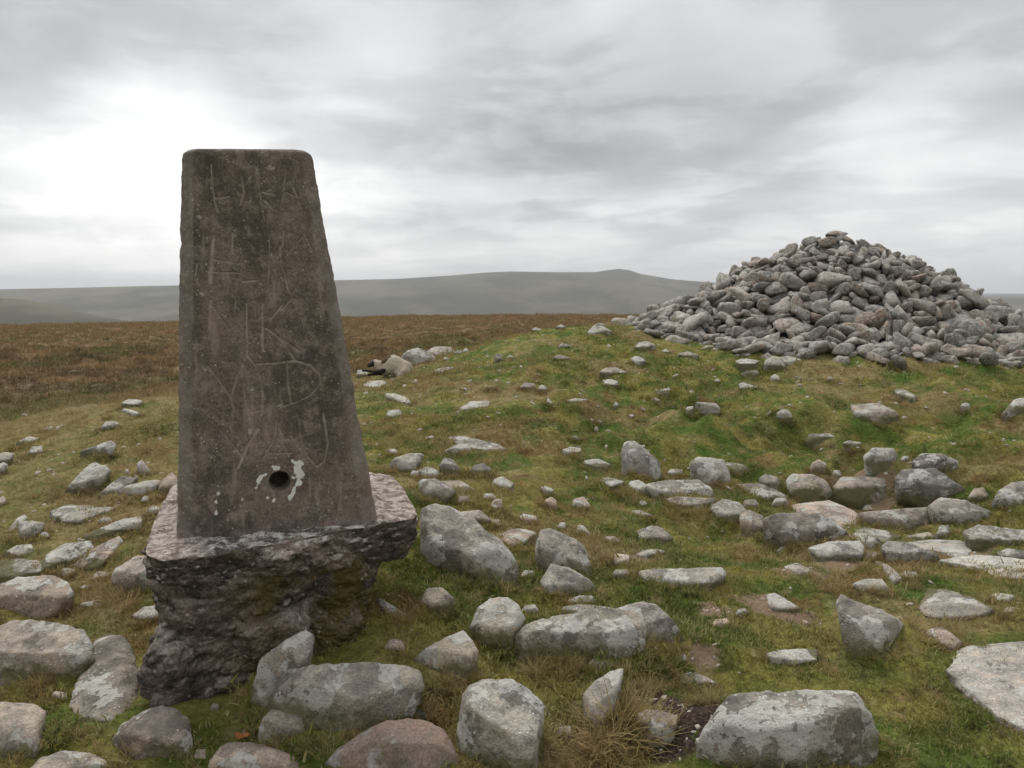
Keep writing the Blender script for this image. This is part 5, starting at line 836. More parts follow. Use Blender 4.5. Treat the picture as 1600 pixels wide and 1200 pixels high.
293 1226 1016 15 -60 51 -58 27 2, 777 739 1090 26 83 9 -47 22 3, -636 1130 1025 22 -1 -35 -90 20 8, -568 371 1298 66 -35 -35 55 26 0
-1046 867 995 69 -62 30 -17 27 14, 1561 -201 825 81 -28 5 49 27 4, -756 -26 1339 45 -12 87 7 24 8, 889 13 1181 36 -12 -82 -39 22 13
395 -1095 1030 6 -95 -24 -14 23 9, -511 -3 1392 7 -30 80 50 22 17, 1116 1357 714 49 20 -3 -84 27 11, -432 1198 921 61 -4 64 45 17 15
748 1376 833 44 89 0 7 26 8, 1188 429 1009 43 -48 37 65 27 5, 893 641 1053 14 -56 -67 -44 20 14, 759 19 1351 7 -2 -97 -20 25 2
1254 551 855 76 61 5 -18 24 12, -797 -808 1053 13 24 93 21 25 6, -1156 -994 917 62 -2 11 -76 27 2, -1264 -599 884 44 -2 3 89 27 7
-1491 792 829 71 33 -60 6 23 13, 722 -1583 739 59 21 77 3 25 16, -1482 -331 764 83 -37 -19 33 22 16, -307 -1147 1038 93 14 -2 32 23 2
396 1075 941 64 -35 18 -65 21 10, -271 87 1518 66 33 -45 -49 27 10, -151 1412 924 46 -47 -53 -52 27 16, 387 -1929 711 83 -24 7 49 18 14
1653 295 909 74 1 -12 -65 27 14, 1235 -1167 750 2 69 40 59 26 5, 1405 732 733 91 -7 6 37 27 7, -820 98 1225 53 -28 -43 -65 20 2
1465 288 966 2 -63 75 -14 27 5, 1399 223 1042 89 -15 7 -39 27 16, 883 1721 559 15 84 -1 -51 27 15, -647 381 1193 4 18 74 63 16 10
713 1013 983 9 -25 -69 66 22 17, 170 -1496 914 36 61 29 62 27 13, -462 -39 1500 70 35 -16 -59 27 8, -576 878 1110 19 56 60 53 18 16
-571 -601 1224 20 -65 -72 9 27 2, -306 673 1267 10 76 59 18 27 0, -854 331 1168 83 -7 -3 -54 24 16, -11 -418 1459 78 32 12 -50 20 5
-265 305 1532 55 -41 23 67 15 14, -231 -1053 1125 21 61 70 28 27 6, 979 -318 1085 66 11 27 -68 15 17, 548 1775 643 20 53 77 24 16 15
297 -1458 873 37 -50 -43 64 27 4, 1404 675 908 37 -34 55 65 27 11, 1187 -372 1050 20 -91 13 30 27 8, -1385 -482 895 19 91 -31 13 27 6
527 -995 1059 21 65 -72 -5 24 10, -551 1095 955 19 82 -51 9 27 5, 48 -1413 811 67 -70 -10 -19 15 13
'''
# ------------------------------------------------------------------ the lie of the land
CP = []
for line in CTRL.strip().splitlines():
    for t in line.split():
        a, b, c = map(float, t.split(',')); CP.append(px_at(a, b, c))
CP = np.array(CP)
far = []
for th in (-36, -18, 0, 18, 36):
    t = math.radians(th)
    for r, z in ((170, -6.2), (270, -13)): far.append((r*math.sin(t), r*math.cos(t), z))
    if th > 10: far.append((24*math.sin(t), 24*math.cos(t), .45)); far.append((45*math.sin(t), 45*math.cos(t), -.6))
    far.append((1.2*math.sin(t), 1.2*math.cos(t), 0.0))
CP = np.vstack([CP, np.array(far)])
def plr(x, y):
    th = np.arctan2(x, y); return np.stack([np.clip(th, -.75, .75)*1.7, np.log(np.clip(np.hypot(x, y), 1.2, 270))*1.0], -1)
_Q = plr(CP[:, 0], CP[:, 1])
def _k(d2): return np.where(d2 > 1e-12, .5*d2*np.log(np.maximum(d2, 1e-12)), 0)
_n = len(CP); _K = _k(((_Q[:, None]-_Q[None])**2).sum(-1))+np.eye(_n)*2e-3
_Pm = np.hstack([np.ones((_n, 1)), _Q]); _A = np.block([[_K, _Pm], [_Pm.T, np.zeros((3, 3))]])
_W = np.linalg.solve(_A, np.concatenate([CP[:, 2], np.zeros(3)]))
def land_smooth(x, y):
    x = np.asarray(x, float).ravel(); y = np.asarray(y, float).ravel(); out = np.empty(len(x))
    for i in range(0, len(x), 60000):
        q = plr(x[i:i+60000], y[i:i+60000]); d2 = ((q[:, None]-_Q[None])**2).sum(-1)
        out[i:i+60000] = _k(d2) @ _W[:_n]+_W[_n]+q @ _W[_n+1:]
    th = np.abs(np.arctan2(x, y)); w = np.clip((th-.80)/.9, 0, 1); w = w*w*(3-2*w); r = np.hypot(x, y)
    back = .05-.05*np.maximum(r-3, 0)**.9
    return out*(1-w)+back*w
CAIRN = np.array([5.22, 13.0])
def land_raw(x, y):
    z = land_smooth(x, y); x = np.asarray(x, float).ravel(); y = np.asarray(y, float).ravel()
    r = np.hypot(x, y); P = np.stack([x, y, np.zeros_like(x)], -1)
    moor = np.clip((r-14)/12, 0, 1)*np.clip((.1-z)/.5, 0, 1)
    near = np.clip((r-1)/2.5, 0, 1)
    bank = np.exp(-((r-7.6)/1.6)**2)*np.clip((x+.5)/1.5, 0, 1)
    a = fbm(P*1.15, 2, 3); b = fbm(P*3.3, 2, 11); c = fbm(P*9, 2, 23)
    z = z+near*(.06*a+.05*b+.018*c)+bank*(.24*fbm(P*1.25+9, 3, 41)+.10*b+.07*np.tanh(6*fbm(P*1.1+30, 2, 47)))
    z = z+moor*(.30*fbm(P*.55, 3, 51)+.16*fbm(P*1.7, 2, 61))
    return z
# a fast look-up grid in polar coordinates
_GT = np.linspace(-.92, .92, 900); _GL = np.linspace(math.log(.5), math.log(290), 1100)
_gt, _gl = np.meshgrid(_GT, _GL, indexing='ij'); _gr = np.exp(_gl)
_GZ = land_raw((_gr*np.sin(_gt)).ravel(), (_gr*np.cos(_gt)).ravel()).reshape(_gt.shape)
def land(x, y):
    x = np.asarray(x, float); y = np.asarray(y, float)
    u = np.clip((np.arctan2(x, y)-_GT[0])/(_GT[1]-_GT[0]), 0, len(_GT)-1.001)
    v = np.clip((np.log(np.maximum(np.hypot(x, y), .51))-_GL[0])/(_GL[1]-_GL[0]), 0, len(_GL)-1.001)
    i = u.astype(int); j = v.astype(int); a = u-i; b = v-j
    return (_GZ[i, j]*(1-a)+_GZ[i+1, j]*a)*(1-b)+(_GZ[i, j+1]*(1-a)+_GZ[i+1, j+1]*a)*b
_YS = np.exp(np.linspace(math.log(1.2), math.log(120), 2600))
def ground_Y(px, py):
    """how far away (along Y) the ray through a photo point meets the ground"""
    d = px_dir(px, py); X = d[0]/d[1]*_YS; Z = CAMZ+d[2]/d[1]*_YS
    h = Z < land(X, _YS); k = int(np.argmax(h)) if h.any() else len(_YS)-1
    return float(_YS[k])

# ------------------------------------------------------------------ materials
def mat(name):
    m = bpy.data.materials.new(name); m.use_nodes = True; return m, NB(m.node_tree)
def turf(nb, pos):
    """colour of the vegetation at a place in the world: grass, moss, straw; heather moor lower down"""
    n1 = nb.noise(pos, .75, 4, .55); n2 = nb.noise(pos, 2.6, 4, .6); n3 = nb.noise(pos, 9, 4, .6); n4 = nb.noise(pos, 42, 3, .6)
    c = nb.mix(nb.st(n2, .43, .58), TURF['green'], TURF['olive'])
    c = nb.mix(nb.mul(nb.st(n1, .50, .60), .8), c, TURF['tan'])
    c = nb.mix(nb.mul(nb.st(nb.noise(nb.vm('ADD', pos, (3, 17, 0)), 2.1, 5, .65), .54, .64), .7), c, TURF['rust'])
    c = nb.mix(nb.mul(nb.st(n3, .55, .72), .55), c, TURF['straw'])
    c = nb.mix(nb.mul(nb.st(n3, .46, .30), .6), c, TURF['moss'])
    c = nb.mix(nb.mul(nb.st(nb.noise(nb.vm('ADD', pos, (31, 7, 0)), 1.5, 4, .6), .56, .68), .8), c, TURF['lush'])
    sp = nb.t.nodes.new('ShaderNodeSeparateXYZ'); nb.t.links.new(pos, sp.inputs[0])
    x, y, z = sp.outputs
    far_ = nb.st(nb.add(y, nb.add(nb.mul(x, -.35), nb.mul(nb.sub(n2, .5), 6))), 11, 16)
    lowz = nb.st(nb.add(z, nb.mul(nb.sub(n2, .5), .5)), -.02, -.28)
    mm = nb.mul(far_, lowz)
    q = nb.vm('MULTIPLY', pos, (1, .5, 1))
    h1 = nb.noise(q, .3, 5, .62); h2 = nb.noise(q, 1.4, 4, .6)
    mc = nb.mix(nb.st(h2, .42, .58), TURF['heather'], TURF['bracken'])
    mc = nb.mix(nb.mul(nb.st(h1, .48, .55), .85), mc, TURF['moorgreen'])
    mc = nb.mix(nb.mul(nb.st(nb.noise(nb.vm('ADD', q, (9, 9, 0)), .8, 5, .65), .52, .60), .75), mc, (.075, .058, .030))
    mc = nb.mix(nb.mul(nb.st(nb.noise(q, 4, 3, .6), .55, .7), .5), mc, TURF['straw'])
    mc = nb.mix(nb.st(y, 30, 75, 0, .55), mc, TURF['bracken'])
    c = nb.mix(mm, c, mc)
    dry = nb.mul(nb.st(nb.add(x, nb.mul(n2, 1.2)), -.6, -2.0), nb.st(y, 2.8, 4.6)); c = nb.mix(nb.mul(dry, nb.mul(nb.sub(1., mm), nb.st(n3, .62, .40, .25, .75))), c, TURF['tan'])
    v = nb.st(n4, .25, .75, .7, 1.3)
    return nb.vm('SCALE', c, scale=v), n4, n3
M = {}
m_, nb = mat('turf'); pos = nb.n('ShaderNodeNewGeometry', out=0)
c, n4, n3 = turf(nb, pos)
soil = nb.attr('soil'); peat = nb.attr('peat')
c = nb.vm('SCALE', c, scale=.8)
sc_ = nb.mix(nb.noise(pos, 60, 3, .7), (.13, .09, .055), (.34, .25, .17))
c = nb.mix(nb.st(nb.add(soil, nb.mul(nb.sub(n3, .5), 1.7)), .35, .75), c, sc_)
pc_ = nb.mix(nb.st(nb.noise(pos, 90, 3, .7), .45, .75), (.035, .024, .018), (.16, .12, .095))
c = nb.mix(nb.st(nb.add(peat, nb.mul(nb.sub(n3, .5), .7)), .35, .6), c, pc_)
hh = nb.add(nb.noise(pos, 55, 5, .7), nb.mul(nb.noise(pos, 14, 3, .6), 2.2))
nb.bsdf(c, .97, nb.bump(hh, .8, .02), .1); M['turf'] = m_

def blade_mat(name, straw):
    m_, nb = mat(name); pos = nb.n('ShaderNodeNewGeometry', out=0); c, _, _ = turf(nb, pos)
    t = nb.attr('t'); rnd = nb.attr('rnd')
    if straw: c = nb.mix(.72, c, (.34, .25, .12))
    c = nb.mix(nb.mul(nb.st(rnd, .72, .95), .55), c, TURF['straw'])
    c = nb.vm('SCALE', c, scale=nb.add(.9, nb.mul(rnd, .45)))
    c = nb.mix(nb.mul(nb.st(t, .35, 1.), .45), c, nb.mix(.5, c, (.30, .23, .11)))
    d = nb.bsdf(c, .8, None, .15)
    tr = nb.t.nodes.new('ShaderNodeBsdfTranslucent'); nb.put(tr.inputs[0], c)
    mx = nb.t.nodes.new('ShaderNodeMixShader'); mx.inputs[0].default_value = .25
    out = [n for n in nb.t.nodes if n.type == 'OUTPUT_MATERIAL'][0]
    nb.t.links.new(d.outputs[0], mx.inputs[1]); nb.t.links.new(tr.outputs[0], mx.inputs[2]); nb.t.links.new(mx.outputs[0], out.inputs[0])
    return m_
M['blade'] = blade_mat('grass_blades', False); M['straw'] = blade_mat('straw_blades', True)

def rock_material(name):
    """granite with lichen; tint in the object colour, alpha = lichen, property flecks = small white spots"""
    m_, nb = mat(name); tc = nb.n('ShaderNodeTexCoord', out=3)
    oi = nb.t.nodes.new('ShaderNodeObjectInfo'); tint, alpha, rnd = oi.outputs[1], oi.outputs[2], oi.outputs[5]
    fl = nb.attr('flecks', kind='OBJECT')
    p = nb.vm('ADD', tc, nb.vm('SCALE', (13., 7., 3.), scale=rnd))
    a = nb.noise(p, 4.5, 4, .6); b = nb.noise(p, 15, 5, .65); s = nb.noise(p, 130, 3, .7)
    c = nb.vm('SCALE', tint, scale=nb.add(.22, nb.mul(a, 1.25)))
    c = nb.mix(nb.mul(nb.st(b, .42, .66), .45), c, nb.vm('MULTIPLY', tint, (1.25, 1.08, .90)))
    c = nb.vm('SCALE', c, scale=nb.st(s, .25, .75, .70, 1.32))
    dk = nb.st(nb.noise(nb.vm('ADD', p, (5, 5, 5)), 6, 6, .68), .52, .58)
    c = nb.mix(nb.mul(dk, .62), c, (.080, .072, .060))
    # lichen: pale crusts with crisp, frilly edges
    lw = nb.vm('ADD', p, nb.vm('SCALE', nb.noise(p, 26, 4, .65, out=1), scale=.05))
    l1 = nb.noise(lw, 7.5, 4, .5); thr = nb.sub(.575, nb.mul(alpha, .085))
    lic = nb.mul(nb.st(nb.sub(l1, thr), 0, .012), nb.st(nb.noise(p, 34, 4, .7), .34, .44))
    l2 = nb.m('MAXIMUM', nb.st(nb.voro(lw, 13), .25, .21), nb.mul(nb.st(nb.voro(lw, 7.5), .30, .27), nb.st(nb.noise(p, 5, 2, .5), .5, .52))); gate = nb.st(nb.add(nb.noise(p, 3.1, 2, .5), nb.mul(alpha, .16)), .57, .62)
    lic = nb.m('MAXIMUM', lic, nb.mul(l2, gate))
    lc = nb.mix(nb.noise(p, 60, 4, .7), (.32, .312, .28), (.56, .55, .50))
    c = nb.mix(nb.mul(lic, .82), c, lc)
    f1 = nb.mul(nb.st(nb.voro(p, 55), .22, .14), nb.st(nb.add(nb.noise(p, 12, 2, .5), nb.mul(fl, .25)), .55, .62))
    c = nb.mix(nb.mul(f1, .75), c, (.62, .62, .58))
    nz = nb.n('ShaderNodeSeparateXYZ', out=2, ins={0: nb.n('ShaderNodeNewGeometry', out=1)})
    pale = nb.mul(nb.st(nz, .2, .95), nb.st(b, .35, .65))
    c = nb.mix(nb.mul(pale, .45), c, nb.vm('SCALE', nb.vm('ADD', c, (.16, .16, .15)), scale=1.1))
    oz = nb.n('ShaderNodeSeparateXYZ', out=2, ins={0: tc}); gz = nb.attr('ground_z', kind='OBJECT')
    mh = nb.attr('moss_h', kind='OBJECT'); ms = nb.mul(nb.st(nb.add(nb.m('DIVIDE', nb.sub(oz, gz), nb.m('MAXIMUM', mh, .003)), nb.mul(nb.sub(b, .5), 2.6)), 1., .1), nb.st(a, .34, .50))
    c = nb.mix(nb.mul(ms, nb.mul(nb.st(gz, .0, .02), .85)), c, nb.mix(s, (.045, .048, .014), (.16, .14, .05)))
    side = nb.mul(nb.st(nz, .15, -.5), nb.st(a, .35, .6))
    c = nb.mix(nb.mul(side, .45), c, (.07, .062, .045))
    hh = nb.add(nb.mul(b, 1.6), nb.add(nb.mul(s, .35), nb.mul(lic, .25)))
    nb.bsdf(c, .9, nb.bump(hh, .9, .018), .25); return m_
M['rock'] = rock_material('granite')
m_, nb = mat('red_rock'); M['redrock'] = m_
p = nb.n('ShaderNodeTexCoord', out=3)
c = nb.mix(nb.st(nb.noise(p, 7, 5, .65), .42, .62), (.21, .18, .15), (.31, .22, .175))
c = nb.mix(nb.mul(nb.st(nb.noise(nb.vm('ADD', p, (3, 9, 2)), 11, 5, .65), .55, .68), .7), c, (.42, .42, .40))
c = nb.mix(nb.mul(nb.st(nb.noise(nb.vm('ADD', p, (8, 1, 4)), 6, 5, .65), .55, .70), .6), c, (.10, .07, .03))
c = nb.vm('SCALE', c, scale=nb.st(nb.noise(p, 140, 3, .7), .25, .75, .7, 1.3))
nb.bsdf(c, .9, nb.bump(nb.noise(p, 40, 5, .7), .6, .012), .25)

m_, nb = mat('pillar_concrete'); M['pillar'] = m_
p = nb.n('ShaderNodeTexCoord', out=3); sc1 = nb.attr('scratch'); pt = nb.attr('paint'); wear = nb.attr('wear')
st_ = nb.n('ShaderNodeMapping', ins={0: p, 3: (1, 1, .35)})
a = nb.noise(st_, 5, 5, .62); b = nb.noise(p, 16, 5, .65); s = nb.noise(p, 170, 3, .7)
c = nb.mix(nb.st(a, .34, .64), (.072, .058, .046), (.168, .130, .104))
c = nb.mix(nb.mul(nb.st(b, .48, .66), .65), c, (.22, .175, .145))
c = nb.mix(nb.mul(nb.st(nb.noise(nb.vm('ADD', p, (4, 4, 4)), 9, 5, .7), .52, .7), .7), c, (.055, .055, .045))
c = nb.vm('SCALE', c, scale=nb.st(s, .25, .75, .62, 1.38))
c = nb.mix(nb.mul(nb.st(wear, .1, 1.), .5), c, nb.mix(s, (.17, .15, .13), (.30, .265, .235)))
c = nb.mix(nb.mul(sc1, .75), c, nb.mix(s, (.27, .22, .18), (.44, .37, .31)))
strk = nb.noise(nb.n('ShaderNodeMapping', ins={0: p, 3: (1, 1, .12)}), 34, 4, .6); c = nb.mix(nb.mul(nb.st(strk, .54, .68), nb.mul(nb.st(a, .30, .55), .5)), c, (.30, .24, .195))
mot = nb.noise(nb.vm('ADD', p, (1, 8, 3)), 28, 5, .7); c = nb.mix(nb.mul(nb.st(mot, .54, .64), .45), c, (.27, .22, .182))
spk = nb.mul(nb.st(nb.voro(p, 62), .18, .09), nb.st(nb.noise(p, 9, 3, .6), .42, .58))
c = nb.mix(nb.mul(spk, .8), c, (.45, .46, .40))
blot = nb.st(nb.noise(nb.vm('ADD', p, (9, 2, 6)), 22, 5, .65), .66, .70)
c = nb.mix(nb.mul(blot, .7), c, (.36, .34, .29))
c = nb.mix(nb.st(nb.add(pt, nb.mul(nb.sub(nb.noise(p, 90, 3, .7), .5), .9)), .45, .55), c, nb.mix(s, (.42, .41, .37), (.78, .77, .73)))
hh = nb.add(nb.mul(b, 1.2), nb.add(nb.mul(s, .3), nb.mul(sc1, -.6)))
nb.bsdf(c, .92, nb.bump(hh, .7, .008), .25)

m_, nb = mat('rough_concrete'); M['rough'] = m_
p = nb.n('ShaderNodeTexCoord', out=3)
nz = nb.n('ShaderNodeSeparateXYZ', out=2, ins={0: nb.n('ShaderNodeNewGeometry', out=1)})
a = nb.noise(p, 6, 5, .65); b = nb.noise(p, 22, 5, .7); s = nb.noise(p, 120, 3, .75)
c = nb.mix(nb.st(a, .38, .62), (.085, .070, .058), (.20, .158, .132))
c = nb.mix(nb.mul(nb.st(b, .46, .60), .85), c, (.050, .045, .040))
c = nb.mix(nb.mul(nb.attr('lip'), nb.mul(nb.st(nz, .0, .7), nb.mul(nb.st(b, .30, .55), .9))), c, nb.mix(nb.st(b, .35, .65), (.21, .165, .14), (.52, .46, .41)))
st2 = nb.n('ShaderNodeMapping', ins={0: p, 3: (1, 2.2, 1)})
stn = nb.mul(nb.st(nz, .3, .7), nb.st(nb.noise(st2, 4.5, 5, .6), .40, .47))
c = nb.mix(nb.mul(stn, nb.mul(nb.attr('stain'), .8)), c, nb.mix(nb.st(b, .42, .58), (.075, .075, .07), (.50, .49, .46)))
c = nb.vm('SCALE', c, scale=nb.st(s, .25, .75, .6, 1.45))
moss = nb.mul(nb.attr('moss'), nb.st(a, .42, .58)); c = nb.mix(nb.mul(moss, .85), c, nb.mix(b, (.030, .032, .010), (.13, .085, .018)))
spk = nb.mul(nb.st(nb.voro(p, 34), .2, .12), nb.st(nb.noise(p, 10, 3, .6), .5, .58))
c = nb.mix(nb.mul(spk, .55), c, (.42, .36, .34))
nb.bsdf(c, .93, nb.bump(nb.add(nb.mul(nb.voro(p, 75), -.8), nb.mul(s, .4)), .8, .009), 0)

m_, nb = mat('far_moor'); M['far'] = m_
p = nb.n('ShaderNodeNewGeometry', out=0); q = nb.vm('MULTIPLY', p, (1, .45, 2.5))
c = nb.mix(nb.st(nb.noise(q, .0022, 7, .66), .42, .60), (.058, .056, .034), (.125, .110, .070))
c = nb.mix(nb.mul(nb.st(nb.noise(q, .006, 5, .6), .5, .64), .6), c, (.030, .040, .022))
nb.bsdf(c, .95, None, .05)

# ------------------------------------------------------------------ ground sheet
def blobpx(px, py, r):
    y = ground_Y(px, py); q = px_at(px, py, y); return q[0], q[1], r
PEAT = [blobpx(*t) for t in PEAT_PX]; SOIL = [blobpx(*t) for t in SOIL_PX]
def fieldmask(x, y, S):
    out = np.zeros(np.shape(x))
    for cx, cy, r in S: out = np.maximum(out, np.exp(-((x-cx)**2+(y-cy)**2)/(r*r)*.9))
    return out
def polar_sheet(name, r0, r1, nr, dense, nd, rough_n, zf, material):
    th = np.concatenate([np.linspace(-dense, dense, nd), np.linspace(dense, 2*math.pi-dense, rough_n)[1:-1]])
    rr = np.exp(np.linspace(math.log(r0), math.log(r1), nr))
    R_, T_ = np.meshgrid(rr, th, indexing='ij'); X = (R_*np.sin(T_)).ravel(); Y = (R_*np.cos(T_)).ravel()
    Z = zf(X, Y); nt = len(th)
    i, j = np.meshgrid(np.arange(nr-1), np.arange(nt), indexing='ij'); j2 = (j+1) % nt
    F = np.stack([i*nt+j, i*nt+j2, (i+1)*nt+j2, (i+1)*nt+j], -1).reshape(-1, 4)
    F = F[:, ::-1]
    me = mesh_np(name, np.stack([X, Y, Z], -1), F); return link(name, me, material), X, Y
# ------------------------------------------------------------------ hills beyond the edge of the moor
_sk = np.array(SKYLINE, float); _sd = px_dir(_sk[:, 0], _sk[:, 1]); _sth = np.arctan2(_sd[:, 0], _sd[:, 1]); _ste = _sd[:, 2]/np.hypot(_sd[:, 0], _sd[:, 1])
_sp = np.array(SPUR, float); _pd = px_dir(_sp[:, 0], _sp[:, 1]); _pth = np.arctan2(_pd[:, 0], _pd[:, 1]); _pte = _pd[:, 2]/np.hypot(_pd[:, 0], _pd[:, 1])
def hills_z(X, Y):
    th = np.arctan2(X, Y); r = np.hypot(X, Y); P = np.stack([X, Y, np.zeros_like(X)], -1)
    RR = 4600.
    e = np.interp(th, _sth, _ste); top = e*RR
    val = -150.
    u = np.clip((r-1300)/(RR-1300), 0, 1); u2 = u**1.25; up = u2*u2*(3-2*u2)
    z = val+(top-val)*up
    z = z+fbm(P/900, 4, 71)*26*np.clip((r-900)/1200, 0, 1)*(1-np.clip((r-3300)/1000, 0, 1))
    near = np.clip((r-200)/900, 0, 1); z = np.where(r < 1300, -14*(1-near)+val*near, z)
    v = np.clip((r-RR)/3500, 0, 1); z = np.where(r > RR, top+(-34-top)*v*v*(3-2*v), z)
    pe = np.interp(th, _pth, _pte); ps = pe*2000; k = np.exp(-((r-2000)/420)**2); z = np.maximum(z, val+(ps-val)*k)
    return z+CAMZ
hills, _, _ = polar_sheet('hills', 210, 15000, 260, math.radians(52), 520, 60, hills_z, M['far'])
tag(hills, kind='structure')

# ------------------------------------------------------------------ air
m_ = bpy.data.materials.new('air'); m_.use_nodes = True; nt = m_.node_tree; nt.nodes.clear()
pv = nt.nodes.new('ShaderNodeVolumePrincipled'); pv.inputs['Color'].default_value = (.93, .96, 1, 1); pv.inputs['Density'].default_value = HAZE; pv.inputs['Anisotropy'].default_value = .1
ou = nt.nodes.new('ShaderNodeOutputMaterial'); nt.links.new(pv.outputs[0], ou.inputs['Volume'])
bm = bmesh.new(); bmesh.ops.create_cube(bm, size=1); me = bpy.data.meshes.new('haze'); bm.to_mesh(me); bm.free()
haze = link('haze', me, m_); haze.scale = (31000, 31000, 420); haze.location = (0, 0, -40); tag(haze, kind='stuff')

# ------------------------------------------------------------------ trig pillar
def rotm(yaw, lx, ly):
    cz, sz = math.cos(yaw), math.sin(yaw); Z = np.array([[cz, -sz, 0], [sz, cz, 0], [0, 0, 1]])
    X = np.array([[1, 0, 0], [0, math.cos(lx), -math.sin(lx)], [0, math.sin(lx), math.cos(lx)]])
    Y = np.array([[math.cos(ly), 0, math.sin(ly)], [0, 1, 0], [-math.sin(ly), 0, math.cos(ly)]]); return X @ Y @ Z
PR = rotm(.326, -.0053, -.05); PO = np.array([-.8353, 2.7563, CAMZ-.7591])
pillar = empty('trig_pillar', tuple(PO-np.array([0, 0, .45])))
tag(pillar, 'weathered concrete survey pillar with scratched letters and a drilled hole, on a broken rough plinth', 'trig pillar')
PLOC = np.array(pillar.location)
def child(name, P, T, material, parent=pillar):
    o = link(name, mesh_np(name, P-PLOC, T), material, parent); return o
def polyline_d(Q, pl):
    d = np.full(len(Q), 1e9)
    for a, b in zip(pl[:-1], pl[1:]):
        a = np.array(a, float); b = np.array(b, float); ab = b-a
        t = np.clip(((Q-a) @ ab)/max(1e-9, ab @ ab), 0, 1); d = np.minimum(d, np.linalg.norm(Q-a-t[:, None]*ab, axis=1))
    return d
def build_shaft():
    h, ch = 1.2, .040; wt, wb = .3948/2, .6222/2
    # perimeter of the unit section: points on |x|,|y| <= 1 with cut corners; front face (y = -1) dense
    nf = 190
    def side(n): return np.linspace(-1, 1, n)
    per = []
    nS = {0: nf, 1: 60, 2: 34, 3: 60}
    for k in range(4):
        for t in np.linspace(-1, 1, nS[k], endpoint=False): per.append((k, t))
    per = np.array(per)
    rows = np.linspace(-.06, h, 410)
    ang = per[:, 0]*math.pi/2
    V = []
    def ring(z, w, c):
        # straight part then a small facet at each end
        t = per[:, 1]; s = w; e = 1-c/s*1.0
        a = np.clip(np.abs(t), 0, 1); cut = np.clip((a-e)/(1-e), 0, 1)
        x = np.sign(t)*(a*s-cut*c*.32); y = -s+cut**1.7*c*.32
        ca, sa = np.cos(ang), np.sin(ang); return np.stack([x*ca-y*sa, x*sa+y*ca, np.full(len(x), z)], -1)
    for z in rows:
        w = wb+(wt-wb)*z/h; dzt = h-z
        w2 = w-.008*max(0, 1-dzt/.012)**2
        V.append(ring(z, w2, ch+.006))
    for k, (dzz, f) in enumerate(((.004, .965), (.006, .85), (.007, .5), (.012, .2), (.012, .03))): V.append(ring(h+dzz, (wt-.008)*f, ch*f))
    V = np.array(V); nrow, npn = V.shape[:2]
    P = V.reshape(-1, 3)
    W = P @ PR.T+PO
    Nn = np.zeros_like(P); an_ = ang+np.sign(per[:, 1])*np.abs(per[:, 1])**14*math.pi/4; Nn[:, 0] = np.repeat([np.sin(an_)], nrow, 0).ravel(); Nn[:, 1] = np.repeat([-np.cos(an_)], nrow, 0).ravel()
    amp = .0045*fbm(P*7, 3, 5)+.0030*fbm(P*26, 3, 8)+.0016*fbm(P*80, 2, 9)
    edge = np.repeat([np.abs(per[:, 1])], nrow, 0).ravel()
    topd = np.clip(1-(h-P[:, 2])/.05, 0, 1)
    ew = np.clip((edge-.80)/.06, 0, 1)
    amp -= np.maximum(ew, topd*.4)*np.maximum(0, fbm(P*13+3, 3, 15)+.05)*.009
    front = np.repeat([per[:, 0] == 0], nrow, 0).ravel().astype(bool) & (P[:, 2] < h-.005)
    Q, _ = to_px(W); scr = np.zeros(len(P)); pnt = np.zeros(len(P))
    for wdt, pl in SCRATCH:
        m = front; d = polyline_d(Q[m], pl); wob = 1+.7*fbm(P[m]*30, 2, 19)
        v = np.clip(1.2-(d/(.85*wdt*wob))**1.5, 0, 1)*(.42+.58*np.clip(.6+1.4*fbm(P[m]*22, 3, 27), 0, 1.2))
        scr[m] = np.maximum(scr[m], v)
    for wdt, pl in PAINT:
        m = front; d = polyline_d(Q[m], pl)+2.6*fbm(P[m]*80, 3, 33)*2+.25
        pnt[m] = np.maximum(pnt[m], np.clip(1.4-d/wdt, 0, 1))
    amp -= scr*.0022
    P = P+Nn*amp[:, None]
    # drilled hole
    hc = np.array([437., 752.5]); d = np.linalg.norm(Q-hc, axis=1); inside = front & (d < 16.5)
    cpt = P[inside].mean(0); rr = .0335
    off = P[:, [0, 2]]-cpt[[0, 2]]; do = np.linalg.norm(off, axis=1); inside = front & (do < rr); rim = front & (do >= rr-.0032) & (do < rr+.001)
    k = (rr/np.maximum(do, 1e-6))[rim]; P[rim, 0] = cpt[0]+off[rim, 0]*k; P[rim, 2] = cpt[2]+off[rim, 1]*k
    deep = inside & ~rim; P[deep, 1] += .13
    wear = np.maximum(ew*(.65+.6*fbm(P*9, 3, 44)), topd*.35)*(.6+.8*np.clip(.5+fbm(P*20, 3, 45), 0, 1))
    wear = np.maximum(wear, np.clip(1-P[:, 2]/.05, 0, 1)*.3)
    wear[deep] = 0; scr[deep] = 0; pnt[deep] = 0
    W = P @ PR.T+PO
    i, j = np.meshgrid(np.arange(nrow-1), np.arange(npn), indexing='ij'); j2 = (j+1) % npn
    F = np.stack([i*npn+j, i*npn+j2, (i+1)*npn+j2, (i+1)*npn+j], -1).reshape(-1, 4)
    o = child('shaft', W, F, M['pillar'])
    for nm, a_ in (('scratch', scr), ('paint', pnt), ('wear', wear)):
        at = o.data.attributes.new(nm, 'FLOAT', 'POINT'); at.data.foreach_set('value', a_.astype(np.float32))
    return o
build_shaft()
def setattr_(o, nm, v):
    at = o.data.attributes.new(nm, 'FLOAT', 'POINT'); at.data.foreach_set('value', np.asarray(v, np.float32))
def plane_pts(pl, z):
    out = []
    for a, b in pl:
        d = px_dir(a, b); k = z/d[2]; out.append((d[0]*k, d[1]*k, z+CAMZ))
    return np.array(out)
zt = -.757
top = plane_pts(SLAB, zt); cen = top.mean(0); top[:, :2] = cen[:2]+(top[:, :2]-cen[:2])*1.01
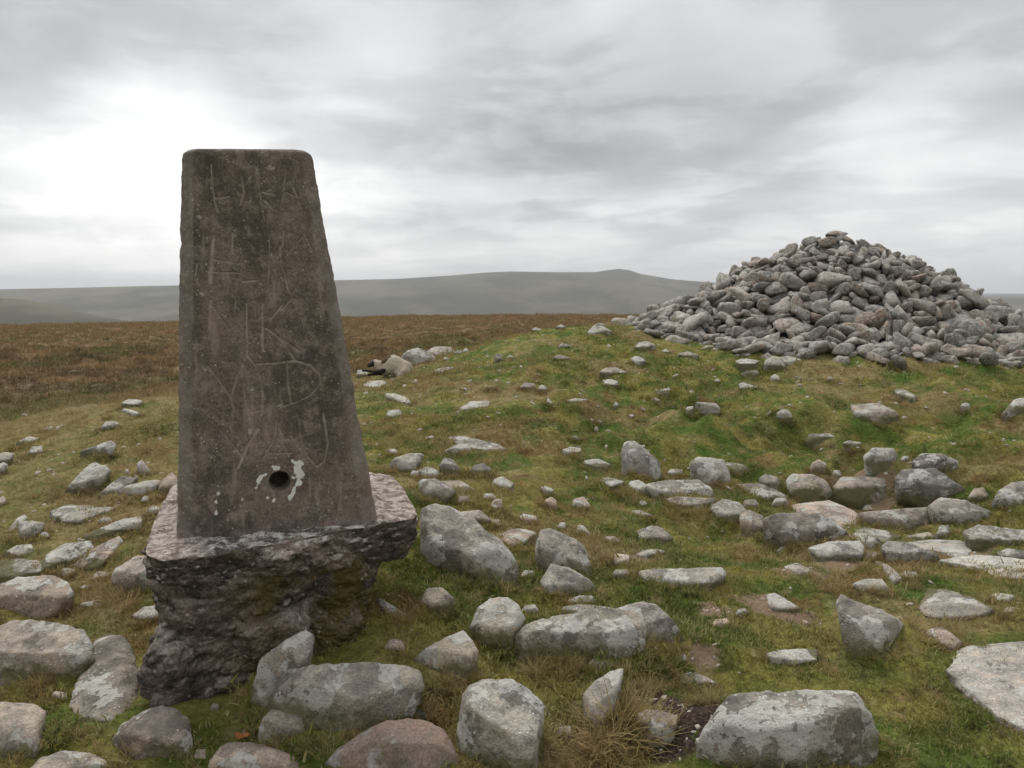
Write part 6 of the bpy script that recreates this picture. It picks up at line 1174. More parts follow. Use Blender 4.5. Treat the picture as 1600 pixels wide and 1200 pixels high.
low_ = top.copy(); low_[:, 2] -= .10+.06*np.clip((low_[:, 0]+.62)/.2, 0, 1); low_[:, :2] = cen[:2]+(low_[:, :2]-cen[:2])*.92
P, T = rock_verts(np.vstack([top, low_]), 7, 3, sharp=22, amp=.0)
Pc = P-cen
side_ = np.clip((zt+CAMZ-.012-P[:, 2])/.03, 0, 1)
outw = np.stack([Pc[:, 0], Pc[:, 1], 0*Pc[:, 0]], -1); outw /= np.maximum(1e-6, np.linalg.norm(outw, axis=1))[:, None]
lum = 1-np.abs(fbm(P*13, 3, 81))*2.2
cob = .55-worley(P*19, 5); cob2 = .55-worley(P*45, 8)
P = P+outw*(side_*(.048*fbm(P*6, 4, 82)+.026*cob+.013*cob2+.006*lum+.005*fbm(P*60, 2, 83)))[:, None]
P[:, 2] += .009*fbm(P*9, 3, 84)+.006*fbm(P*34, 3, 85)+(1-side_)*.008*cob2-.010*np.clip(np.linalg.norm(Pc[:, :2], axis=1)-.42, 0, 1)
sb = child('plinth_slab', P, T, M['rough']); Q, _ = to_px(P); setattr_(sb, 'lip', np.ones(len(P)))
setattr_(sb, 'stain', np.clip(1.5-polyline_d(Q, [(335, 852), (420, 846), (560, 815)])/17, 0, 1)*(P[:, 2] > zt+CAMZ-.02)); setattr_(sb, 'moss', np.clip((P[:, 0]+.62)/.25, 0, 1)*np.clip((zt+CAMZ-.06-P[:, 2])/.05, 0, 1))
def foundation():
    z0, z1 = CAMZ+zt-.07, CAMZ+zt-.52
    A = plane_pts([(236, 866), (470, 838), (615, 812), (640, 765), (285, 765)], zt)
    c0 = A.mean(0)[:2]; pts = []
    for (x, y, _), ku, kl in zip(A, (1.06, 1.01, .90, .86, .94), (1.04, .90, .66, .62, .88)):
        p = np.array([x, y]); q = c0+(p-c0)*ku; q2 = c0+(p-c0)*kl
        pts.append((q[0], q[1], z0)); pts.append((q2[0], q2[1], z1))
    a = px_at([226, 236, 300, 345, 262, 300], [1052, 1005, 1062, 1010, 980, 960], [2.24, 2.26, 2.26, 2.30, 2.28, 2.28])
    def rough(P, k):
        c = P.mean(0); o = P-c; o[:, 2] *= .15; o /= np.maximum(1e-6, np.linalg.norm(o, axis=1))[:, None]
        cave = -.03*np.exp(-((P[:, 2]-(CAMZ+zt-.26))/.10)**2)*np.clip((P[:, 0]+1.02)/.3, 0, 1)
        return P+o*(k*(.055*fbm(P*4.5, 3, 92)+.038*(.55-worley(P*14, 6))+.024*(.55-worley(P*29, 7))+.012*(.5-worley(P*60, 9))+.006*fbm(P*60, 2, 93))+cave)[:, None]
    P, T = rock_verts(np.array(pts), 7, 9, sharp=16, amp=0); P = rough(P, 1.)
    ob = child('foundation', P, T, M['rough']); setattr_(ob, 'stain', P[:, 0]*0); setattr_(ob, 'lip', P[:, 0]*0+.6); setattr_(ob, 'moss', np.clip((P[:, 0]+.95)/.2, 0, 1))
    for nm, ol, yy, dpt in (('foundation_foot', [(222, 1052), (228, 1030), (245, 1000), (275, 985), (300, 1005), (312, 1035), (296, 1058), (250, 1070)], 2.27, .16),
                       ('foundation_lump', [(345, 1000), (375, 975), (420, 966), (486, 956), (494, 972), (450, 1000), (370, 1016)], 2.36, .2)):
        a = px_at([q[0] for q in ol], [q[1] for q in ol], yy); b = a.copy(); b[:, 1] += dpt
        cc_ = a.mean(0); f_ = cc_+(a-cc_)*.6; f_[:, 1] -= .045
        d_ = a.copy(); d_[:, 2] -= .06
        P, T = rock_verts(np.vstack([a, b, f_, d_]), 5, 12, sharp=14, amp=0); P = rough(P, .55)
        ob = child(nm, P, T, M['rough']); setattr_(ob, 'stain', P[:, 0]*0); setattr_(ob, 'lip', P[:, 0]*0+.6); setattr_(ob, 'moss', np.clip((P[:, 0]+.9)/.3, 0, .6))
foundation()

# ------------------------------------------------------------------ loose rocks
TONE = {'G': ((.35, .325, .285), .7, .3), 'g': ((.37, .34, .295), .45, 0), 't': ((.43, .375, .31), .22, 0), 'w': ((.50, .475, .42), .8, .5), 'p': ((.45, .365, .30), .2, 0),
        'd': ((.22, .205, .18), .35, .3), 'n': ((.33, .285, .235), .15, .1), 'B': ((.31, .285, .25), .25, .1), 'L': ((.29, .265, .23), 1.0, .5),
        'S': ((.32, .30, .275), .3, 1.3), 'W': ((.68, .65, .59), 1.0, .3), 'D': ((.27, .262, .24), .1, .3), 'N': ((.26, .232, .195), .05, .1), 'F': ((.45, .415, .37), .4, .6), 'r': ((.3, .2, .16), .2, 0)}
def traced_rock(outline, lean, seed):
    ol = np.array(outline, float); c0 = (ol.max(0)+ol.min(0))/2; ol = c0+(ol-c0)*1.05
    yb = ol[:, 1].max(); xb = ol[ol[:, 1] > yb-.25*np.ptp(ol[:, 1])][:, 0].mean()
    Y0 = ground_Y(xb, yb-1); s = Y0/FPX; w, h = np.ptp(ol[:, 0])*s, np.ptp(ol[:, 1])*s
    rng = random.Random(seed)
    if lean >= 1.3:
        flat = True
        gd = np.array([ground_Y(a, b) for a, b in ol]); gd = np.minimum(gd, Y0+2.2*(yb-ol[:, 1])*s*2.2)
        T_ = px_at(ol[:, 0], ol[:, 1], gd*.986); B_ = T_.copy(); cc = T_.mean(0)
        B_[:, :2] = cc[:2]+(B_[:, :2]-cc[:2])*1.05; B_[:, 2] -= .10+.25*h
        inn = cc+(T_-cc)*.55; inn[:, 2] += np.array([rng.uniform(.03, .2)*min(w, h) for _ in inn]) if lean < 2 else .012
        pts = np.vstack([T_, B_, inn])
    else:
        Yf = lambda p: Y0+lean*(yb-p[:, 1])*s
        T_ = px_at(ol[:, 0], ol[:, 1], Yf(ol)); b = .33*min(w, h)
        cc = ol.mean(0)
        wpx, hpx = np.ptp(ol[:, 0]), np.ptp(ol[:, 1]); tl = rng.uniform(-.14, .14)
        f = cc+np.array([(-rng.uniform(.26, .40), rng.uniform(-.12, .16)+tl), (rng.uniform(.24, .40), rng.uniform(-.12, .16)-tl),
                         (-rng.uniform(.15, .34), rng.uniform(.26, .36)), (rng.uniform(.12, .34), rng.uniform(.26, .36))])*np.array([wpx, hpx])
        F_ = px_at(f[:, 0], f[:, 1], Yf(f)-b*np.array([1.1, rng.uniform(.7, 1.2), rng.uniform(.5, .95), rng.uniform(.5, .95)]))
        k = cc+(ol[::2]-cc)*.66; K_ = px_at(k[:, 0], k[:, 1], Yf(k)+(.35*w+.45*h)*np.array([rng.uniform(.8, 1.2) for _ in k]))
        lo = ol[:, 1] > cc[1]; D_ = T_[lo].copy(); D_[:, 2] -= .06+.35*h; K2 = K_.copy(); K2[:, 2] -= .06+.5*h
        pts = np.vstack([T_, F_, K_, D_, K2])
    size = max(np.ptp(ol[:, 0]), np.ptp(ol[:, 1]))
    sub = 6 if size > 170 else 5 if size > 70 else 4 if size > 26 else 3
    P, T = rock_verts(pts, sub, seed*.37, sharp=140, amp=.016, cuts=4 if lean < 1.3 else 0, face=True)
    if sub >= 5:
        N_ = P-P.mean(0); N_ /= np.linalg.norm(N_, axis=1)[:, None]; sz = min(w, h)
        P = P+N_*(sz*(.014*fbm(P/sz*4, 3, seed)+.022*fbm(P/sz*12, 3, seed+1)+.02*(.5-worley(P/sz*7, seed))-.09*np.maximum(0, .16-np.abs(fbm(P/sz*2.0, 3, seed+3)))))[:, None]
    return P, T, Y0
grp = None; ri = 0
FOOT = []
for line in ROCKS.strip().splitlines():
    if line.startswith('#') or not line.strip(): continue
    f = line.split('|')
    if len(f) == 2: grp = f[1]; continue
    label, tone, lean, ol = f; ol = [tuple(map(float, t.split(','))) for t in ol.split()]; ri += 1
    P, T, Y0 = traced_rock(ol, float(lean), ri)
    base = np.array([P[:, 0].mean(), P[:, 1].mean(), P[:, 2].min()])
    o = link('rock', mesh_np('rock', P-base, T), M['redrock'] if tone == 'r' else M['rock'], None, tuple(base))
    rgb, al, fl = TONE[tone]; rg = random.Random(ri*7); v = rg.uniform(.74, 1.04)
    o.color = (rgb[0]*v, rgb[1]*v*rg.uniform(.985, 1.01), rgb[2]*v*rg.uniform(.96, 1.02), al); o['flecks'] = float(fl)
    tag(o, label, 'rock', grp); vis = P[:, 2].max()-float(land(base[0], base[1])); o['moss_h'] = float(np.clip(.30*vis, .004, .075)) if float(lean) < 1.3 else .004; o['ground_z'] = max(.03, float(land(base[0], base[1])-base[2])+(min(.04, .22*vis) if vis > .03 else 0)); FOOT.append((base[0], base[1], np.ptp(P[:, 0])/2, np.ptp(P[:, 1])/2, 0. if float(lean) >= 2 or vis < .03 else min(.045, .22*vis)))
q_ = px_at(585, 960, 2.80); FOOT.append((q_[0], q_[1], .16, .14, .035)); q_ = px_at(470, 1040, 2.55); FOOT.append((q_[0], q_[1], .12, .10, .03))   # turf banked against the foundation
FOOT = np.array(FOOT)


# the turf has grown up against the rocks
def lap(x, y):
    x = np.asarray(x, float).ravel(); y = np.asarray(y, float).ravel(); out = np.zeros(len(x))
    for cx, cy, rx, ry, hh in FOOT:
        R_ = max(rx, ry)*1.9+.05; k = np.nonzero((np.abs(x-cx) < R_) & (np.abs(y-cy) < R_))[0]
        if len(k) == 0: continue
        u = np.hypot((x[k]-cx)/rx, (y[k]-cy)/ry); w = np.exp(-(np.maximum(u-.9, 0)/.42)**2)*np.clip((1.9-u)/.4, 0, 1)
        out[k] = np.maximum(out[k], w*hh)
    return out*(.75+.5*fbm(np.stack([x, y, x*0], -1)*7, 2, 33))
_GZ += lap((_gr*np.sin(_gt)).ravel(), (_gr*np.cos(_gt)).ravel()).reshape(_gt.shape)
ground, gx, gy = polar_sheet('ground', .45, 265, 640, math.radians(46), 640, 90, lambda x, y: land_raw(x, y)+lap(x, y), M['turf'])
tag(ground, kind='structure')
for nm, S in (('soil', SOIL), ('peat', PEAT)):
    at = ground.data.attributes.new(nm, 'FLOAT', 'POINT'); at.data.foreach_set('value', fieldmask(gx, gy, S).astype(np.float32))

# ------------------------------------------------------------------ cairn
cz0 = float(land(CAIRN[0], CAIRN[1])); cairn = empty('cairn', (CAIRN[0], CAIRN[1], cz0-.05))
tag(cairn, 'tall conical cairn of heaped grey granite stones on the summit mound', 'cairn')
NV = 18; V3 = pile_variants(NV, 3); V2 = pile_variants(NV, 2)
stones = []
def zf_(r): return .81+.19*np.exp(-((r-1.6)/.9)**2)
for t in PILE.replace('\n', ',').split(','):
    if not t.strip(): continue
    a = [int(v) for v in t.split()]
    rr_ = math.hypot(a[0], a[1])/1000
    if rr_ > .8 and a[2]/1000 > np.interp(rr_, [0, .25, .6, 1.1, 2, 2.6, 3.1, 3.6], [1.95, 1.85, 1.62, 1.32, .80, .49, .27, .04])+.02: continue
    stones.append((a[0]/1000*.96, a[1]/1000*.96, a[2]/1000*zf_(rr_), Quaternion([v/99 for v in a[3:7]]).normalized(), a[7]/100*.97, a[8]))
rg = random.Random(9)
zt_ = max(s_[2]+.1*s_[4] for s_ in stones if math.hypot(s_[0], s_[1]) < .3)
flat_ = min(range(NV), key=lambda i: np.ptp(V2[i][0][:, 2])/np.ptp(V2[i][0][:, 0]))
stones.append((0., -.05, zt_-.01, Euler((.05, -.04, .3)).to_quaternion(), .33, flat_))
for k in range(170):                                           # stones strewn round the foot, more to the right
    a = rg.uniform(-2.9, .6); r = 3.05+abs(rg.gauss(0, .3)); 
    if a > -1.2: r += abs(rg.gauss(0, .9))
    s = rg.uniform(.14, .34); x, y = r*math.cos(a), r*math.sin(a)
    e = Euler((rg.gauss(0, .25), rg.gauss(0, .25), rg.uniform(0, 6.3))).to_quaternion()
    stones.append((x, y, .06*s/.3, e, s, rg.randrange(NV)))
SX = np.array([s[0] for s in stones]); SY = np.array([s[1] for s in stones])
GZ = land(SX+CAIRN[0], SY+CAIRN[1])
Wp = np.stack([SX+CAIRN[0], SY+CAIRN[1], GZ+np.array([s[2] for s in stones])], -1); SS = np.array([s[4] for s in stones])
pp, dd = to_px(Wp); rad = SS*.42*FPX/dd
gx0, gy0 = 900, 330; ZB = np.full((300, 760), 1e9); ID = np.full(ZB.shape, -1)
for k in np.argsort(-dd):
    cx, cy, r = pp[k, 0]-gx0, pp[k, 1]-gy0, rad[k]
    x0, x1, y0, y1 = int(max(0, cx-r)), int(min(759, cx+r)), int(max(0, cy-r)), int(min(299, cy+r))
    if x1 <= x0 or y1 <= y0: continue
    yy, xx = np.mgrid[y0:y1+1, x0:x1+1]; m = (xx-cx)**2+((yy-cy)*1.2)**2 < r*r; ID[y0:y1+1, x0:x1+1][m] = k
cnt = np.bincount(ID[ID >= 0].ravel(), minlength=len(stones)); order = np.argsort(-cnt)
parts = set(order[:300].tolist())
me3 = []
for i, (P, T) in enumerate(V3):
    me = mesh_np('stone', P, T); me.materials.append(M['rock']); me3.append(me)
CT = [(.46, .43, .385), (.38, .36, .325), (.52, .46, .39), (.33, .32, .295), (.50, .41, .33), (.42, .40, .36), (.58, .54, .48), (.43, .34, .28)]
fillP = {}; clp = np.array(cairn.location)
for k, (x, y, z, q, s, v) in enumerate(stones):
    if k in parts:
        o = link('stone', me3[v], None, cairn); o.location = tuple(Wp[k]-clp); o.rotation_mode = 'QUATERNION'; o.rotation_quaternion = q
        asp = 1+.0*s; o.scale = (s*1.06, s*1.06, s*1.06*rg.uniform(.95, 1.1))
        t = CT[rg.randrange(8)]; vv = rg.uniform(.62, 1.02); o.color = (t[0]*vv, t[1]*vv, t[2]*vv, rg.choice((.1, .3, .3, .5, .7))); o['flecks'] = rg.choice((0., .3, .6, 1.))
    else:
        P, T = V2[v]; R = np.array(q.to_matrix()); fillP[k] = ((P*s*1.04) @ R.T+Wp[k]-clp, T)
off = 0; PP = []; TT = []
for k, (P, T) in fillP.items(): PP.append(P); TT.append(T+off); off += len(P)
o = link('stone_fill', mesh_np('stone_fill', np.vstack(PP), np.vstack(TT)), M['rock'], cairn); o.color = (.40, .37, .33, .3); o['kind'] = 'stuff'
def core_z(r): return zf_(r/.96)*np.interp(r/.96, [0, .25, .6, 1.1, 2, 2.6, 3.1, 3.3, 4.2], np.array([1.95, 1.85, 1.62, 1.32, .8, .49, .27, .1, -.3]))-.34
ra, aa = np.meshgrid(np.linspace(.02, 3.6, 26), np.linspace(0, 2*math.pi, 72, endpoint=False), indexing='ij')
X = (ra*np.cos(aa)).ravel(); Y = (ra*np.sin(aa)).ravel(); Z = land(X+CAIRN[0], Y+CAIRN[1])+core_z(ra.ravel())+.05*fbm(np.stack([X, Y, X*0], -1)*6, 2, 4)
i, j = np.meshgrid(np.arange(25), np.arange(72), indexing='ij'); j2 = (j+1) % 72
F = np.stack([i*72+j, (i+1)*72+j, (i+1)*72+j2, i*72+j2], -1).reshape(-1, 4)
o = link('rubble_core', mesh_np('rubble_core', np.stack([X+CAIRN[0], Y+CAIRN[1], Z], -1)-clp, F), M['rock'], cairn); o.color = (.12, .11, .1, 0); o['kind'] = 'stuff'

# ------------------------------------------------------------------ sheep
m_, nb = mat('fleece'); M['fleece'] = m_; p = nb.n('ShaderNodeTexCoord', out=3)
c = nb.mix(nb.noise(p, 16, 4, .6), (.42, .36, .28), (.70, .62, .50)); c = nb.mix(nb.mul(nb.st(nb.noise(p, 5, 2, .5), .56, .7), .6), c, (.26, .19, .13))
nb.bsdf(c, .95, nb.bump(nb.noise(p, 45, 4, .7), 1., .03), .05)
m_, nb = mat('dark_wool'); M['darkwool'] = m_; nb.bsdf(nb.mix(nb.noise(nb.n('ShaderNodeTexCoord', out=3), 40, 3, .6), (.05, .03, .02), (.12, .08, .05)), .95)
m_, nb = mat('dark_hair'); M['hair'] = m_; p = nb.n('ShaderNodeTexCoord', out=3)
c = nb.mix(nb.st(nb.noise(p, 9, 3, .6), .62, .68), (.022, .018, .017), (.30, .28, .26)); nb.bsdf(c, .8, None, .2)
sy = ground_Y(612, 590); sp_ = px_at(612, 590, sy); sp_[2] = float(land(sp_[0], sp_[1]))
sheep = empty('sheep', tuple(sp_)); sheep.rotation_euler = (0, 0, math.radians(8)); K = sy/FPX*86; sheep.scale = (K, K, K)
tag(sheep, 'cream woolly sheep lying on the grass with dark legs stretched out to the left', 'sheep')
def skin(name, verts, edges, rad, root, mat_, parent, levels=2):
    me = bpy.data.meshes.new(name); me.from_pydata(verts, edges, []); o = link(name, me, mat_, parent)
    sk = o.modifiers.new('skin', 'SKIN'); sk.use_smooth_shade = True
    if not me.skin_vertices: me.attributes.new('x', 'FLOAT', 'POINT')
    bm = bmesh.new(); bm.from_mesh(me); ly = bm.verts.layers.skin.verify(); bm.verts.ensure_lookup_table()
    for i, v in enumerate(bm.verts): v[ly].radius = (rad[i], rad[i]); v[ly].use_root = (i == root)
    bm.to_mesh(me); bm.free()
    ss = o.modifiers.new('sub', 'SUBSURF'); ss.levels = ss.render_levels = levels
    dg = bpy.context.evaluated_depsgraph_get(); dg.update(); ev = bpy.data.meshes.new_from_object(o.evaluated_get(dg)); o.modifiers.clear(); o.data = ev
    return o
bv = [(.24, 0, .17), (.02, .04, .19), (-.16, .06, .18), (-.26, .07, .23), (-.33, .06, .26), (-.385, .03, .235), (-.43, .0, .20),
      (-.14, -.08, .12), (-.30, -.13, .12), (-.40, -.15, .135), (-.53, -.16, .15), (-.12, .0, .10), (-.28, -.05, .07), (-.44, -.07, .055),
      (.26, -.13, .11), (.12, -.22, .075), (.24, -.26, .04), (.08, -.30, .02), (.22, .08, .1), (.05, -.12, .05), (.1, -.2, .03)]
be = [(0, 1), (1, 2), (2, 3), (3, 4), (4, 5), (5, 6), (2, 7), (7, 8), (8, 9), (9, 10), (2, 11), (11, 12), (12, 13), (0, 14), (14, 15), (15, 16), (16, 17), (0, 18), (18, 19), (19, 20)]
br = [.08, .08, .08, .05, .07, .045, .032, .05, .028, .02, .022, .05, .028, .022, .08, .045, .022, .02, .05, .03, .02]
body = skin('body', bv, be, br, 1, M['hair'], sheep)
for sx_ in (-1, 1):
    P, T = rock_verts(np.array([(0, 0, 0), (.02, 0, .012), (-.02, 0, .012), (0, .03*sx_, .0), (.012, .09*sx_, .03), (-.012, .09*sx_, .03), (0, .10*sx_, .02), (0, .03*sx_, .035)]), 2, 3, 8, 0)
    link('ear', mesh_np('ear', P+np.array([-.33, .05+.05*sx_, .30]), T), M['hair'], sheep)
def blob_mesh(cen, caps, sub, k=.03):
    """closed surface round a few capsules blended into one another, seen from an inner point"""
    U, T = ico(sub); cen = np.array(cen)
    def sdf(P):
        s = 0
        for a, b, ra_, rb_ in caps:
            a = np.array(a); b = np.array(b); ab = b-a; t = np.clip(((P-a) @ ab)/max(1e-9, ab @ ab), 0, 1)
            s = s+np.exp(-(np.linalg.norm(P-a-t[:, None]*ab, axis=1)-(ra_+(rb_-ra_)*t))/k)
        return -k*np.log(np.maximum(s, 1e-30))
    r = np.zeros(len(U)); 
    for rr in np.linspace(.01, .8, 400):
        r = np.where(sdf(cen+U*rr) < 0, rr, r)
    return cen+U*r[:, None], T
P, T = blob_mesh((.02, .02, .17), [((.22, .0, .15), (.05, .03, .235), .15, .155), ((.05, .03, .22), (-.14, .05, .15), .15, .12), ((-.14, .05, .16), (-.29, .07, .26), .10, .07), ((.24, -.06, .13), (.23, -.17, .09), .14, .10), ((.22, -.17, .07), (.13, -.26, .05), .075, .05)], 5)
P = P+(P-np.array([.02, .02, .17]))*(.07*fbm(P*20, 3, 7)+.05*(.5-worley(P*34, 4)))[:, None]; P[:, 2] = np.maximum(P[:, 2], 0)
link('fleece', mesh_np('fleece', P, T), M['fleece'], sheep)
P, T = blob_mesh((-.08, .0, .31), [((-.0, .0, .355), (-.15, -.01, .27), .05, .045)], 3); P = P+.008*np.stack([fbm(P*40, 2, k_) for k_ in (1, 2, 3)], -1)
link('dark_fleece_patch', mesh_np('dark_fleece_patch', P, T), M['darkwool'], sheep)

# ------------------------------------------------------------------ a fallen leaf
m_, nb = mat('dead_leaf'); p = nb.n('ShaderNodeTexCoord', out=3); nb.bsdf(nb.mix(nb.noise(p, 40, 3, .6), (.24, .09, .03), (.36, .16, .06)), .7)
q = px_at(379, 1158, ground_Y(379, 1159)-.03); n_ = 9
P = []; F = []
for a in range(n_):
    for b in range(5):
        u = a/(n_-1)*2-1; v = (b/4*2-1); wv_ = .013*math.sqrt(max(0, 1-u*u))*(1-.2*u); P.append((u*.02, v*wv_, .012+.006*u*u+.005*v*v+.003*math.sin(u*5)))
for a in range(n_-1):
    for b in range(4): F.append((a*5+b, (a+1)*5+b, (a+1)*5+b+1, a*5+b+1))
o = link('leaf', mesh_np('leaf', P, F), m_, None, tuple(q)); o.modifiers.new('thick', 'SOLIDIFY').thickness = .0008
tag(o, 'curled orange brown dead leaf beside the broad tan boulder at the bottom edge', 'leaf')

# ------------------------------------------------------------------ grass and small litter (nobody could count it)
def tuft(name, n, hgt, spread, width, bend, seed, material):
    rg = random.Random(seed); P = []; F = []; tt = []; rn = []
    for b in range(n):
        a = rg.uniform(0, 6.283); r = spread*math.sqrt(rg.random()); bx, by = r*math.cos(a), r*math.sin(a)
        d = a+rg.gauss(0, .7); hh = hgt*rg.uniform(.45, 1.1); bn = bend*rg.uniform(.3, 1.3); wd = width*rg.uniform(.7, 1.2); rr = rg.random()
        i0 = len(P); sx, sy = -math.sin(d)*wd/2, math.cos(d)*wd/2
        for k, (t, wk) in enumerate(((0, 1.), (.4, .85), (.75, .55), (1., 0))):
            out = bn*hh*t**1.8; zz = hh*(t-.25*bn*t*t)-.01; cx, cy = bx+math.cos(d)*out, by+math.sin(d)*out
            if k < 3: P += [(cx-sx*wk, cy-sy*wk, zz), (cx+sx*wk, cy+sy*wk, zz)]; tt += [t, t]; rn += [rr, rr]
            else: P.append((cx, cy, zz)); tt.append(t); rn.append(rr)
        F += [(i0, i0+1, i0+3), (i0, i0+3, i0+2), (i0+2, i0+3, i0+5), (i0+2, i0+5, i0+4), (i0+4, i0+5, i0+6)]
    me = mesh_np(name, P, F, False); me.materials.append(material)
    for nm, a in (('t', tt), ('rnd', rn)):
        at = me.attributes.new(nm, 'FLOAT', 'POINT'); at.data.foreach_set('value', np.array(a, np.float32))
    return bpy.data.objects.new(name, me)
def scatter(name, X, Y, scl, vi, sources, tilt=.25, seed=1, zoff=0., label=None, cat=None):
    rs = np.random.RandomState(seed); n = len(X)
    me = bpy.data.meshes.new(name); me.vertices.add(n)
    me.vertices.foreach_set('co', np.stack([X, Y, land(X, Y)+zoff], -1).astype(np.float32).ravel())
    rot = np.stack([rs.normal(0, tilt, n), rs.normal(0, tilt, n), rs.uniform(0, 6.283, n)], -1).astype(np.float32)
    at = me.attributes.new('rot', 'FLOAT_VECTOR', 'POINT'); at.data.foreach_set('vector', rot.ravel())
    at = me.attributes.new('scl', 'FLOAT', 'POINT'); at.data.foreach_set('value', np.asarray(scl, np.float32))
    at = me.attributes.new('vi', 'INT', 'POINT'); at.data.foreach_set('value', np.asarray(vi, np.int32))
    o = bpy.data.objects.new(name, me); COL.objects.link(o)
    cl = bpy.data.collections.new(name+'_sources')
    for s_ in sources: cl.objects.link(s_)
    ng = bpy.data.node_groups.new(name, 'GeometryNodeTree')
    ng.interface.new_socket('Geometry', in_out='INPUT', socket_type='NodeSocketGeometry'); ng.interface.new_socket('Geometry', in_out='OUTPUT', socket_type='NodeSocketGeometry')
    N = ng.nodes.new; L = ng.links.new; gi = N('NodeGroupInput'); go = N('NodeGroupOutput'); ip = N('GeometryNodeInstanceOnPoints'); ci = N('GeometryNodeCollectionInfo')
    ci.inputs[0].default_value = cl; ci.inputs[1].default_value = True; ci.inputs[2].default_value = True; ip.inputs['Pick Instance'].default_value = True
    def na(nm, dt):
        a = N('GeometryNodeInputNamedAttribute'); a.data_type = dt; a.inputs[0].default_value = nm; return a.outputs[0]
    er = N('FunctionNodeEulerToRotation'); L(na('rot', 'FLOAT_VECTOR'), er.inputs[0]); L(er.outputs[0], ip.inputs['Rotation'])
    L(na('scl', 'FLOAT'), ip.inputs['Scale']); L(na('vi', 'INT'), ip.inputs['Instance Index'])
    L(gi.outputs[0], ip.inputs['Points']); L(ci.outputs[0], ip.inputs['Instance']); L(ip.outputs[0], go.inputs[0])
    md = o.modifiers.new('scatter', 'NODES'); md.node_group = ng
    tag(o, label, cat, None, 'stuff'); return o
rs = np.random.RandomState(4)
def wedge(n, r0, r1, half=.62):
    r = np.sqrt(rs.uniform(r0*r0, r1*r1, n)); t = rs.uniform(-half, half, n); return r*np.sin(t), r*np.cos(t)
def keep_off(X, Y, thr=.45, rock=.75):
    k = (fieldmask(X, Y, SOIL) < thr+.2*rs.rand(len(X))) & (fieldmask(X, Y, PEAT) < thr-.1)
    k &= np.hypot(X-CAIRN[0], Y-CAIRN[1]) > 3.5
    return k
turfs = [tuft('turf_tuft', 20, .015, .028, .0030, .9, 10+i, M['blade']) for i in range(5)]
Xs, Ys, Sc = [], [], []
for n, r0, r1, s in ((46000, 1.5, 4.2, 1.), (46000, 4.2, 8, 1.35), (42000, 8, 16, 2.0)):
    x, y = wedge(n, r0, r1); P_ = np.stack([x, y, x*0], -1); pat = fbm(P_*1.3, 3, 61)
    k = keep_off(x, y); x, y, pat = x[k], y[k], pat[k]
    Xs.append(x); Ys.append(y); Sc.append(s*np.clip(.85+1.1*pat+rs.normal(0, .22, len(x)), .35, 2.))
for cx, cy, rx, ry, _h in FOOT:
    if cy > 10 or rx < .03: continue
    n = int(16+150*min(rx, .5)); a = rs.uniform(math.pi*.92, 2.08*math.pi, n); jr = rs.uniform(.92, 1.14, n); kx = cx+np.cos(a)*rx*jr; ky = cy+np.sin(a)*ry*jr
    kk = keep_off(kx, ky); Xs.append(kx[kk]); Ys.append(ky[kk]); Sc.append(np.clip(rs.normal(1.7, .5, kk.sum()), .8, 3.2))
X = np.concatenate(Xs); Y = np.concatenate(Ys); S_ = np.concatenate(Sc)
scatter('grass', X, Y, S_, rs.randint(0, 5, len(X)), turfs, .3, 2, 0., 'short green and yellowish turf growing between the rocks', 'grass')
tall = [tuft('straw_tuft', 34, .085, .03, .0026, 1.1, 30+i, M['straw']) for i in range(4)]
x, y = wedge(9000, 1.6, 14); P_ = np.stack([x, y, x*0], -1); pat = fbm(P_*1.1+7, 3, 77)
k = keep_off(x, y) & (pat+rs.normal(0, .08, len(x)) > .16); X = [x[k]]; Y = [y[k]]; S_ = [np.clip(rs.normal(.62, .2, k.sum()), .25, 1.2)*(1+.03*np.hypot(x[k], y[k]))]
for px, py, rad_, n, s in TUSSOCKS:
    yy = ground_Y(px, py); q = px_at(px, py, yy); X.append(q[0]+rs.normal(0, rad_, n)); Y.append(yy+rs.normal(0, rad_, n)); S_.append(np.clip(rs.normal(s, s*.2, n), .2, 2.5))
for cx, cy, rx, ry, _h in FOOT:                                     # longer grass in the lee of the rocks
    if cy > 9 or rx < .04: continue
    n = int(10+50*min(rx, .5)); a = rs.uniform(math.pi, 2*math.pi, n); kx = cx+np.cos(a)*rx*1.05; ky = cy+np.sin(a)*ry*1.05
    kk = keep_off(kx, ky); X.append(kx[kk]); Y.append(ky[kk]); S_.append(np.clip(rs.normal(.46, .15, kk.sum()), .15, .8))
X = np.concatenate(X); Y = np.concatenate(Y); S_ = np.concatenate(S_)
scatter('long_grass', X, Y, S_, rs.randint(0, 4, len(X)), tall, .35, 3, 0., 'straw coloured tussocks and longer grass around the rocks', 'grass')
moor = [tuft('heather_tuft', 26, .11, .14, .012, .9, 50+i, M['blade']) for i in range(4)]
x, y = wedge(42000, 11, 105, .66); r = np.hypot(x, y); z = land(x, y); w = np.clip(18/r, 0, 1)**.5
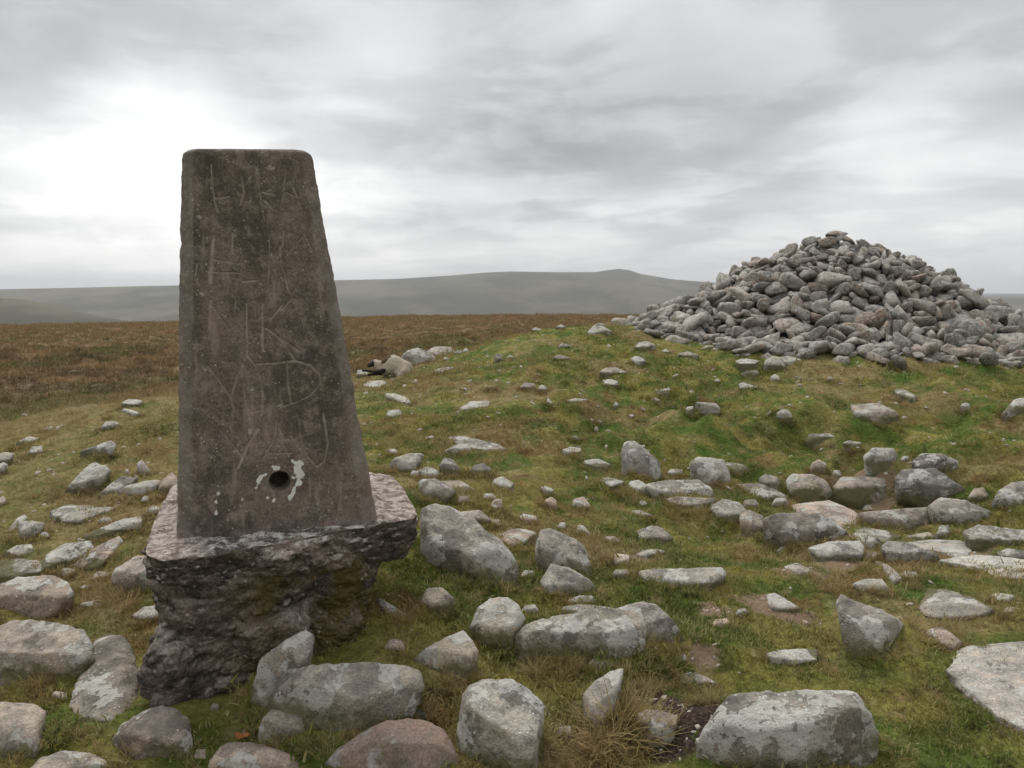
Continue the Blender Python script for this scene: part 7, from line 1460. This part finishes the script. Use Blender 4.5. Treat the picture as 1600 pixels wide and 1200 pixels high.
k = (z < -.1) & (rs.rand(len(x)) < 1) & (np.hypot(x-CAIRN[0], y-CAIRN[1]) > 4); x, y, r = x[k], y[k], r[k]
x2, y2 = wedge(26000, 10, 38, .66); k = (land(x2, y2) < -.02) & (y2-.35*x2 > 13.5) & (np.hypot(x2-CAIRN[0], y2-CAIRN[1]) > 4); x = np.concatenate([x, x2[k]]); y = np.concatenate([y, y2[k]])
r = np.hypot(x, y); k = (y-.35*x > 13.0) & (np.hypot(x-sp_[0], (y-sp_[1])*.6) > 1.1); x, y, r = x[k], y[k], r[k]
scatter('moor_grass', x, y, np.clip(.5+r/45, .5, 2.2)*rs.uniform(.6, 1.3, len(x)), rs.randint(0, 4, len(x)), moor, .3, 5, 0., 'brown heather and rough grass covering the moor plateau', 'heather')
me_s = []
for i in range(6):
    P, T = V2[i+3]; me = mesh_np('chip', P, T); me.materials.append(M['chip'] if 'chip' in M else M['rock']); o = bpy.data.objects.new('chip', me); me_s.append(o)
m_, nb = mat('pale_chips'); p = nb.n('ShaderNodeNewGeometry', out=0); nb.bsdf(nb.mix(nb.noise(p, 9, 3, .6), (.26, .22, .18), (.62, .58, .52)), .9)
for o in me_s: o.data.materials[0] = m_
x, y = wedge(2400, 2.2, 12, .6); t_ = rs.uniform(-.6, -.2, 260); r_ = rs.uniform(3, 8.5, 260); x = np.append(x, r_*np.sin(t_)); y = np.append(y, r_*np.cos(t_)); k = (rs.rand(len(x)) < .75) & (x*.8+2 > -1); x, y = x[k], y[k]
scl = np.clip(rs.lognormal(math.log(.022), .5, len(x)), .010, .06)*np.clip(np.hypot(x, y)/6, .5, 1.3)
for cx, cy, r_ in SOIL+PEAT:
    n = 14; x = np.append(x, cx+rs.normal(0, r_*.6, n)); y = np.append(y, cy+rs.normal(0, r_*.6, n)); scl = np.append(scl, np.clip(rs.lognormal(math.log(.010), .6, n), .004, .035))
scatter('small_stones', x, y, scl, rs.randint(0, 6, len(x)), me_s, .35, 6, -.001, 'pale stone chips and gravel lying in the turf and bare soil', 'stones')
